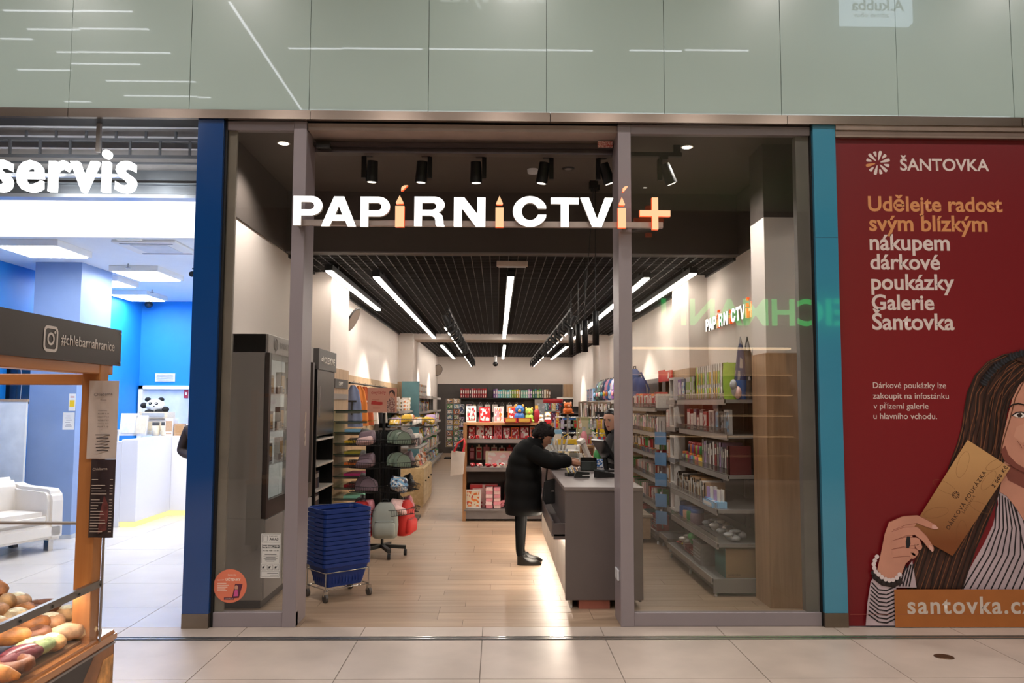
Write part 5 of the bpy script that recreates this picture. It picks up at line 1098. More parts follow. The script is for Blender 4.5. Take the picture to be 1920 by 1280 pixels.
MB().add([(-.1, 0, 0), (.08, -.03, .03), (.11, -.02, .33), (-.09, .02, .35), (-.08, .09, 0), (.08, .06, .03), (.1, .05, .33), (-.07, .07, .35)], [(0, 1, 2, 3), (4, 7, 6, 5), (0, 4, 5, 1), (1, 5, 6, 2), (2, 6, 7, 3), (3, 7, 4, 0)]).build('sack', mat('#d9cdc2', .8, noise=.05), tb)
MB().tube([(-.05, 0, .34), (.0, .02, .45), (.09, .03, .52), (.1, .02, .45), (.08, 0, .34)], .016, 6).build('strap', pm('red'), tb)

# ================================================================== BACK WALL
bs = thing('wall_shelf', 'long black wall shelf of box files on the back wall', 'shelf', (0, 0, 0)); MB().box(-1.25, 1.85, 20.6, 20.965, 1.79, 1.83).build('board', BLACK, bs)
row('binder', 'box file', 'box file', 'long shelf on the back wall', (-1.2, 20.62), (-.3, 20.62), 1.83, 0, .068, .28, .3, ['red', 'crimson', 'red', 'red', 'burgundy', 'pink', 'red', 'crimson'], 'red box files on the back wall', seed=2)
row('binder', 'pastel box file', 'box file', 'middle of the long back wall shelf', (-.12, 20.62), (1.83, 20.62), 1.83, 0, .072, .28, (.24, .3), ['violet', 'lilac', 'turquoise', 'turquoise', 'mint', 'mint', 'turquoise', 'mint', 'lime', 'lime', 'yellow', 'peach', 'mint', 'mint', 'mint', 'lilac', 'violet', 'green', 'teal', 'lime', 'green', 'grey', 'cream', 'tan', 'brown', 'grey', 'white'], 'pastel box files on the back wall', seed=4)
for j in range(3):
    bar = thing('hook_bar', f'black hook bar on the back wall, {["upper", "middle", "lower"][j]} of three', 'rail', (0, 20.9, 1.7-.42*j), 0); MB().box(-1.15, .9, 0, .03, 0, .03).build('bar', BLACK, bar)
    for k in range(8): MB().cyl((-1.0+.24*k, 0, .015), (-1.0+.24*k, -.15, .02), .005, n=5).build('hook', BLACK, bar)
    row('bag', 'hanging gift bag', 'gift bag', f'{["upper", "middle", "lower"][j]} hook bar of the back wall', (-1.12, 20.72), (.85, 20.72), 1.36-.42*j, 0, .19, .05, .32, ['white', 'cream', 'grey', 'white', 'white', 'dark grey', 'white', 'pale pink'], 'gift bags on the back wall', gap=.05, seed=j+5, prs=[None, ('grey', 'cream')])
ps = thing('notice_board', 'tall pale notice panel on the back wall right of the gift bags', 'panel', (1.25, 20.6, .9)); MB().box(0, .62, 0, .02, 0, .88).build('board', mat('#a39c95', .5), ps); MB().box(.08, .5, -.004, 0, .35, .75).build('printed_sheet', prt('#c0c4c8', '#98a0a8', scale=8), ps)
tv = thing('screen', 'black square monitor on an oak panel at the back wall', 'screen', (1.98, 20.55, 1.35)); MB().box(0, .58, 0, .04, 0, .5).build('bezel', WHITE, tv, bevel=.01); MB().box(.05, .53, -.003, 0, .05, .45).build('display', flat('#050505', .1), tv)
cm = thing('security_camera', 'small dark dome camera under the ceiling at the back wall', 'camera', (-.05, 20.3, 2.93)); MB().ell((0, 0, 0), (.09, .09, .08), 10).build('dome', flat('#101010', .15), cm); MB().cyl((0, 0, .05), (0, 0, .28), .05, n=12).build('mount', PLAST, cm)
# card rack between (dark fan of cards near x=600..650 back)
cr2 = thing('card_rack', 'dark rack of calendars right of the card spinner', 'display rack', (-1.0, 19.0, 0)); MB().box(-.2, .25, .2, .24, .1, 1.7).build('panel', DKMET, cr2)
for k in range(3): MB().box(-.2, .25, .1, .2, .5+.4*k, .52+.4*k).build('ledge', DKMET, cr2)
for k in range(3):
    for j in range(2): prod('card', (.18, .02, .3), ['sky blue', 'grey', 'lilac', 'cream', 'silver', 'pale pink'][k*2+j], (-1.1+.24*j, 19.15, .52+.4*k), 0, f'{["sky blue", "grey", "lilac", "cream", "silver", "pale pink"][k*2+j]} wall calendar on the dark calendar rack', 'calendar', 'calendars on the rack', 'navy', tilt=-.15, pr=('grey', 'white'))

# ================================================================== RED-TOPPED MAGAZINE TOWER
mt_ = thing('magazine_tower', 'five tier magazine tower with a red header behind the counter', 'display rack', (1.18, 10.9, 0), 0)
MB().lathe(0, 0, [(.03, .3), (.03, 1.7)], 10).build('pole', ALU, mt_); MB().lathe(0, 0, [(.2, 0), (.2, .03), (.03, .05)], 16).build('base', BLACK, mt_)
MB().lathe(0, 0, [(.2, 1.66), (.21, 1.67), (.21, 1.74), (.2, 1.75)], 18).build('header', pm('red'), mt_)
for k in range(5): MB().lathe(0, 0, [(.2, .62+.215*k), (.2, .635+.215*k)], 18).build('tray', ALU, mt_)
row_c = ['yellow', 'navy', 'blue', 'orange', 'green', 'purple', 'cream', 'sky blue', 'red']
for k in range(5):
    for j in range(5):
        a = -PI/2+(j-2)*.42; c = row_c[(k*5+j*2) % 9]
        prod('card', (.08, .012, .18), c, (1.18+.19*math.cos(a), 10.9+.19*math.sin(a), .637+.215*k), a+PI/2, f'{c} magazine, {ONES[j]} from the left on tier {nth(k)} from the bottom of the magazine tower', 'magazine', 'magazines in the red-topped tower', row_c[(k+j) % 9], pr=(row_c[(k+j+3) % 9], 'white'), scale=7)

# ================================================================== RIGHT HAND SHELVING
b1 = shelving('shelving_unit', 'grey wall shelving behind the right glass pane, nearest bay by the oak column', 2.0, 2.51, .93, 2.78, [(.15, .65), (.445, .6), (.735, .6), (1.03, .5), (1.38, .5), (1.69, .52)], -1, 2.0, lip=1)
MB().box(1.87, 2.51, .92, .935, .03, .15).build('end_panel', SHELFG, b1)
b2 = shelving('shelving_unit', 'grey wall shelving behind the right glass pane, second bay before the pillar', 2.0, 2.51, 3.0, 3.45, [(.15, .6), (.445, .5), (.735, .5), (1.03, .5), (1.38, .5), (1.69, .5)], -1, 2.0)
b3 = shelving('shelving_unit', 'grey wall shelving beside the right post, bay of pens and stationery', 1.9, 2.29, 3.5, 5.9, [(.15, .42), (.45, .4), (.76, .4), (1.04, .4), (1.3, .4), (1.6, .4)], -1, 1.95, lip=1)
b4 = shelving('shelving_unit', 'grey wall shelving of school backpacks along the right wall behind the counter', 2.0, 2.51, 6.1, 11.8, [(.15, .5), (.5, .48), (.85, .48), (1.2, .48), (1.7, .62)], -1, 1.75)
# freestanding upright panels at end of bay 4 (oak side)
ep = thing('end_panel', 'oak side panel of the backpack shelving facing the entrance', 'panel', (1.86, 6.02, 0)); MB().box(0, .5, 0, .03, .05, 1.68).build('board', OAK, ep)
NS = 'the entrance'
# bay 1 (nearest)
row('binder', 'white box file', 'box file', 'top shelf of the nearest right bay', (2.03, 1.12), (2.03, 2.08), 1.69, RT, .074, .3, .33, ['white'], 'white box files on the top right shelf', ref=NS, col2=['lime', 'yellow', 'white'], seed=3)
prod('carton', (.02, .33, .33), 'lime', (2.2, 1.1, 1.69), RT, 'lime green cardboard side of the white box files nearest the entrance', 'cardboard sheet', None, 'lime')
prod('carton', (.02, .33, .33), 'lime', (2.2, 2.1, 1.69), RT, 'lime green cardboard side behind the tall white box files', 'cardboard sheet', None, 'lime')
row('binder', 'small white box file', 'box file', 'top shelf, beyond the tall white ones', (2.03, 2.15), (2.03, 2.58), 1.69, RT, .062, .26, .24, ['white', 'white', 'lime', 'white'], 'small white box files on the top right shelf', ref=NS, col2=['lime', 'white'], seed=4)
prod('swirl', (.2, .2, .26), 'pale pink', (2.12, 1.02, 1.69), RT, 'pale pink shredded flower decoration beside the white box files', 'decoration', None, 'silver')
for k, (y, c, c2, l) in enumerate([(1.0, 'navy', 'blue', 'navy pointed school cone'), (1.0, 'black', 'dark grey', 'dark pointed school cone with red tip'), (1.0, 'teal', 'mauve', 'teal pointed school cone')]):
    prod('cone', (.125, .125, .56 if k < 2 else .5), c, (2.17+.06*k, y+.02, 1.69), RT, f'{l} standing on the top right shelf beside the oak column', 'school cone', None, c2, pr=(c, 'grey'))
whr = 'of the nearest right bay'
row('frame', 'silver picture frame', 'picture frame', f'second shelf from the top {whr}', (2.03, 1.0), (2.03, 1.72), 1.38, RT, (.13, .18), .03, (.2, .24), ['silver', 'dark grey', 'grey', 'white'], 'picture frames on the right shelving', ref=NS, col2=['grey', 'sky blue', 'dark grey'], gap=.015, back=.02, prs=[('grey', 'silver')])
row('carton', 'boxed gift set', 'gift box', f'second shelf from the top {whr}', (2.05, 1.76), (2.05, 2.7), 1.38, RT, (.1, .16), .2, (.14, .22), ['red', 'dark grey', 'crimson', 'navy', 'white', 'red'], 'boxed sets on the right shelving', ref=NS, gap=.01, prs=[('white', 'red'), None], seed=2)
row('book', 'white boxed planner', 'planner', f'third shelf from the top {whr}', (2.03, .97), (2.03, 1.9), 1.03, RT, (.05, .08), .2, (.22, .28), ['burgundy', 'white', 'mauve', 'silver', 'lilac', 'grey', 'crimson', 'white'], 'planners on the right shelving', ref=NS, seed=6)
for k, c in enumerate(['yellow', 'magenta', 'orange', 'green', 'blue', 'purple', 'red', 'lime', 'navy', 'sage']):
    prod('jar' if k % 2 else 'tin', (.085, .085, .11), c, (2.06+.0*(k % 2), 1.98+.078*k, 1.03), RT, f'{c} pencil cup, {nth(k)} from the entrance, third shelf {whr}', 'pencil cup', 'pencil cups on the right shelving', ['lime', 'orange', 'green', 'red'][k % 4])
    if k < 7: prod('jar', (.085, .085, .11), ['green', 'magenta', 'lime', 'red', 'violet', 'orange', 'navy'][k], (2.07, 1.98+.078*k, 1.145), RT, f'upper {["green", "magenta", "lime", "red", "violet", "orange", "navy"][k]} cup stacked on the pencil cups, {nth(k)} from the entrance', 'pencil cup', 'pencil cups on the right shelving', 'red')
row('pens', 'pen box', 'pen box', f'fourth shelf from the top {whr}', (1.94, 1.0), (1.94, 1.5), .735, RT, (.09, .12), .08, (.15, .18), ['sky blue', 'white', 'sky blue', 'blue'], 'pen boxes on the right shelving', ref=NS, gap=.01, col2=['red', 'white', 'lilac'])
row('book', 'notebook', 'notebook', f'fourth shelf from the top {whr}', (1.96, 1.55), (1.96, 2.7), .735, RT, (.025, .06), .2, (.12, .2), ['kraft', 'dark grey', 'white', 'tan', 'cream', 'black', 'brown', 'silver'], 'notebooks on the right shelving', ref=NS, gap=(.003, .02), seed=8)
prod('carton', (.34, .1, .05), 'sky blue', (1.95, 1.2, .735), RT, 'flat sky blue pen display tray on the fourth shelf of the nearest right bay', 'display tray', None, 'white')
row('swirl', 'clear bag of silver ribbon', 'ribbon bag', f'fifth shelf from the top {whr}', (1.95, 1.0), (1.95, 1.95), .445, RT, (.2, .28), .3, (.1, .15), ['silver', 'white', 'silver', 'grey'], 'ribbon bags on the right shelving', ref=NS, col2=['white', 'silver'])
row('jar', 'plastic tub of candies', 'tub', f'fifth shelf from the top {whr}', (1.95, 2.0), (1.95, 2.7), .445, RT, .14, .14, (.14, .18), ['mauve', 'green', 'peach', 'blue'], 'tubs on the right shelving', ref=NS, col2=['navy', 'blue'], gap=.02)
prod('crate', (.3, .34, .2), 'grey', (2.07, 1.62, .15), RT, 'grey perforated plastic storage basket on the bottom right shelf', 'basket', None, 'silver', col3='silver')
cb = thing('cardboard_box', 'kraft cardboard box with a teal side on the bottom right shelf by the oak column', 'box', (1.99, .97, .15)); MB().box(0, .42, 0, .33, 0, .25).build('body', mat('#8f7658', .7, noise=.04), cb, bevel=.003); MB().box(-.003, 0, 0, .33, 0, .25).build('side_print', mat('#3f6f6b', .6), cb); MB().box(0, .42, .16, .17, .25, .252).build('flap_tape', flat('#a58c6b', .4), cb)
text('AURORA', .02, .015, w=.11, mat_=flat('#5c4a36'), parent=cb, y=-.001)
row('stack', 'stack of wrapped napkins', 'napkin pack', f'bottom shelf {whr}', (1.93, 1.86), (1.93, 2.3), .15, RT, .2, .25, .07, ['white', 'crimson'], 'napkin packs on the right shelving', ref=NS, col2=['crimson', 'white'])
prod('swirl', (.3, .3, .22), 'green', (2.0, 2.05, .235), RT, 'bright green tissue pom pom heaped on the bottom right shelf', 'pom pom', None, 'green'); prod('swirl', (.2, .25, .1), 'white', (1.95, 2.28, .235), RT, 'white tissue heap beside the green pom pom', 'tissue', None, 'white')
prod('swirl', (.18, .2, .07), 'yellow', (1.98, 2.6, .16), RT, 'yellow and red small toys on the bottom right shelf', 'toy', None, 'red'); prod('paper', (.3, .26, .04), 'pale pink', (2.1, 2.58, .15), RT, 'pale pink paper pack at the far end of the bottom right shelf', 'paper pack', None)
# picture frames column stand (bay 2)
for k in range(6):
    z = [.445, .735, .735+.0, 1.03, 1.38, 1.69][k]
    if k == 2: continue
    prod('frame', (.24, .12, .26), 'white', (2.07, 3.16, z), RT, f'white box picture frame on the {["fifth", "fourth", "x", "third", "second", "top"][k]} shelf of the narrow frame bay', 'picture frame', 'white picture frames in the narrow bay', 'dark grey', pr=('grey', 'sky blue', ) if k % 2 else ('dark grey', 'pink'))
    if k in (1, 3, 4): prod('carton', (.12, .14, .2), ['kraft', 'tan', 'grey', 'peach', 'pale pink', 'cream'][k], (2.07, 3.36, z), RT, f'{["kraft", "tan", "grey", "peach", "pale pink", "cream"][k]} gift box beyond the frame on the {["fifth", "fourth", "x", "third", "second", "top"][k]} frame bay shelf', 'gift box', 'boxes in the frame bay', 'white')
row('carton', 'puzzle box', 'puzzle box', 'top shelf of the narrow frame bay', (2.04, 2.62), (2.04, 3.0), 1.7, RT, .17, .2, .22, ['navy', 'violet'], 'puzzle boxes on the top right shelf', ref=NS, prs=[('sky blue', 'navy'), ('lilac', 'white')])
bx = thing('cardboard_header', 'red cardboard header with a small white flame mark above the stationery bay', 'header card', (2.27, 4.75, 1.78), RT)
MB().box(-.42, .42, -.01, .01, 0, .31).box(-.42, -.05, -.012, .01, .31, .33).build('board', mat('#c42a22', .5, noise=.03), bx); MB().prism([(.2, .2), (.25, .29), (.3, .2), (.27, .2), (.25, .235), (.23, .2)], -.014, -.01).build('mark', flat('#e8dcd4'), bx)
# bay 3: pens
for z, w, kk, noun, cc, sz, h in ((1.6, 'top', 'carton', 'glue stick box', ['white', 'red', 'white', 'orange', 'silver', 'red', 'white'], (.07, .13), (.14, .2)), (1.3, 'second', 'book', 'exercise book', ['white', 'lilac', 'pale pink', 'silver', 'cream', 'grey'], (.04, .07), (.17, .22)), (1.04, 'third', 'pens', 'marker set', ['red', 'green', 'dark grey', 'orange', 'lime', 'pink', 'navy', 'yellow'], (.07, .1), (.14, .19)), (.76, 'fourth', 'fan', 'pencil pack', ['cream', 'orange', 'grey', 'pale pink', 'tan', 'sage', 'crimson'], (.1, .14), (.12, .16)), (.45, 'fifth', 'fan', 'folder bundle', ['pale pink', 'mauve', 'kraft', 'pale pink', 'beige'], (.2, .26), (.15, .2)), (.15, 'bottom', 'crate', 'plastic box', ['red', 'dark grey', 'teal', 'red'], (.22, .3), (.14, .2))):
    row(kk, noun, noun.split()[-1] if kk != 'pens' else 'marker set', f'{w} shelf of the stationery bay', (1.925 if z > .2 else 1.9, 3.55), (1.925 if z > .2 else 1.9, 5.85), z, RT, sz, .15, h, cc, f'{noun}s in the stationery bay', ref=NS, gap=(.005, .03), col2=['white', 'green', 'red', 'white', 'pale pink', 'dark grey'], prs=[None, ('white', 'red'), None], seed=int(z*20), jit=.15)
    if z in (1.04, .76): row(kk, 'rear '+noun, noun.split()[-1] if kk != 'pens' else 'marker set', f'{w} shelf of the stationery bay', (2.08, 3.55), (2.08, 5.6), z+.04, RT, sz, .1, (.1, .15), cc[::-1], f'rear {noun}s in the stationery bay', ref=NS, gap=(.005, .03), col2=['red', 'green', 'white', 'dark grey'], seed=int(z*30), jit=.15)
for k, z in enumerate((1.17, .93, .69, .45, .25)):
    t = thing('hanging_pack', f'sky blue square packet hanging on the stand by the pen shelves, {ONES[k]} from the top', 'packet', (1.93, 3.42, z), -.75, 'blue packets on the strip'); MB().box(-.075, .075, -.008, .008, 0, .15).build('packet', mat('#6f9fce', .25, noise=.05, coat=.6), t); MB().box(-.01, .01, -.004, .004, .15, .17).build('hang_tab', flat('#d8dde0', .3), t)
st_ = thing('clip_strip', 'thin metal clip strip holding the blue packets at the end of the pen shelves', 'clip strip', (1.945, 3.435, .2)); MB().box(-.006, .006, -.003, .003, 0, 1.25).build('strip', ALU, st_)
lw = thing('promo_bin', 'low kraft cardboard bin on the floor at the foot of the second right bay', 'bin', (1.54, 3.6, 0)); MB().box(0, .3, 0, 1.1, .05, .3).build('body', OAKY, lw, bevel=.004); MB().box(-.01, .31, -.01, 1.11, .3, .33).build('tray_rim', mat('#9a8a78', .5), lw)
row('fan', 'bundle of coloured straws', 'straws', 'the low kraft bin at the right', (1.62, 3.65), (1.62, 4.6), .33, RT, (.14, .2), .12, (.06, .1), ['sky blue', 'green', 'pale pink', 'crimson', 'grey'], 'straw bundles in the low bin', ref=NS, col2=['white', 'green', 'red'])
# backpacks on bay 4
cb_ = [('#27406f', 'navy'), ('#5d7a3c', 'olive and orange'), ('#2f2a5c', 'dark violet'), ('#2b6fa8', 'bright blue'), ('#7a4f96', 'purple'), ('#d3d0e0', 'white speckled'), ('#3a6ab0', 'blue'), ('#c98aa8', 'pink'), ('#22365f', 'dark blue'), ('#1a1a22', 'black'), ('#2f5a46', 'dark green'), ('#20202a', 'charcoal')]
for k, (c, n) in enumerate(cb_):
    y = 6.2+.36*k
    t = backpack((2.08, y, 1.7), RT+.25, c, f'{n} school backpack on top of the right shelving, {nth(k)} from the entrance', 1.05 if k else 1.3, group='school backpacks on the right shelving')
    MB().ell((0, -.118, .12), (.05, .012, .04), 8).ell((.06, -.07, .27), (.035, .012, .03), 8).build('badge', pm(['orange', 'yellow', 'turquoise', 'white', 'pink', 'sky blue'][k % 6]), t)
row('carton', 'lunch box', 'lunch box', 'top of the right shelving past the backpacks', (1.98, 10.55), (1.98, 11.7), 1.7, RT, (.16, .22), .2, .26, ['sky blue', 'violet', 'blue', 'lilac', 'dark grey'], 'lunch boxes on the right shelving', ref=NS, prs=[('lilac', 'sky blue')])
# backpacks standing on the near side, seen right of the post
backpack((2.03, 5.72, 1.6), RT+.5, '#6f6a3a', 'olive school backpack with an orange pocket at the far end of the stationery bay', .95)
backpack((2.03, 5.45, 1.62), RT+.2, '#2a3a6c', 'navy school backpack beside the olive one', 1.1)
for z, w in ((.15, 'bottom'), (.5, 'second'), (.85, 'third'), (1.2, 'fourth')):
    row(['carton', 'bag', 'book', 'card'][int(z*3) % 4], ['craft box', 'pouch bag', 'drawing pad', 'sticker pack'][int(z*3) % 4], ['box', 'bag', 'pad', 'pack'][int(z*3) % 4], f'{w} shelf under the school backpacks', (2.07, 6.15), (2.07, 11.6), z, RT, (.12, .2), .18, (.2, .27), ['white', 'red', 'dark grey', 'green', 'sky blue', 'cream', 'brown', 'crimson', 'yellow', 'grey'], f'goods on the {w} shelf under the backpacks', ref=NS, gap=(.01, .04), prs=[('red', 'white'), None, ('navy', 'white')], seed=int(z*50), jit=.1)
# magazine fans in view above the cashier
row('book', 'thin school book', 'book', 'row hanging above the cashier', (1.38, 7.18), (1.94, 7.18), 1.42, 0, (.02, .04), .05, (.2, .26), ['white', 'cream', 'pale pink', 'grey', 'brown'], 'books above the cashier', gap=.006, roll=(-.1, .1))
hkr = thing('accessory_board', 'oak backed display panel with a ledge behind the cashier', 'display rack', (1.35, 7.1, 0)); MB().box(0, .6, .16, .2, 0, 1.68).build('panel', wood('#6d5848', '#85705e', 'z'), hkr); MB().box(0, .6, 0, .16, 1.4, 1.42).box(0, .6, 0, .16, .95, .97).build('ledge', SHELFG, hkr)
row('blister', 'hanging accessory pack', 'accessory pack', 'panel behind the cashier', (1.37, 7.22), (1.94, 7.22), 1.08, 0, (.06, .09), .03, (.2, .26), ['red', 'dark grey', 'green', 'black', 'brown', 'crimson', 'teal'], 'accessory packs behind the cashier', gap=.012)
row('jar', 'small jar', 'jar', 'ledge of the panel behind the cashier', (1.37, 7.12), (1.94, 7.12), .97, 0, (.06, .09), .07, (.08, .12), ['cream', 'green', 'grey', 'red', 'white'], 'jars on the ledge behind the cashier', gap=.012)

# ================================================================== COUNTER
ct = thing('sales_counter', 'long grey sales counter with a pale glow beneath its left side', 'counter', (0, 0, 0))
CM = mat('#645a58', .4, noise=.015); CT = mat('#857b78', .28, noise=.02)
MB().box(.55, 1.195, .49, 4.7, .945, .975).build('worktop', CT, ct, bevel=.003)
MB().box(.56, 1.19, .5, .54, .073, .945).build('end_panel', CM, ct, bevel=.002)
MB().box(.60, .62, .54, 4.68, .55, .945).build('front_panel', CM, ct, bevel=.002); MB().box(.47, .60, .80, 4.66, .53, .55).box(.47, .485, .80, 4.66, .55, .66).box(.485, .6, .80, .815, .505, .64).build('bag_ledge', CM, ct, bevel=.002)
MB().box(.60, .62, .56, 4.66, .0, .53).build('lower_panel', mat('#cfc8c0', .5), ct)
MB().box(1.16, 1.18, .54, 4.68, .05, .945).build('rear_panel', CM, ct)
MB().box(.67, .92, .52, 4.5, 0, .073).build('plinth', mat('#a8685a', .35, .3), ct)
MB().box(.575, .592, 1.0, 4.64, .516, .53).build('led_strip', emis('#fff0dc', 130), ct)
# things on the counter
pt_ = thing('card_terminal', 'black card terminal with a paper roll lying on the counter near its front edge', 'card terminal', (1.0, 1.35, .975), .35)
MB().prism([(-.1, 0), (.1, 0), (.1, .03), (.02, .05), (-.1, .07)], -.04, .04).build('body', BLACK, pt_, bevel=.004); MB().obox((-.04, 0, .066), (.035, 0, -.006), (0, .03, 0), (0, 0, .002)).build('display', flat('#3a4a52', .2), pt_)
m = MB(); 
for i in range(4):
    for j in range(3): m.box(.0+.02*i, .014+.02*i, -.024+.018*j, -.012+.018*j, .036, .052-.004*i)
m.build('keypad', flat('#b8b8b8'), pt_)
hp = thing('pen_tray', 'small black tray of coloured pens at the front of the counter', 'pen tray', (.72, 1.5, .975), .2); MB().box(-.07, .07, -.05, .05, 0, .03).build('tray', BLACK, hp)
for k in range(7): MB().cyl((-.06+.018*k, -.04, .035+.004*(k % 3)), (-.05+.018*k, .05, .07), .006, n=6).build('pen', pm(['olive', 'black', 'silver', 'gold', 'navy', 'tan', 'dark grey'][k]), hp)
bt_ = thing('stapler', 'black stapler beside the pen tray on the counter', 'stapler', (.78, 1.32, .975), .1); MB().box(-.07, .07, -.018, .018, 0, .015).build('foot', BLACK, bt_); MB().prism([(-.07, .02), (.07, .03), (.07, .05), (-.05, .06)], -.018, .018).build('arm', BLACK, bt_)
ds = thing('customer_display', 'cream customer display tower tilted on the counter', 'display', (.93, 2.35, .975), .25)
MB().lathe(0, 0, [(.07, 0), (.07, .012), (.03, .03)], 14).build('base', mat('#d9cfc6', .4), ds); MB().cyl((-.03, 0, .02), (-.06, 0, .16), .02, .017, 10).build('neck', mat('#d9cfc6', .4), ds)
MB().obox((.0, 0, .19), (-.045, 0, .1), (0, .045, 0), (.016, 0, .009)).build('screen_body', mat('#dfd5cb', .4), ds, bevel=.004); MB().obox((-.052, 0, .285), (.026, 0, .016), (0, .06, 0), (-.01, 0, .018)).build('head', mat('#dfd5cb', .4), ds, bevel=.004)
db = thing('card_box', 'clear black card box under the customer display', 'box', (.93, 2.12, .975)); MB().box(-.08, .08, -.05, .05, 0, .01).box(-.08, .08, .045, .05, .01, .13).box(-.08, -.075, -.05, .045, .01, .13).box(.075, .08, -.05, .045, .01, .13).build('tray', flat('#17191a', .15), db); MB().box(-.075, .075, -.045, .04, .01, .09).build('cards', flat('#2b2f2e'), db)
mo = thing('pos_monitor', 'black touch monitor of the till tilted towards the cashier', 'monitor', (1.1, 2.0, .975), .3)
MB().box(-.08, .1, -.08, .08, 0, .02).build('foot', BLACK, mo); MB().cyl((0, 0, .02), (-.02, 0, .14), .025, n=10).build('neck', BLACK, mo); MB().obox((-.02, 0, .2), (.075, 0, -.115), (0, .15, 0), (.012, 0, .008)).build('panel', flat('#121315', .25), mo, bevel=.004); MB().obox((-.003, 0, .205), (.068, 0, -.105), (0, .138, 0), (.002, 0, .0014)).build('glass', flat('#30343a', .08), mo)
tl = thing('blue_packs', 'blue and white snack packet beside the till monitor', 'packet', (1.06, 2.5, .975), .1); MB().box(-.07, .07, -.04, .04, 0, .09).build('wrapper', prt('#2b62a8', '#d8dde4', scale=5), tl, bevel=.01)
rp = thing('receipt', 'red edged paper receipt under the customer hand', 'paper', (.78, 2.5, .975), .1); MB().box(-.13, .13, -.08, .08, 0, .002).build('sheet', flat('#d8a8a8'), rp); MB().box(-.1, .1, -.06, .06, .002, .003).build('slip', WHITE, rp)
tp = thing('paper_tray', 'white letter tray with papers at the far end of the counter', 'letter tray', (.72, 3.5, .975)); m = MB()
for z in (.03, .12): m.box(-.14, .25, -.15, .15, z, z+.006).box(-.14, .25, .145, .15, z, z+.06).box(.245, .25, -.15, .15, z, z+.06).box(-.14, -.135, -.15, .15, z, z+.06)
for x in (-.135, .245):
    for y in (-.145, .145): m.box(x-.005, x+.005, y-.005, y+.005, 0, .12)
m.build('tray', WHITE, tp)
for k in range(5): MB().obox((-.1+.05*k, 0, .19), (.004, 0, .0), (0, .1, 0), (-.03+.012*k, .01, .06)).build('paper', mat(['#c9beb2', '#a8a29c'][k % 2], .6), tp)
for k, (x, y, kd, c, c2, s, l) in enumerate([(.66, 3.1, 'pens', 'black', 'silver', (.07, .07, .15), 'black pen pot beside the customer'), (.8, 3.15, 'bottle', 'cream', 'silver', (.06, .06, .16), 'small cream spray bottle'), (1.12, 2.95, 'bottle', 'green', 'white', (.08, .08, .2), 'green bottle in front of the cashier'), (.86, 3.9, 'bag', 'yellow', 'black', (.26, .14, .3), 'yellow and black patterned gift bag'), (1.08, 3.9, 'carton', 'tan', 'brown', (.2, .16, .16), 'brown cardboard box'), (1.0, 4.3, 'jar', 'silver', 'white', (.2, .2, .16), 'clear jar of small items'), (.72, 4.2, 'carton', 'sky blue', 'white', (.16, .16, .34), 'pale blue tall box'), (1.1, 3.45, 'swirl', 'beige', 'crimson', (.2, .18, .14), 'bowl heaped with wrapped sweets')]):
    prod(kd, s, c, (x, y, .975), .1*k, f'{l} on the sales counter', 'counter item' if kd not in ('bag', 'bottle', 'jar') else kd, None, c2, pr=('yellow', 'black') if kd == 'bag' else None)
# displays behind the far end of the counter
def stand(x, y, n, l, s=.3):
    t = thing('display_stand', l, 'display rack', (x, y, 0)); MB().cyl((0, 0, 0), (0, 0, 1.5), .014, n=8).build('pole', ALU, t); MB().lathe(0, 0, [(.2, 0), (.2, .02), (.03, .04)], 16).build('base', BLACK, t)
    for z in (1.02, 1.24, 1.46):
        MB().tube([(s/2*math.cos(i*PI/8), s/2*math.sin(i*PI/8), z) for i in range(16)], .005, 5, close=True).box(-s/2, s/2, -.004, .004, z-.004, z+.004).box(-.004, .004, -s/2, s/2, z-.004, z+.004).build('wire_ring', CHROME, t)
    r = random.Random(n)
    for z in (.86, 1.08, 1.3):
        for k in range(7):
            a = -PI/2+(k-3)*.5; c = r.choice(['white', 'silver', 'pink', 'green', 'orange', 'grey', 'pale pink', 'yellow', 'lilac'])
            prod('blister', (.05, .03, .14), c, (x+s/2*math.cos(a), y+s/2*math.sin(a), z), a+PI/2, f'{c} key ring pack, {ONES[k]} from the left, {["lowest", "middle", "upper"][int((z-.8)*4)]} ring of the {n}th counter stand' if False else f'{c} key ring pack, {ONES[k]} from the left, {["lowest", "middle", "upper"][[.86, 1.08, 1.3].index(z)]} ring of the {"wider" if n == 1 else "narrower"} key ring stand', 'key ring pack', 'key ring packs on the counter stands', r.choice(['white', 'silver', 'gold', 'red']))
    return t
stand(1.0, 5.3, 1, 'wire ring stand of key ring packs behind the counter, the wider one', .36); stand(1.42, 5.2, 2, 'wire ring stand of key ring packs behind the counter, the narrower one', .26)
prod('plush', (.18, .15, .17), 'orange', (1.0, 5.3, 1.5), .2, 'orange plush toy on top of the wider key ring stand', 'soft toy', None, 'peach'); prod('bottle', (.09, .09, .28), 'pink', (1.2, 5.05, 1.05), 0, 'pink glitter bottle beside the wider key ring stand', 'bottle', None, 'silver')
tc_ = thing('carton_tower', 'tall carton tower, black above, yellow band, blue below, behind the counter', 'display box', (1.47, 5.9, 0)); MB().box(0, .14, 0, .14, 0, 1.34).build('lower_box', mat('#5d8fc0', .5), tc_); MB().box(0, .14, -.002, .14, 1.16, 1.42).build('band_box', mat('#d9b51f', .5), tc_); MB().box(.005, .135, .0, .14, 1.42, 1.53).build('top_box', flat('#15161a'), tc_)
tg = thing('carton_tower', 'tall olive green cardboard display column behind the counter', 'display box', (1.2, 6.0, 0)); MB().box(0, .22, 0, .16, 0, 1.45).build('column', mat('#8a8660', .6, noise=.05), tg, bevel=.004); MB().box(.02, .2, -.003, 0, 1.2, 1.4).build('header', mat('#a9a283', .6), tg)
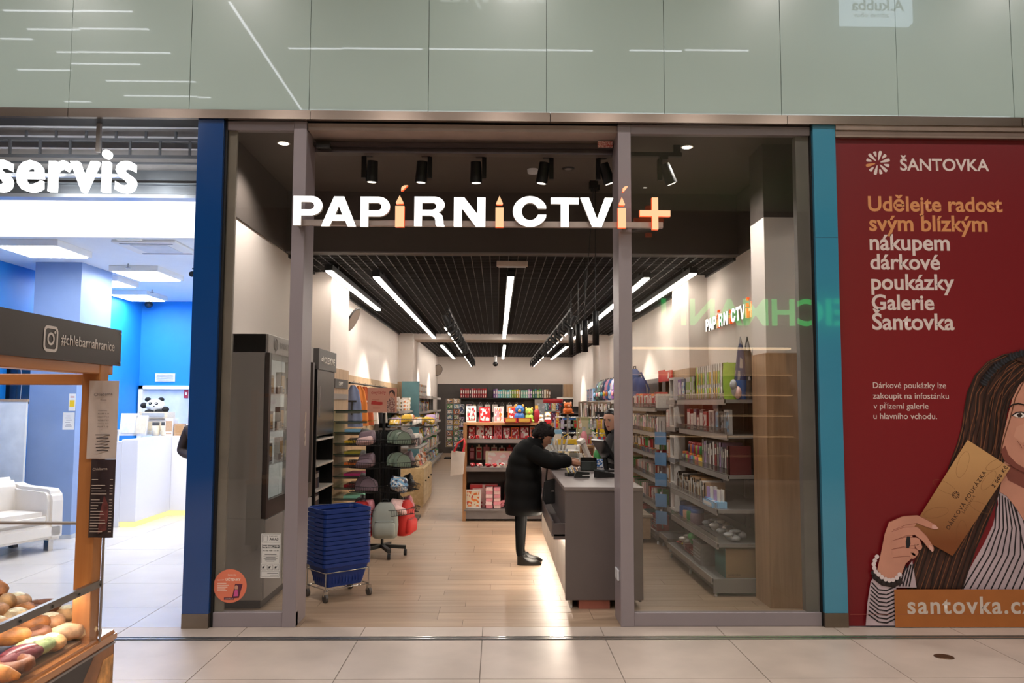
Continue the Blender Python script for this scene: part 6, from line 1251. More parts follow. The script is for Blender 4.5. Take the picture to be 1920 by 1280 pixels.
for kk in ((1.1, 4.95),):
    bs_ = thing('side_cabinet', 'low white cabinet behind the counter carrying the key ring displays', 'cabinet', (.8, 4.78, 0)); MB().box(0, .95, 0, .2, 0, .9).build('body', WHITE, bs_); MB().box(0, .95, -.01, .21, .9, .92).build('top', SHELFG, bs_)
    for j in range(2): d_ = MB().box(.02+.47*j, .46+.47*j, -.015, 0, .05, .85).build('door', WHITE, bs_); MB().cyl((.42+.1*j, -.03, .5), (.42+.1*j, -.03, .65), .005, n=6).build('handle', ALU, d_)
row('swirl', 'bag of small beads', 'bead bag', 'top of the low white cabinet', (.84, 4.85), (1.7, 4.85), .92, 0, (.1, .16), .12, (.12, .2), ['silver', 'grey', 'lilac', 'cream', 'white'], 'bead bags on the low cabinet', gap=.01, col2=['dark grey', 'silver', 'white'])
oh = thing('wire_shelf_rack', 'dark wire rack of blue folders left of the key ring stand', 'display rack', (1.12, 8.0, 0)); MB().box(0, .36, .14, .16, 0, 1.6).build('grid', DKMET, oh)
for k in range(8): MB().box(0, .36, 0, .14, .7+.11*k, .708+.11*k).build('ledge', ALU, oh)
for k in range(8): prod('paper', (.3, .12, .03), ['navy', 'dark grey', 'blue', 'grey', 'navy', 'silver', 'blue', 'dark grey'][k], (1.3, 8.07, .708+.11*k), 0, f'{["navy", "dark grey", "blue", "grey", "navy", "silver", "blue", "dark grey"][k]} folder pile on the dark wire rack, {nth(k)} ledge from the bottom', 'folder pile', 'folder piles on the wire rack')

# ================================================================== PEOPLE
def skin_person(root, name, nodes, edges, mats_, rootv=0, facemap=None):
    me = bpy.data.meshes.new(name); me.from_pydata([n[0] for n in nodes], edges, []); o = link(name, me, root)
    md = o.modifiers.new('skin', 'SKIN'); md.use_smooth_shade = True; sv = me.skin_vertices[0].data
    for i, n in enumerate(nodes):
        r = n[1]; sv[i].radius = (r, r) if not isinstance(r, tuple) else r
        sv[i].use_root = (i == rootv)
    s_ = o.modifiers.new('sub', 'SUBSURF'); s_.levels = 2; s_.render_levels = 2
    me.materials.append(mats_); return o
def loft(mb, rings, n=20, m=0, sq=1.):
    """rings: (centre, half width along Y, half depth in XZ, tilt of the ring normal from Z in the XZ plane)"""
    R = []
    for (cx, cy, cz), a, b, t in rings:
        R.append([(cx+b*math.cos(q)*math.cos(t), cy+a*math.sin(q), cz-b*math.cos(q)*math.sin(t)) for q in [2*PI*i/n for i in range(n)]])
    return mb.ring(R, m)
def puffy(path, seg, amp):
    """interpolate a coat path and puff it between quilting seams"""
    out = []; 
    for i in range(len(path)-1):
        (c0, a0, b0, t0), (c1, a1, b1, t1) = path[i], path[i+1]
        for k in range(seg):
            u = k/seg; p = amp*abs(math.sin(PI*((i*seg+k) % 6)/6))
            out.append((tuple(c0[j]+(c1[j]-c0[j])*u for j in range(3)), a0+(a1-a0)*u+p, b0+(b1-b0)*u+p, t0+(t1-t0)*u))
    out.append(path[-1]); return out
def head(root, c, r, face, skin, hairm, tilt, hairf, long=None):
    """head shape: skull, jaw, nose, ears, eyes, brows, lips; face = direction angle about Z; tilt = nod"""
    h = bpy.data.objects.new('head', None); COL.objects.link(h); h.parent = root; h.location = c; h.rotation_euler = (0, tilt, face)
    m = MB(); R = []
    for z, a, b, o_ in ((-.98, .2, .2, .45), (-.93, .32, .3, .42), (-.78, .46, .42, .32), (-.5, .6, .60, .16), (-.2, .68, .74, .06), (.1, .73, .82, 0), (.4, .72, .84, -.03), (.7, .58, .7, -.05), (.9, .36, .45, -.06), (.98, .14, .18, -.06)):
        R.append([(r*(o_+b*math.cos(q)+(.05*max(0, math.cos(q))**6 if z < 0 else 0)), r*a*math.sin(q), r*z) for q in [2*PI*i/20 for i in range(20)]])
    m.ring(R)
    m.add([(r*.78, -.03*r, .1*r), (r*.78, .03*r, .1*r), (r*.80, .12*r, -.25*r), (r*.80, -.12*r, -.25*r), (r*1.02, 0, -.2*r), (r*.86, 0, .08*r)], [(0, 3, 4, 5), (1, 5, 4, 2), (3, 2, 4)], 0, True)
    m.ell((r*.86, 0, -.21*r), (.12*r, .11*r, .08*r), 8)
    for s in (-1, 1):
        m.ell((-.02*r, s*.72*r, -.05*r), (.14*r, .06*r, .2*r), 8)
        m.ell((r*.73, s*.27*r, .1*r), (.07*r, .11*r, .07*r), 8, 1); m.ell((r*.785, s*.27*r, .1*r), (.025*r, .045*r, .045*r), 8, 2); m.obox((r*.79, s*.28*r, .27*r), (.02*r, 0, 0), (0, .15*r, -.02*r*s), (0, 0, .022*r), 2)
        m.obox((r*.775, s*.27*r, .155*r), (.03*r, 0, 0), (0, .12*r, 0), (0, 0, .012*r), 2)
    m.ell((r*.8, 0, -.46*r), (.06*r, .2*r, .035*r), 8, 3); m.ell((r*.8, 0, -.52*r), (.06*r, .16*r, .04*r), 8, 3)
    m.build('face', [skin, flat('#e6ddd6'), flat('#1d120e'), flat('#8f453f')], h)
    g = MB(); hairf(g, r); g.build('hair', hairm, h); return h
def hand(parent, wrist, d, upv, s, skin, n='hand', curl=.35):
    """palm, four unequal bent fingers and a thumb off the side of the palm"""
    w, d, u = Vector(wrist), Vector(d).normalized(), Vector(upv).normalized(); sd = d.cross(u).normalized(); m = MB()
    m.tube([w-d*.03*s, w, w+d*.04*s, w+d*.085*s], [.024*s, .024*s, .036*s, .033*s], 10)
    m.obox(w+d*.05*s, d*.04*s, sd*.038*s, u*.012*s)
    for k, L in enumerate((.062, .072, .066, .05)):
        b = w+d*.082*s+sd*(-.028+.019*k)*s; p1 = b+d*L*.45*s-u*L*curl*.2*s; p2 = p1+d*L*.33*s-u*L*curl*s; p3 = p2+d*L*.1*s-u*L*curl*1.1*s
        m.tube([b-d*.012*s, b, p1, p2, p3], [.0095*s, .0095*s, .0088*s, .008*s, .006*s], 7)
    b = w+d*.025*s-sd*.03*s; m.tube([b, b-sd*.022*s+d*.02*s-u*.008*s, b-sd*.028*s+d*.045*s-u*.018*s, b-sd*.022*s+d*.062*s-u*.024*s], [.012*s, .011*s, .0095*s, .007*s], 7)
    return m.build(n, skin, parent)
SKN = mat('#b98468', .5, noise=.05, scale=12.); SKN2 = mat('#cf9d84', .5, noise=.04, scale=12.)
COAT = mat('#040404', .8, noise=.1, scale=5., bump=.2, spec=.25)
lady = thing('person', 'customer in a long black quilted coat leaning over the sales counter', 'person', (0, 2.4, 0))
# body: pelvis, legs, torso, neck, arms
N = [((.27, 0, .84), .13), ((.29, 0, 1.0), .12), ((.34, 0, 1.14), .12), ((.42, 0, 1.22), .06), ((.46, 0, 1.27), .05),
     ((.25, -.09, .78), .085), ((.245, -.09, .48), .058), ((.24, -.09, .1), .042), ((.29, -.09, .045), (.036, .03)), ((.37, -.095, .032), (.036, .022)),
     ((.26, .09, .78), .085), ((.275, .09, .48), .058), ((.26, .09, .1), .042), ((.31, .09, .045), (.036, .03)), ((.39, .095, .032), (.036, .022)),
     ((.37, -.17, 1.15), .05), ((.55, -.2, 1.06), .042), ((.76, -.14, 1.055), .027), ((.37, .17, 1.15), .05), ((.55, .2, 1.06), .042), ((.78, .14, 1.055), .027)]
E_ = [(0, 1), (1, 2), (2, 3), (3, 4), (0, 5), (5, 6), (6, 7), (7, 8), (8, 9), (0, 10), (10, 11), (11, 12), (12, 13), (13, 14), (2, 15), (15, 16), (16, 17), (2, 18), (18, 19), (19, 20)]
skin_person(lady, 'body', N, E_, mat('#070708', .9, noise=.05, spec=.2))
ctm = MB(); loft(ctm, puffy([((.285, 0, .505), .21, .185, 0), ((.28, 0, .68), .215, .185, 0), ((.28, 0, .86), .215, .18, .03), ((.29, 0, 1.0), .21, .175, .1), ((.32, 0, 1.1), .215, .165, .25), ((.36, 0, 1.18), .2, .14, .45), ((.405, 0, 1.23), .13, .1, .55), ((.425, 0, 1.26), .08, .075, .6)], 6, .012), 28)
for s in (-1, 1): 
    P = [((.35, s*.17, 1.15), .085), ((.45, s*.2, 1.10), .082), ((.56, s*.205, 1.055), .075), ((.66, s*.175, 1.055), .066), ((.76, s*.145, 1.06), .05)]
    pts, rad = [], []
    for i in range(4):
        for k in range(6):
            u = k/6; pts.append(tuple(P[i][0][j]+(P[i+1][0][j]-P[i][0][j])*u for j in range(3))); rad.append(P[i][1]+(P[i+1][1]-P[i][1])*u+.009*abs(math.sin(PI*k/6)))
    pts.append(P[4][0]); rad.append(.046); ctm.tube(pts, rad, 16)
ctm.lathe(.445, 0, [(.078, 1.235), (.085, 1.265), (.07, 1.29)], 16)
ctm.build('coat', COAT, lady)
for s in (-1, 1):
    sh_ = MB(); x = .215 if s < 0 else .235; sh_.ring([[(x+L*.5+L*.5*math.cos(q), s*.093+w*math.sin(q), z) for q in [2*PI*i/16 for i in range(16)]] for z, L, w in ((0, .25, .045), (.02, .255, .048), (.05, .21, .042), (.075, .12, .038), (.1, .1, .036))]); sh_.build('shoe', flat('#0b0b0b', .3), lady)
hand(lady, (.765, -.14, 1.05), (1, .3, -.25), (0, 0, 1), 1., SKN); hand(lady, (.785, .14, 1.05), (1, -.3, -.25), (0, 0, 1), 1., SKN)
def short_hair(g, r):
    g.ring([[(r*(o_+b*math.cos(q)), r*a*math.sin(q), r*z) for q in [2*PI*i/18 for i in range(18)]] for z, a, b, o_ in ((-.6, .45, .3, -.55), (-.35, .7, .45, -.5), (-.1, .84, .6, -.4), (.15, .88, .76, -.22), (.45, .88, .92, -.06), (.75, .7, .82, -.03), (1.0, .42, .5, -.06), (1.08, .15, .2, -.06))])
    q = random.Random(3)
    for k in range(90):
        a, z = q.uniform(-3.14, 3.14), q.uniform(-.3, 1.02)
        if abs(a) < 1.25 and z < .45: continue
        b = .76*math.cos(max(0, z)*.85)+.05; g.ell((r*(-.14+b*math.cos(a)), r*b*math.sin(a)*.95, r*z*.96), (r*.15, r*.14, r*.19), 6)
head(lady, (.487, 0, 1.315), .118, 0, SKN, mat('#150b0a', .75, noise=.3, scale=60., bump=.6, spec=.3), .62, short_hair)
hb_ = thing('handbag', 'black handbag hanging from the arm of the customer in the black coat', 'handbag', (.56, 2.27, .62)); m = MB()
m.add([(-.09, -.05, 0), (.11, -.05, .02), (.11, .05, .02), (-.09, .05, 0), (-.07, -.025, .24), (.1, -.025, .27), (.1, .025, .27), (-.07, .025, .24)], [(0, 3, 2, 1), (0, 1, 5, 4), (1, 2, 6, 5), (2, 3, 7, 6), (3, 0, 4, 7), (4, 5, 6, 7)]); m.build('body', mat('#121112', .4, noise=.05), hb_, bevel=.012, seg=2)
MB().tube([(-.05, 0, .24), (-.04, -.02, .36), (.02, -.03, .42), (.07, -.02, .36), (.08, 0, .26)], .009, 6).build('strap', flat('#101010', .4), hb_); MB().box(.0, .03, -.054, -.05, .13, .15).build('clasp', CHROME, hb_)
# cashier
cs2 = thing('person', 'cashier with long dark hair and a black top standing behind the counter', 'person', (1.37, 3.1, 0))
N = [((.03, 0, .9), .14), ((.02, 0, 1.1), .12), ((.0, 0, 1.24), .13), ((-.02, 0, 1.33), .055), ((-.03, 0, 1.38), .05), ((.03, -.09, .8), .09), ((.03, -.09, .45), .06), ((.04, -.09, .08), .045), ((-.05, -.09, .035), .03), ((.03, .09, .8), .09), ((.03, .09, .45), .06), ((.04, .09, .08), .045), ((-.05, .09, .035), .03),
     ((.0, -.19, 1.24), .05), ((-.08, -.26, 1.05), .042), ((-.22, -.42, 1.03), .03), ((.0, .19, 1.24), .05), ((-.05, .24, 1.02), .042), ((-.24, .1, 1.02), .03)]
E_ = [(0, 1), (1, 2), (2, 3), (3, 4), (0, 5), (5, 6), (6, 7), (7, 8), (0, 9), (9, 10), (10, 11), (11, 12), (2, 13), (13, 14), (14, 15), (2, 16), (16, 17), (17, 18)]
skin_person(cs2, 'body', N, E_, mat('#121214', .7, noise=.05))
tp_ = MB(); loft(tp_, [((.03, 0, .82), .19, .14, 0), ((.02, 0, 1.0), .185, .135, 0), ((.0, 0, 1.15), .2, .14, -.05), ((-.01, 0, 1.26), .2, .12, -.1), ((-.02, 0, 1.32), .1, .08, -.15)], 24)
tp_.tube([(0, -.17, 1.24), (-.06, -.25, 1.07), (-.14, -.35, 1.04), (-.2, -.41, 1.03)], [.07, .058, .05, .042], 12).tube([(0, .17, 1.24), (-.05, .24, 1.03), (-.14, .18, 1.02), (-.22, .12, 1.02)], [.07, .058, .05, .042], 12); tp_.build('top', mat('#111013', .8, noise=.05), cs2)
hand(cs2, (-.215, -.42, 1.03), (-.7, -.6, -.3), (0, 0, 1), .9, SKN2); hand(cs2, (-.24, .1, 1.02), (-1, -.4, -.1), (0, 0, 1), .9, SKN2)
def long_hair(g, r):
    g.ring([[(r*(o_+b*math.cos(q)), r*a*math.sin(q), r*z) for q in [2*PI*i/18 for i in range(18)]] for z, a, b, o_ in ((-3.1, .5, .2, -.55), (-2.4, .85, .35, -.5), (-1.5, .95, .45, -.45), (-.7, .92, .5, -.42), (-.2, .88, .56, -.34), (.2, .86, .64, -.28), (.5, .82, .76, -.2), (.8, .66, .72, -.12), (1.0, .36, .45, -.08), (1.06, .12, .15, -.06))])
    for s in (-1, 1): g.tube([(r*.0, s*r*.62, r*.7), (r*-.05, s*r*.8, 0), (r*.0, s*r*.85, -r*1.), (r*.2, s*r*.7, -r*2.4)], [.1*r, .2*r, .26*r, .1*r], 8)
head(cs2, (-.06, 0, 1.47), .115, PI+.8, SKN2, mat('#0e0b0b', .35, noise=.2, scale=20., stretch=(3, 3, .4)), .28, long_hair)

# ================================================================== NEIGHBOUR SHOP (left)
BLU = mat('#1283d6', .6, noise=.015); LW = mat('#e8ecf2', .6, noise=.01)
struct('wall_left', MB().box(-6.2, -6.1, .2, 7.9, 0, 3.6), BLU)
struct('wall_back', MB().box(-6.2, -2.27, 7.8, 7.9, 0, 3.6), BLU)
struct('ceiling', MB().box(-6.2, -2.27, 1.8, 7.9, 3.375, 3.45), LW)
struct('wall_fascia', MB().box(-6.2, -2.27, 1.78, 1.84, 3.26, 3.75), LW)
struct('ceiling', MB().box(-6.2, -2.27, .25, 1.84, 4.0, 4.1), mat('#141416', .8))
struct('wall_partition', MB().box(-2.33, -2.28, .25, 7.8, 0, 3.9), LW)
struct('column', MB().box(-5.72, -5.15, 3.9, 4.7, 0, 3.375), mat('#7f95bd', .5, noise=.015))
struct('baseboard_left', MB().box(-5.73, -5.14, 3.89, 4.71, 0, .05), mat('#b8bcc4', .4))
struct('trim_11', MB().box(-6.1, -2.3, .3, .36, 3.87, 3.9).box(-6.1, -2.3, .55, .6, 3.87, 4.0), mat('#c9ccd2', .5))
# panel lights
for k, (x0, x1, y0, y1, l) in enumerate([(-5.38, -4.68, 2.46, 3.2, 'nearest the front'), (-4.92, -4.3, 4.1, 4.95, 'right of the column'), (-5.85, -5.2, 4.95, 5.62, 'half hidden behind the column'), (-6.02, -5.42, 6.4, 7.2, 'nearest the blue back wall')]):
    t = thing('panel_light', f'square white ceiling panel light in the blue shop, {l}', 'ceiling light', ((x0+x1)/2, (y0+y1)/2, 3.3), 0); a, b = (x1-x0)/2, (y1-y0)/2
    MB().box(-a, a, -b, b, .004, .075).build('frame', WHITE, t, bevel=.004); MB().box(-a+.035, a-.035, -b+.035, b-.035, -.002, .004).build('diffuser', emis('#fbfaf9', K_LEFT), t)
for (x, y) in ((-2.85, 3.3), (-3.4, 5.4), (-3.2, 7)):
    t = thing('panel_light', 'square white ceiling panel light in the blue shop, hidden right of the view', 'ceiling light', (x, y, 3.3), 0, 'hidden panel lights'); MB().box(-.3, .3, -.3, .3, .004, .075).build('frame', WHITE, t); MB().box(-.27, .27, -.27, .27, -.002, .004).build('diffuser', emis('#fbfaf9', K_LEFT), t)
t = thing('downlight', 'round recessed downlight washing the blue side wall behind the column', 'ceiling light', (-5.85, 5.9, 3.375)); MB().lathe(0, 0, [(.08, -.01), (.08, 0)], 18).build('trim_ring', WHITE, t); MB().lathe(0, 0, [(.06, -.012), (.05, -.011)], 14).build('lens', emis('#ffffff', 20), t)
spot('wash_lamp', (-5.85, 5.9, 3.34), (-6.1, 6.0, 1.6), 160, COOL, 100)
for k, (x, y, l) in enumerate([(-3.78, 2.82, 'nearer'), (-3.9, 5.9, 'farther')]):
    t = thing('air_conditioner', f'white ceiling air conditioner cassette in the blue shop, the {l} one', 'air conditioner', (x, y, 3.375)); MB().box(-.34, .34, -.36, .36, -.03, 0).build('panel', WHITE, t, bevel=.006); MB().box(-.2, .2, -.22, .22, -.036, -.03).build('intake', mat('#c8cbd0', .5), t)
    MB().box(-.28, .28, -.3, -.27, -.034, -.03).box(-.28, .28, .27, .3, -.034, -.03).build('outlet_slot', DKMET, t, kind='stuff')
t = thing('emergency_light', 'emergency exit light with a green pictogram strip on the blue shop ceiling', 'emergency light', (-3.79, 2.15, 3.36)); MB().box(-.13, .13, -.03, .03, -.05, .2).build('housing', WHITE, t, bevel=.004); MB().box(-.12, .12, -.034, -.03, -.045, -.005).build('pictogram', emis('#5fc8a8', .8), t)
t = thing('camera_pair', 'small black twin ceiling camera in the blue shop', 'camera', (-3.75, 3.95, 3.375)); MB().cyl((0, 0, 0), (0, 0, -.06), .012, n=8).box(-.06, .06, -.01, .01, -.07, -.055).build('bracket', BLACK, t)
for s in (-1, 1): MB().cyl((s*.045, .04, -.11), (s*.045, -.06, -.14), .035, n=12).build('camera_head', BLACK, t)
t = thing('security_camera', 'dark dome camera in the top corner of the blue back wall', 'camera', (-5.9, 7.6, 3.375)); MB().ell((0, 0, -.08), (.07, .07, .06), 10).build('dome', flat('#202428', .1), t); MB().cyl((0, 0, -.06), (0, 0, 0), .05, n=12).build('mount', DKMET, t)
for (x, y) in ((-5.25, 3.25), (-4.62, 3.98), (-5.3, 6.3)):
    t = thing('sprinkler', 'small sprinkler head under the blue shop ceiling', 'sprinkler', (x, y, 3.375), 0, 'sprinklers of the blue shop'); MB().cyl((0, 0, 0), (0, 0, -.05), .008, n=6).build('stem', ALU, t); MB().lathe(0, 0, [(.03, -.053), (.03, -.05)], 10).build('deflector', ALU, t)
# servis sign
ss_ = thing('shop_sign', 'glowing white servis sign hanging in front of the neighbouring shop', 'sign', (0, .12, 0))
text('servis', SERV[0], SERV[2], w=SERV[1]-SERV[0], h=.335, mat_=emis('#ffffff', 8), parent=ss_, depth=.05, bold=.014, spacing=1.07, name='letters')
MB().box(-3.15, -3.12, .0, .03, 3.6, 3.85).build('hanger', ALU, ss_); MB().box(-4.3, -2.95, .0, .03, 3.40, 3.425).build('mounting_rail', mat('#aab0b8', .3, .6), ss_)
# ladder frame and shutter box
lf = thing('lattice_frame', 'grey steel ladder frame above the neighbouring shop entrance', 'frame', (0, .45, 0)); GM = mat('#8b8f96', .4, .6)
MB().box(-6.1, -2.3, 0, .03, 3.8, 3.82).build('rail', GM, lf); MB().box(-6.1, -2.3, 0, .03, 3.66, 3.68).build('rail', GM, lf); MB().box(-6.1, -2.3, .05, .07, 3.62, 3.635).build('rail', GM, lf)
for k in range(16): x = -2.42-.245*k; MB().box(x-.008, x+.008, .0, .02, 3.82, 3.88).build('upright', GM, lf); MB().box(x+.11, x+.126, .0, .02, 3.68, 3.8).build('upright', GM, lf)
struct('wall_fascia', MB().box(-6.1, -2.3, .7, .72, 3.60, 3.8), mat('#d5d3d4', .5)); 
sb = thing('roller_shutter', 'silver roller shutter box behind the servis letters', 'shutter', (0, .62, 0)); SM = mat('#9ba3ab', .3, .8, noise=.04)
MB().box(-6.1, -2.3, 0, .1, 3.52, 3.6).box(-6.1, -2.3, -.03, .0, 3.475, 3.485).build('upper_slat', SM, sb); MB().box(-6.1, -2.3, .01, .12, 3.40, 3.5).build('lower_slat', SM, sb); MB().box(-6.1, -2.3, -.01, .0, 3.49, 3.51).build('seam', DKMET, sb); MB().box(-6.1, -2.3, -.02, .1, 3.36, 3.39).build('bottom_bar', mat('#c9d0d8', .3, .6), sb)
t = thing('added_light_bar', 'slim light bar washing the white fascia behind the servis letters', 'light', (-4.2, 1.0, 3.9)); MB().box(-1.8, 1.8, -.03, .03, 0, .05).build('housing', ALU, t); MB().box(-1.78, 1.78, .03, .034, .005, .04).build('diffuser', emis('#ffffff', 10), t)  # made-up bar, added only to brighten the white fascia
area('fascia_fill', (-4.2, 1.05, 3.9), 3.5, 34, NEUT, (math.radians(55), 0, 0), size_y=.03)  # added fill light for the fascia, no known source behind it
# sofa
sf = thing('sofa', 'white leather sofa in the blue shop behind the bakery cart', 'sofa', (-4.86, 3.2, 0), math.radians(-21)); LE = mat('#e2dbd2', .45, noise=.02)
MB().box(-.7, .0, -1.3, -.02, .14, .3).build('base', LE, sf, bevel=.03, seg=3); MB().box(-.55, .0, -1.12, -.2, .29, .44).build('seat_cushion', LE, sf, bevel=.05, seg=4)
def armp(y0, y1): return MB().prism([(-.72, .12), (0, .12), (.0, .55), (-.02, .64), (-.08, .68), (-.5, .70), (-.66, .74), (-.72, .7)], y0, y1, ax='y')
armp(-.2, .0).build('armrest', LE, sf, bevel=.035, seg=4); armp(-1.3, -1.1).build('armrest', LE, sf, bevel=.035, seg=4)
MB().prism([(-.72, .2), (-.5, .2), (-.54, .7), (-.6, .8), (-.68, .8), (-.74, .7)], -1.15, -.15).build('backrest', LE, sf, bevel=.04, seg=4)
for y in (-.12, -1.2):
    for x in (-.09, -.62): MB().box(x-.035, x+.035, y-.03, y+.03, 0, .14).build('leg', mat('#2a211d', .4) if x < -.5 else STEEL, sf)
t = thing('partition_screen', 'white half height partition with an oak top edge behind the sofa', 'partition', (-6.1, 3.6, 0)); MB().box(0, .52, 0, .04, 0, 1.65).build('panel', mat('#dcdcda', .5), t); MB().box(0, .53, -.005, .045, 1.65, 1.68).build('top_edge', OAK, t)
t = thing('television', 'black flat screen on the blue left wall above the partition', 'television', (-6.1, 4.05, 1.62)); MB().box(0, .05, 0, .5, 0, .46).build('screen', flat('#06080c', .2), t); MB().box(0, .03, .1, .4, -.03, 0).build('bracket', DKMET, t)
MB().tube([(.07, .18, .44), (.08, .2, .3), (.07, .19, -.05)], .004, 5).build('cable', WHITE, t)
t = thing('notice', 'yellow and white sticker on the light blue column', 'notice', (-5.14, 3.9, 1.54)); MB().box(-.0, .08, -.002, 0, 0, .21).build('sheet', WHITE, t); t.location = (-5.235, 3.899, 1.54); MB().box(.01, .07, -.003, -.002, .05, .13).build('printed_mark', flat('#e8c21c'), t); MB().box(.015, .065, -.003, -.002, .16, .165).box(.015, .065, -.003, -.002, .175, .18).build('small_print', flat('#c05030'), t)
t = thing('notice', 'white opening-hours sheet on the light blue column below the sticker', 'notice', (-5.3, 3.9, 1.31)); MB().box(0, .14, -.002, 0, 0, .21).build('sheet', WHITE, t); m = MB()
for k in range(6): m.box(.03+.01*(k % 2), .11-.01*(k % 3), -.003, -.002, .04+.025*k, .046+.025*k)
m.build('small_print', flat('#6a6a78'), t)
# white service counter
wc_ = thing('service_counter', 'white L-shaped service counter with a yellow glowing plinth in the blue shop', 'counter', (0, 0, 0)); WG = mat('#f0eff4', .25, noise=0)
MB().box(-5.0, -4.78, 4.83, 6.5, .07, 1.15).build('side_body', WG, wc_, bevel=.006); MB().box(-4.78, -3.0, 5.95, 6.5, .07, 1.15).build('front_body', WG, wc_, bevel=.006)
MB().box(-4.99, -4.80, 4.85, 6.5, 0, .07).box(-4.8, -3.0, 5.97, 6.5, 0, .07).build('plinth', emis('#fff0a0', 1.3), wc_); MB().box(-5.6, -5.0, 4.83, 5.1, 0, 1.12).build('end_block', WG, wc_, bevel=.004)
MB().box(-4.6, -3.4, 5.93, 5.95, .95, 1.08).build('light_slot', emis('#d0ccff', 1.1), wc_)
struct('door_2', MB().box(-6.07, -6.0, 7.72, 7.8, 0, 1.93).box(-5.22, -5.15, 7.72, 7.8, 0, 1.93).box(-6.07, -5.15, 7.72, 7.8, 1.87, 1.93).box(-6.0, -5.22, 7.78, 7.8, 0, 1.87, 1), [WHITE, mat('#cfd6e2', .5)])
t = thing('vent_grille', 'white slatted vent grille high on the blue back wall', 'vent', (-5.82, 7.79, 2.0)); MB().box(0, .33, -.012, .01, 0, .14).build('frame', WHITE, t)
for k in range(4): MB().box(.025, .305, -.02, -.012, .02+.03*k, .034+.03*k).build('slat', mat('#a8aeb8', .5), t)
t = thing('notice', 'small red notice at the top right corner of the white doorway', 'notice', (-5.32, 7.77, 1.72)); MB().box(0, .07, -.003, 0, 0, .14).build('sheet', flat('#b03048'), t); MB().box(.02, .05, -.004, -.003, .05, .1).build('mark', WHITE, t)
pd = thing('panda_plush', 'black and white plush panda lying on the boxes on the white counter', 'soft toy', (-5.18, 6.3, 1.5)); PW_ = mat('#e9e9e9', .9, noise=.02); PB = mat('#0e0e10', .9)
MB().ell((0, 0, .1), (.14, .11, .1), 14, k=9).build('head', PW_, pd); m = MB()
for s in (-1, 1): m = MB().ell((s*.1-.02, .0, .19), (.05, .03, .035), 8); m.build('ear', PB, pd)
for x, z in ((-.17, .1), (.16, .04)): MB().ell((x, -.02, z), (.055, .05, .045), 8).build('paw', PB, pd)
for x in (-.07, .08): MB().ell((x, -.06, .01), (.07, .05, .03), 8).build('paw', PB, pd)
for x in (-.04, .05): MB().ell((x, -.1, .13), (.028, .012, .022), 8).build('eye_patch', PB, pd); MB().ell((x, -.112, .132), (.008, .004, .009), 6).build('eye', PW_, pd)
MB().ell((.02, -.112, .085), (.014, .008, .01), 6).build('nose', PB, pd)
prod('carton', (.42, .3, .1), 'cream', (-5.15, 6.3, 1.4), 0, 'cream display box directly under the panda plush', 'box', None, 'silver'); prod('carton', (.5, .3, .24), 'white', (-5.15, 6.33, 1.155), 0, 'white carton printed with a dark mark under the cream box', 'box', None, 'cream')
for k, (x, kd, c, c2, s, l) in enumerate([(-5.45, 'card', 'white', 'white', (.26, .03, .33), 'large tilted white leaflet'), (-5.28, 'card', 'white', 'cream', (.2, .03, .3), 'smaller white leaflet'), (-5.05, 'jar', 'cream', 'dark grey', (.11, .11, .2), 'cream canister with a dark lid'), (-4.93, 'jar', 'cream', 'dark grey', (.11, .11, .2), 'second cream canister'), (-4.85, 'carton', 'white', 'kraft', (.12, .1, .26), 'white carton'), (-4.7, 'carton', 'kraft', 'tan', (.14, .1, .18), 'kraft box'), (-4.58, 'jar', 'silver', 'white', (.07, .07, .17), 'silver flask'), (-4.45, 'card', 'white', 'crimson', (.22, .03, .25), 'white card with a blue and red picture')]):
    prod(kd, s, c, (x, 6.05 if x > -5 else 6.02, 1.152), 0, f'{l} standing on the white service counter', 'leaflet' if kd == 'card' else 'canister' if kd == 'jar' else 'box', None, c2, tilt=-.15 if kd == 'card' else 0, pr=('navy', 'white') if k == 7 else None)
t = thing('storage_basket', 'grey basket of small items at the left end of the white counter', 'basket', (-5.42, 4.95, 1.12)); MB().box(-.18, .22, -.1, .12, 0, .012).box(-.18, .22, -.1, -.09, 0, .16).box(-.18, .22, .11, .12, 0, .16).box(-.18, -.17, -.1, .12, 0, .16).box(.21, .22, -.1, .12, 0, .16).build('basket_body', mat('#595c5a', .5), t); 
for k in range(5): MB().ell((-.12+.07*k, 0, .15), (.04, .05, .04), 8).build('packet', pm(['white', 'red', 'white', 'pink', 'white'][k]), t)
prod('card', (.12, .02, .16), 'white', (-5.12, 4.86, 1.12), 0, 'small white price leaflet beside the grey basket', 'leaflet', None, 'silver', tilt=-.1)
vis = thing('person', 'visitor in a dark brown jacket almost hidden behind the blue pillar', 'person', (-3.25, 3.0, 0))
N = [((0, 0, .9), .15), ((0, 0, 1.15), .14), ((0, 0, 1.35), .14), ((0, 0, 1.47), .055), ((0, -.01, 1.56), .08), ((0, -.01, 1.66), .085), ((-.1, 0, .8), .09), ((-.1, 0, .45), .06), ((-.1, 0, .08), .045), ((-.1, -.1, .035), .035), ((.1, 0, .8), .09), ((.1, 0, .45), .06), ((.1, 0, .08), .045), ((.1, -.1, .035), .035), ((-.19, 0, 1.35), .06), ((-.27, .03, 1.1), .06), ((-.05, -.2, 1.05), .035), ((.19, 0, 1.35), .06), ((.22, .03, 1.08), .05), ((.16, -.2, 1.02), .035)]
E_ = [(0, 1), (1, 2), (2, 3), (3, 4), (4, 5), (0, 6), (6, 7), (7, 8), (8, 9), (0, 10), (10, 11), (11, 12), (12, 13), (2, 14), (14, 15), (15, 16), (2, 17), (17, 18), (18, 19)]
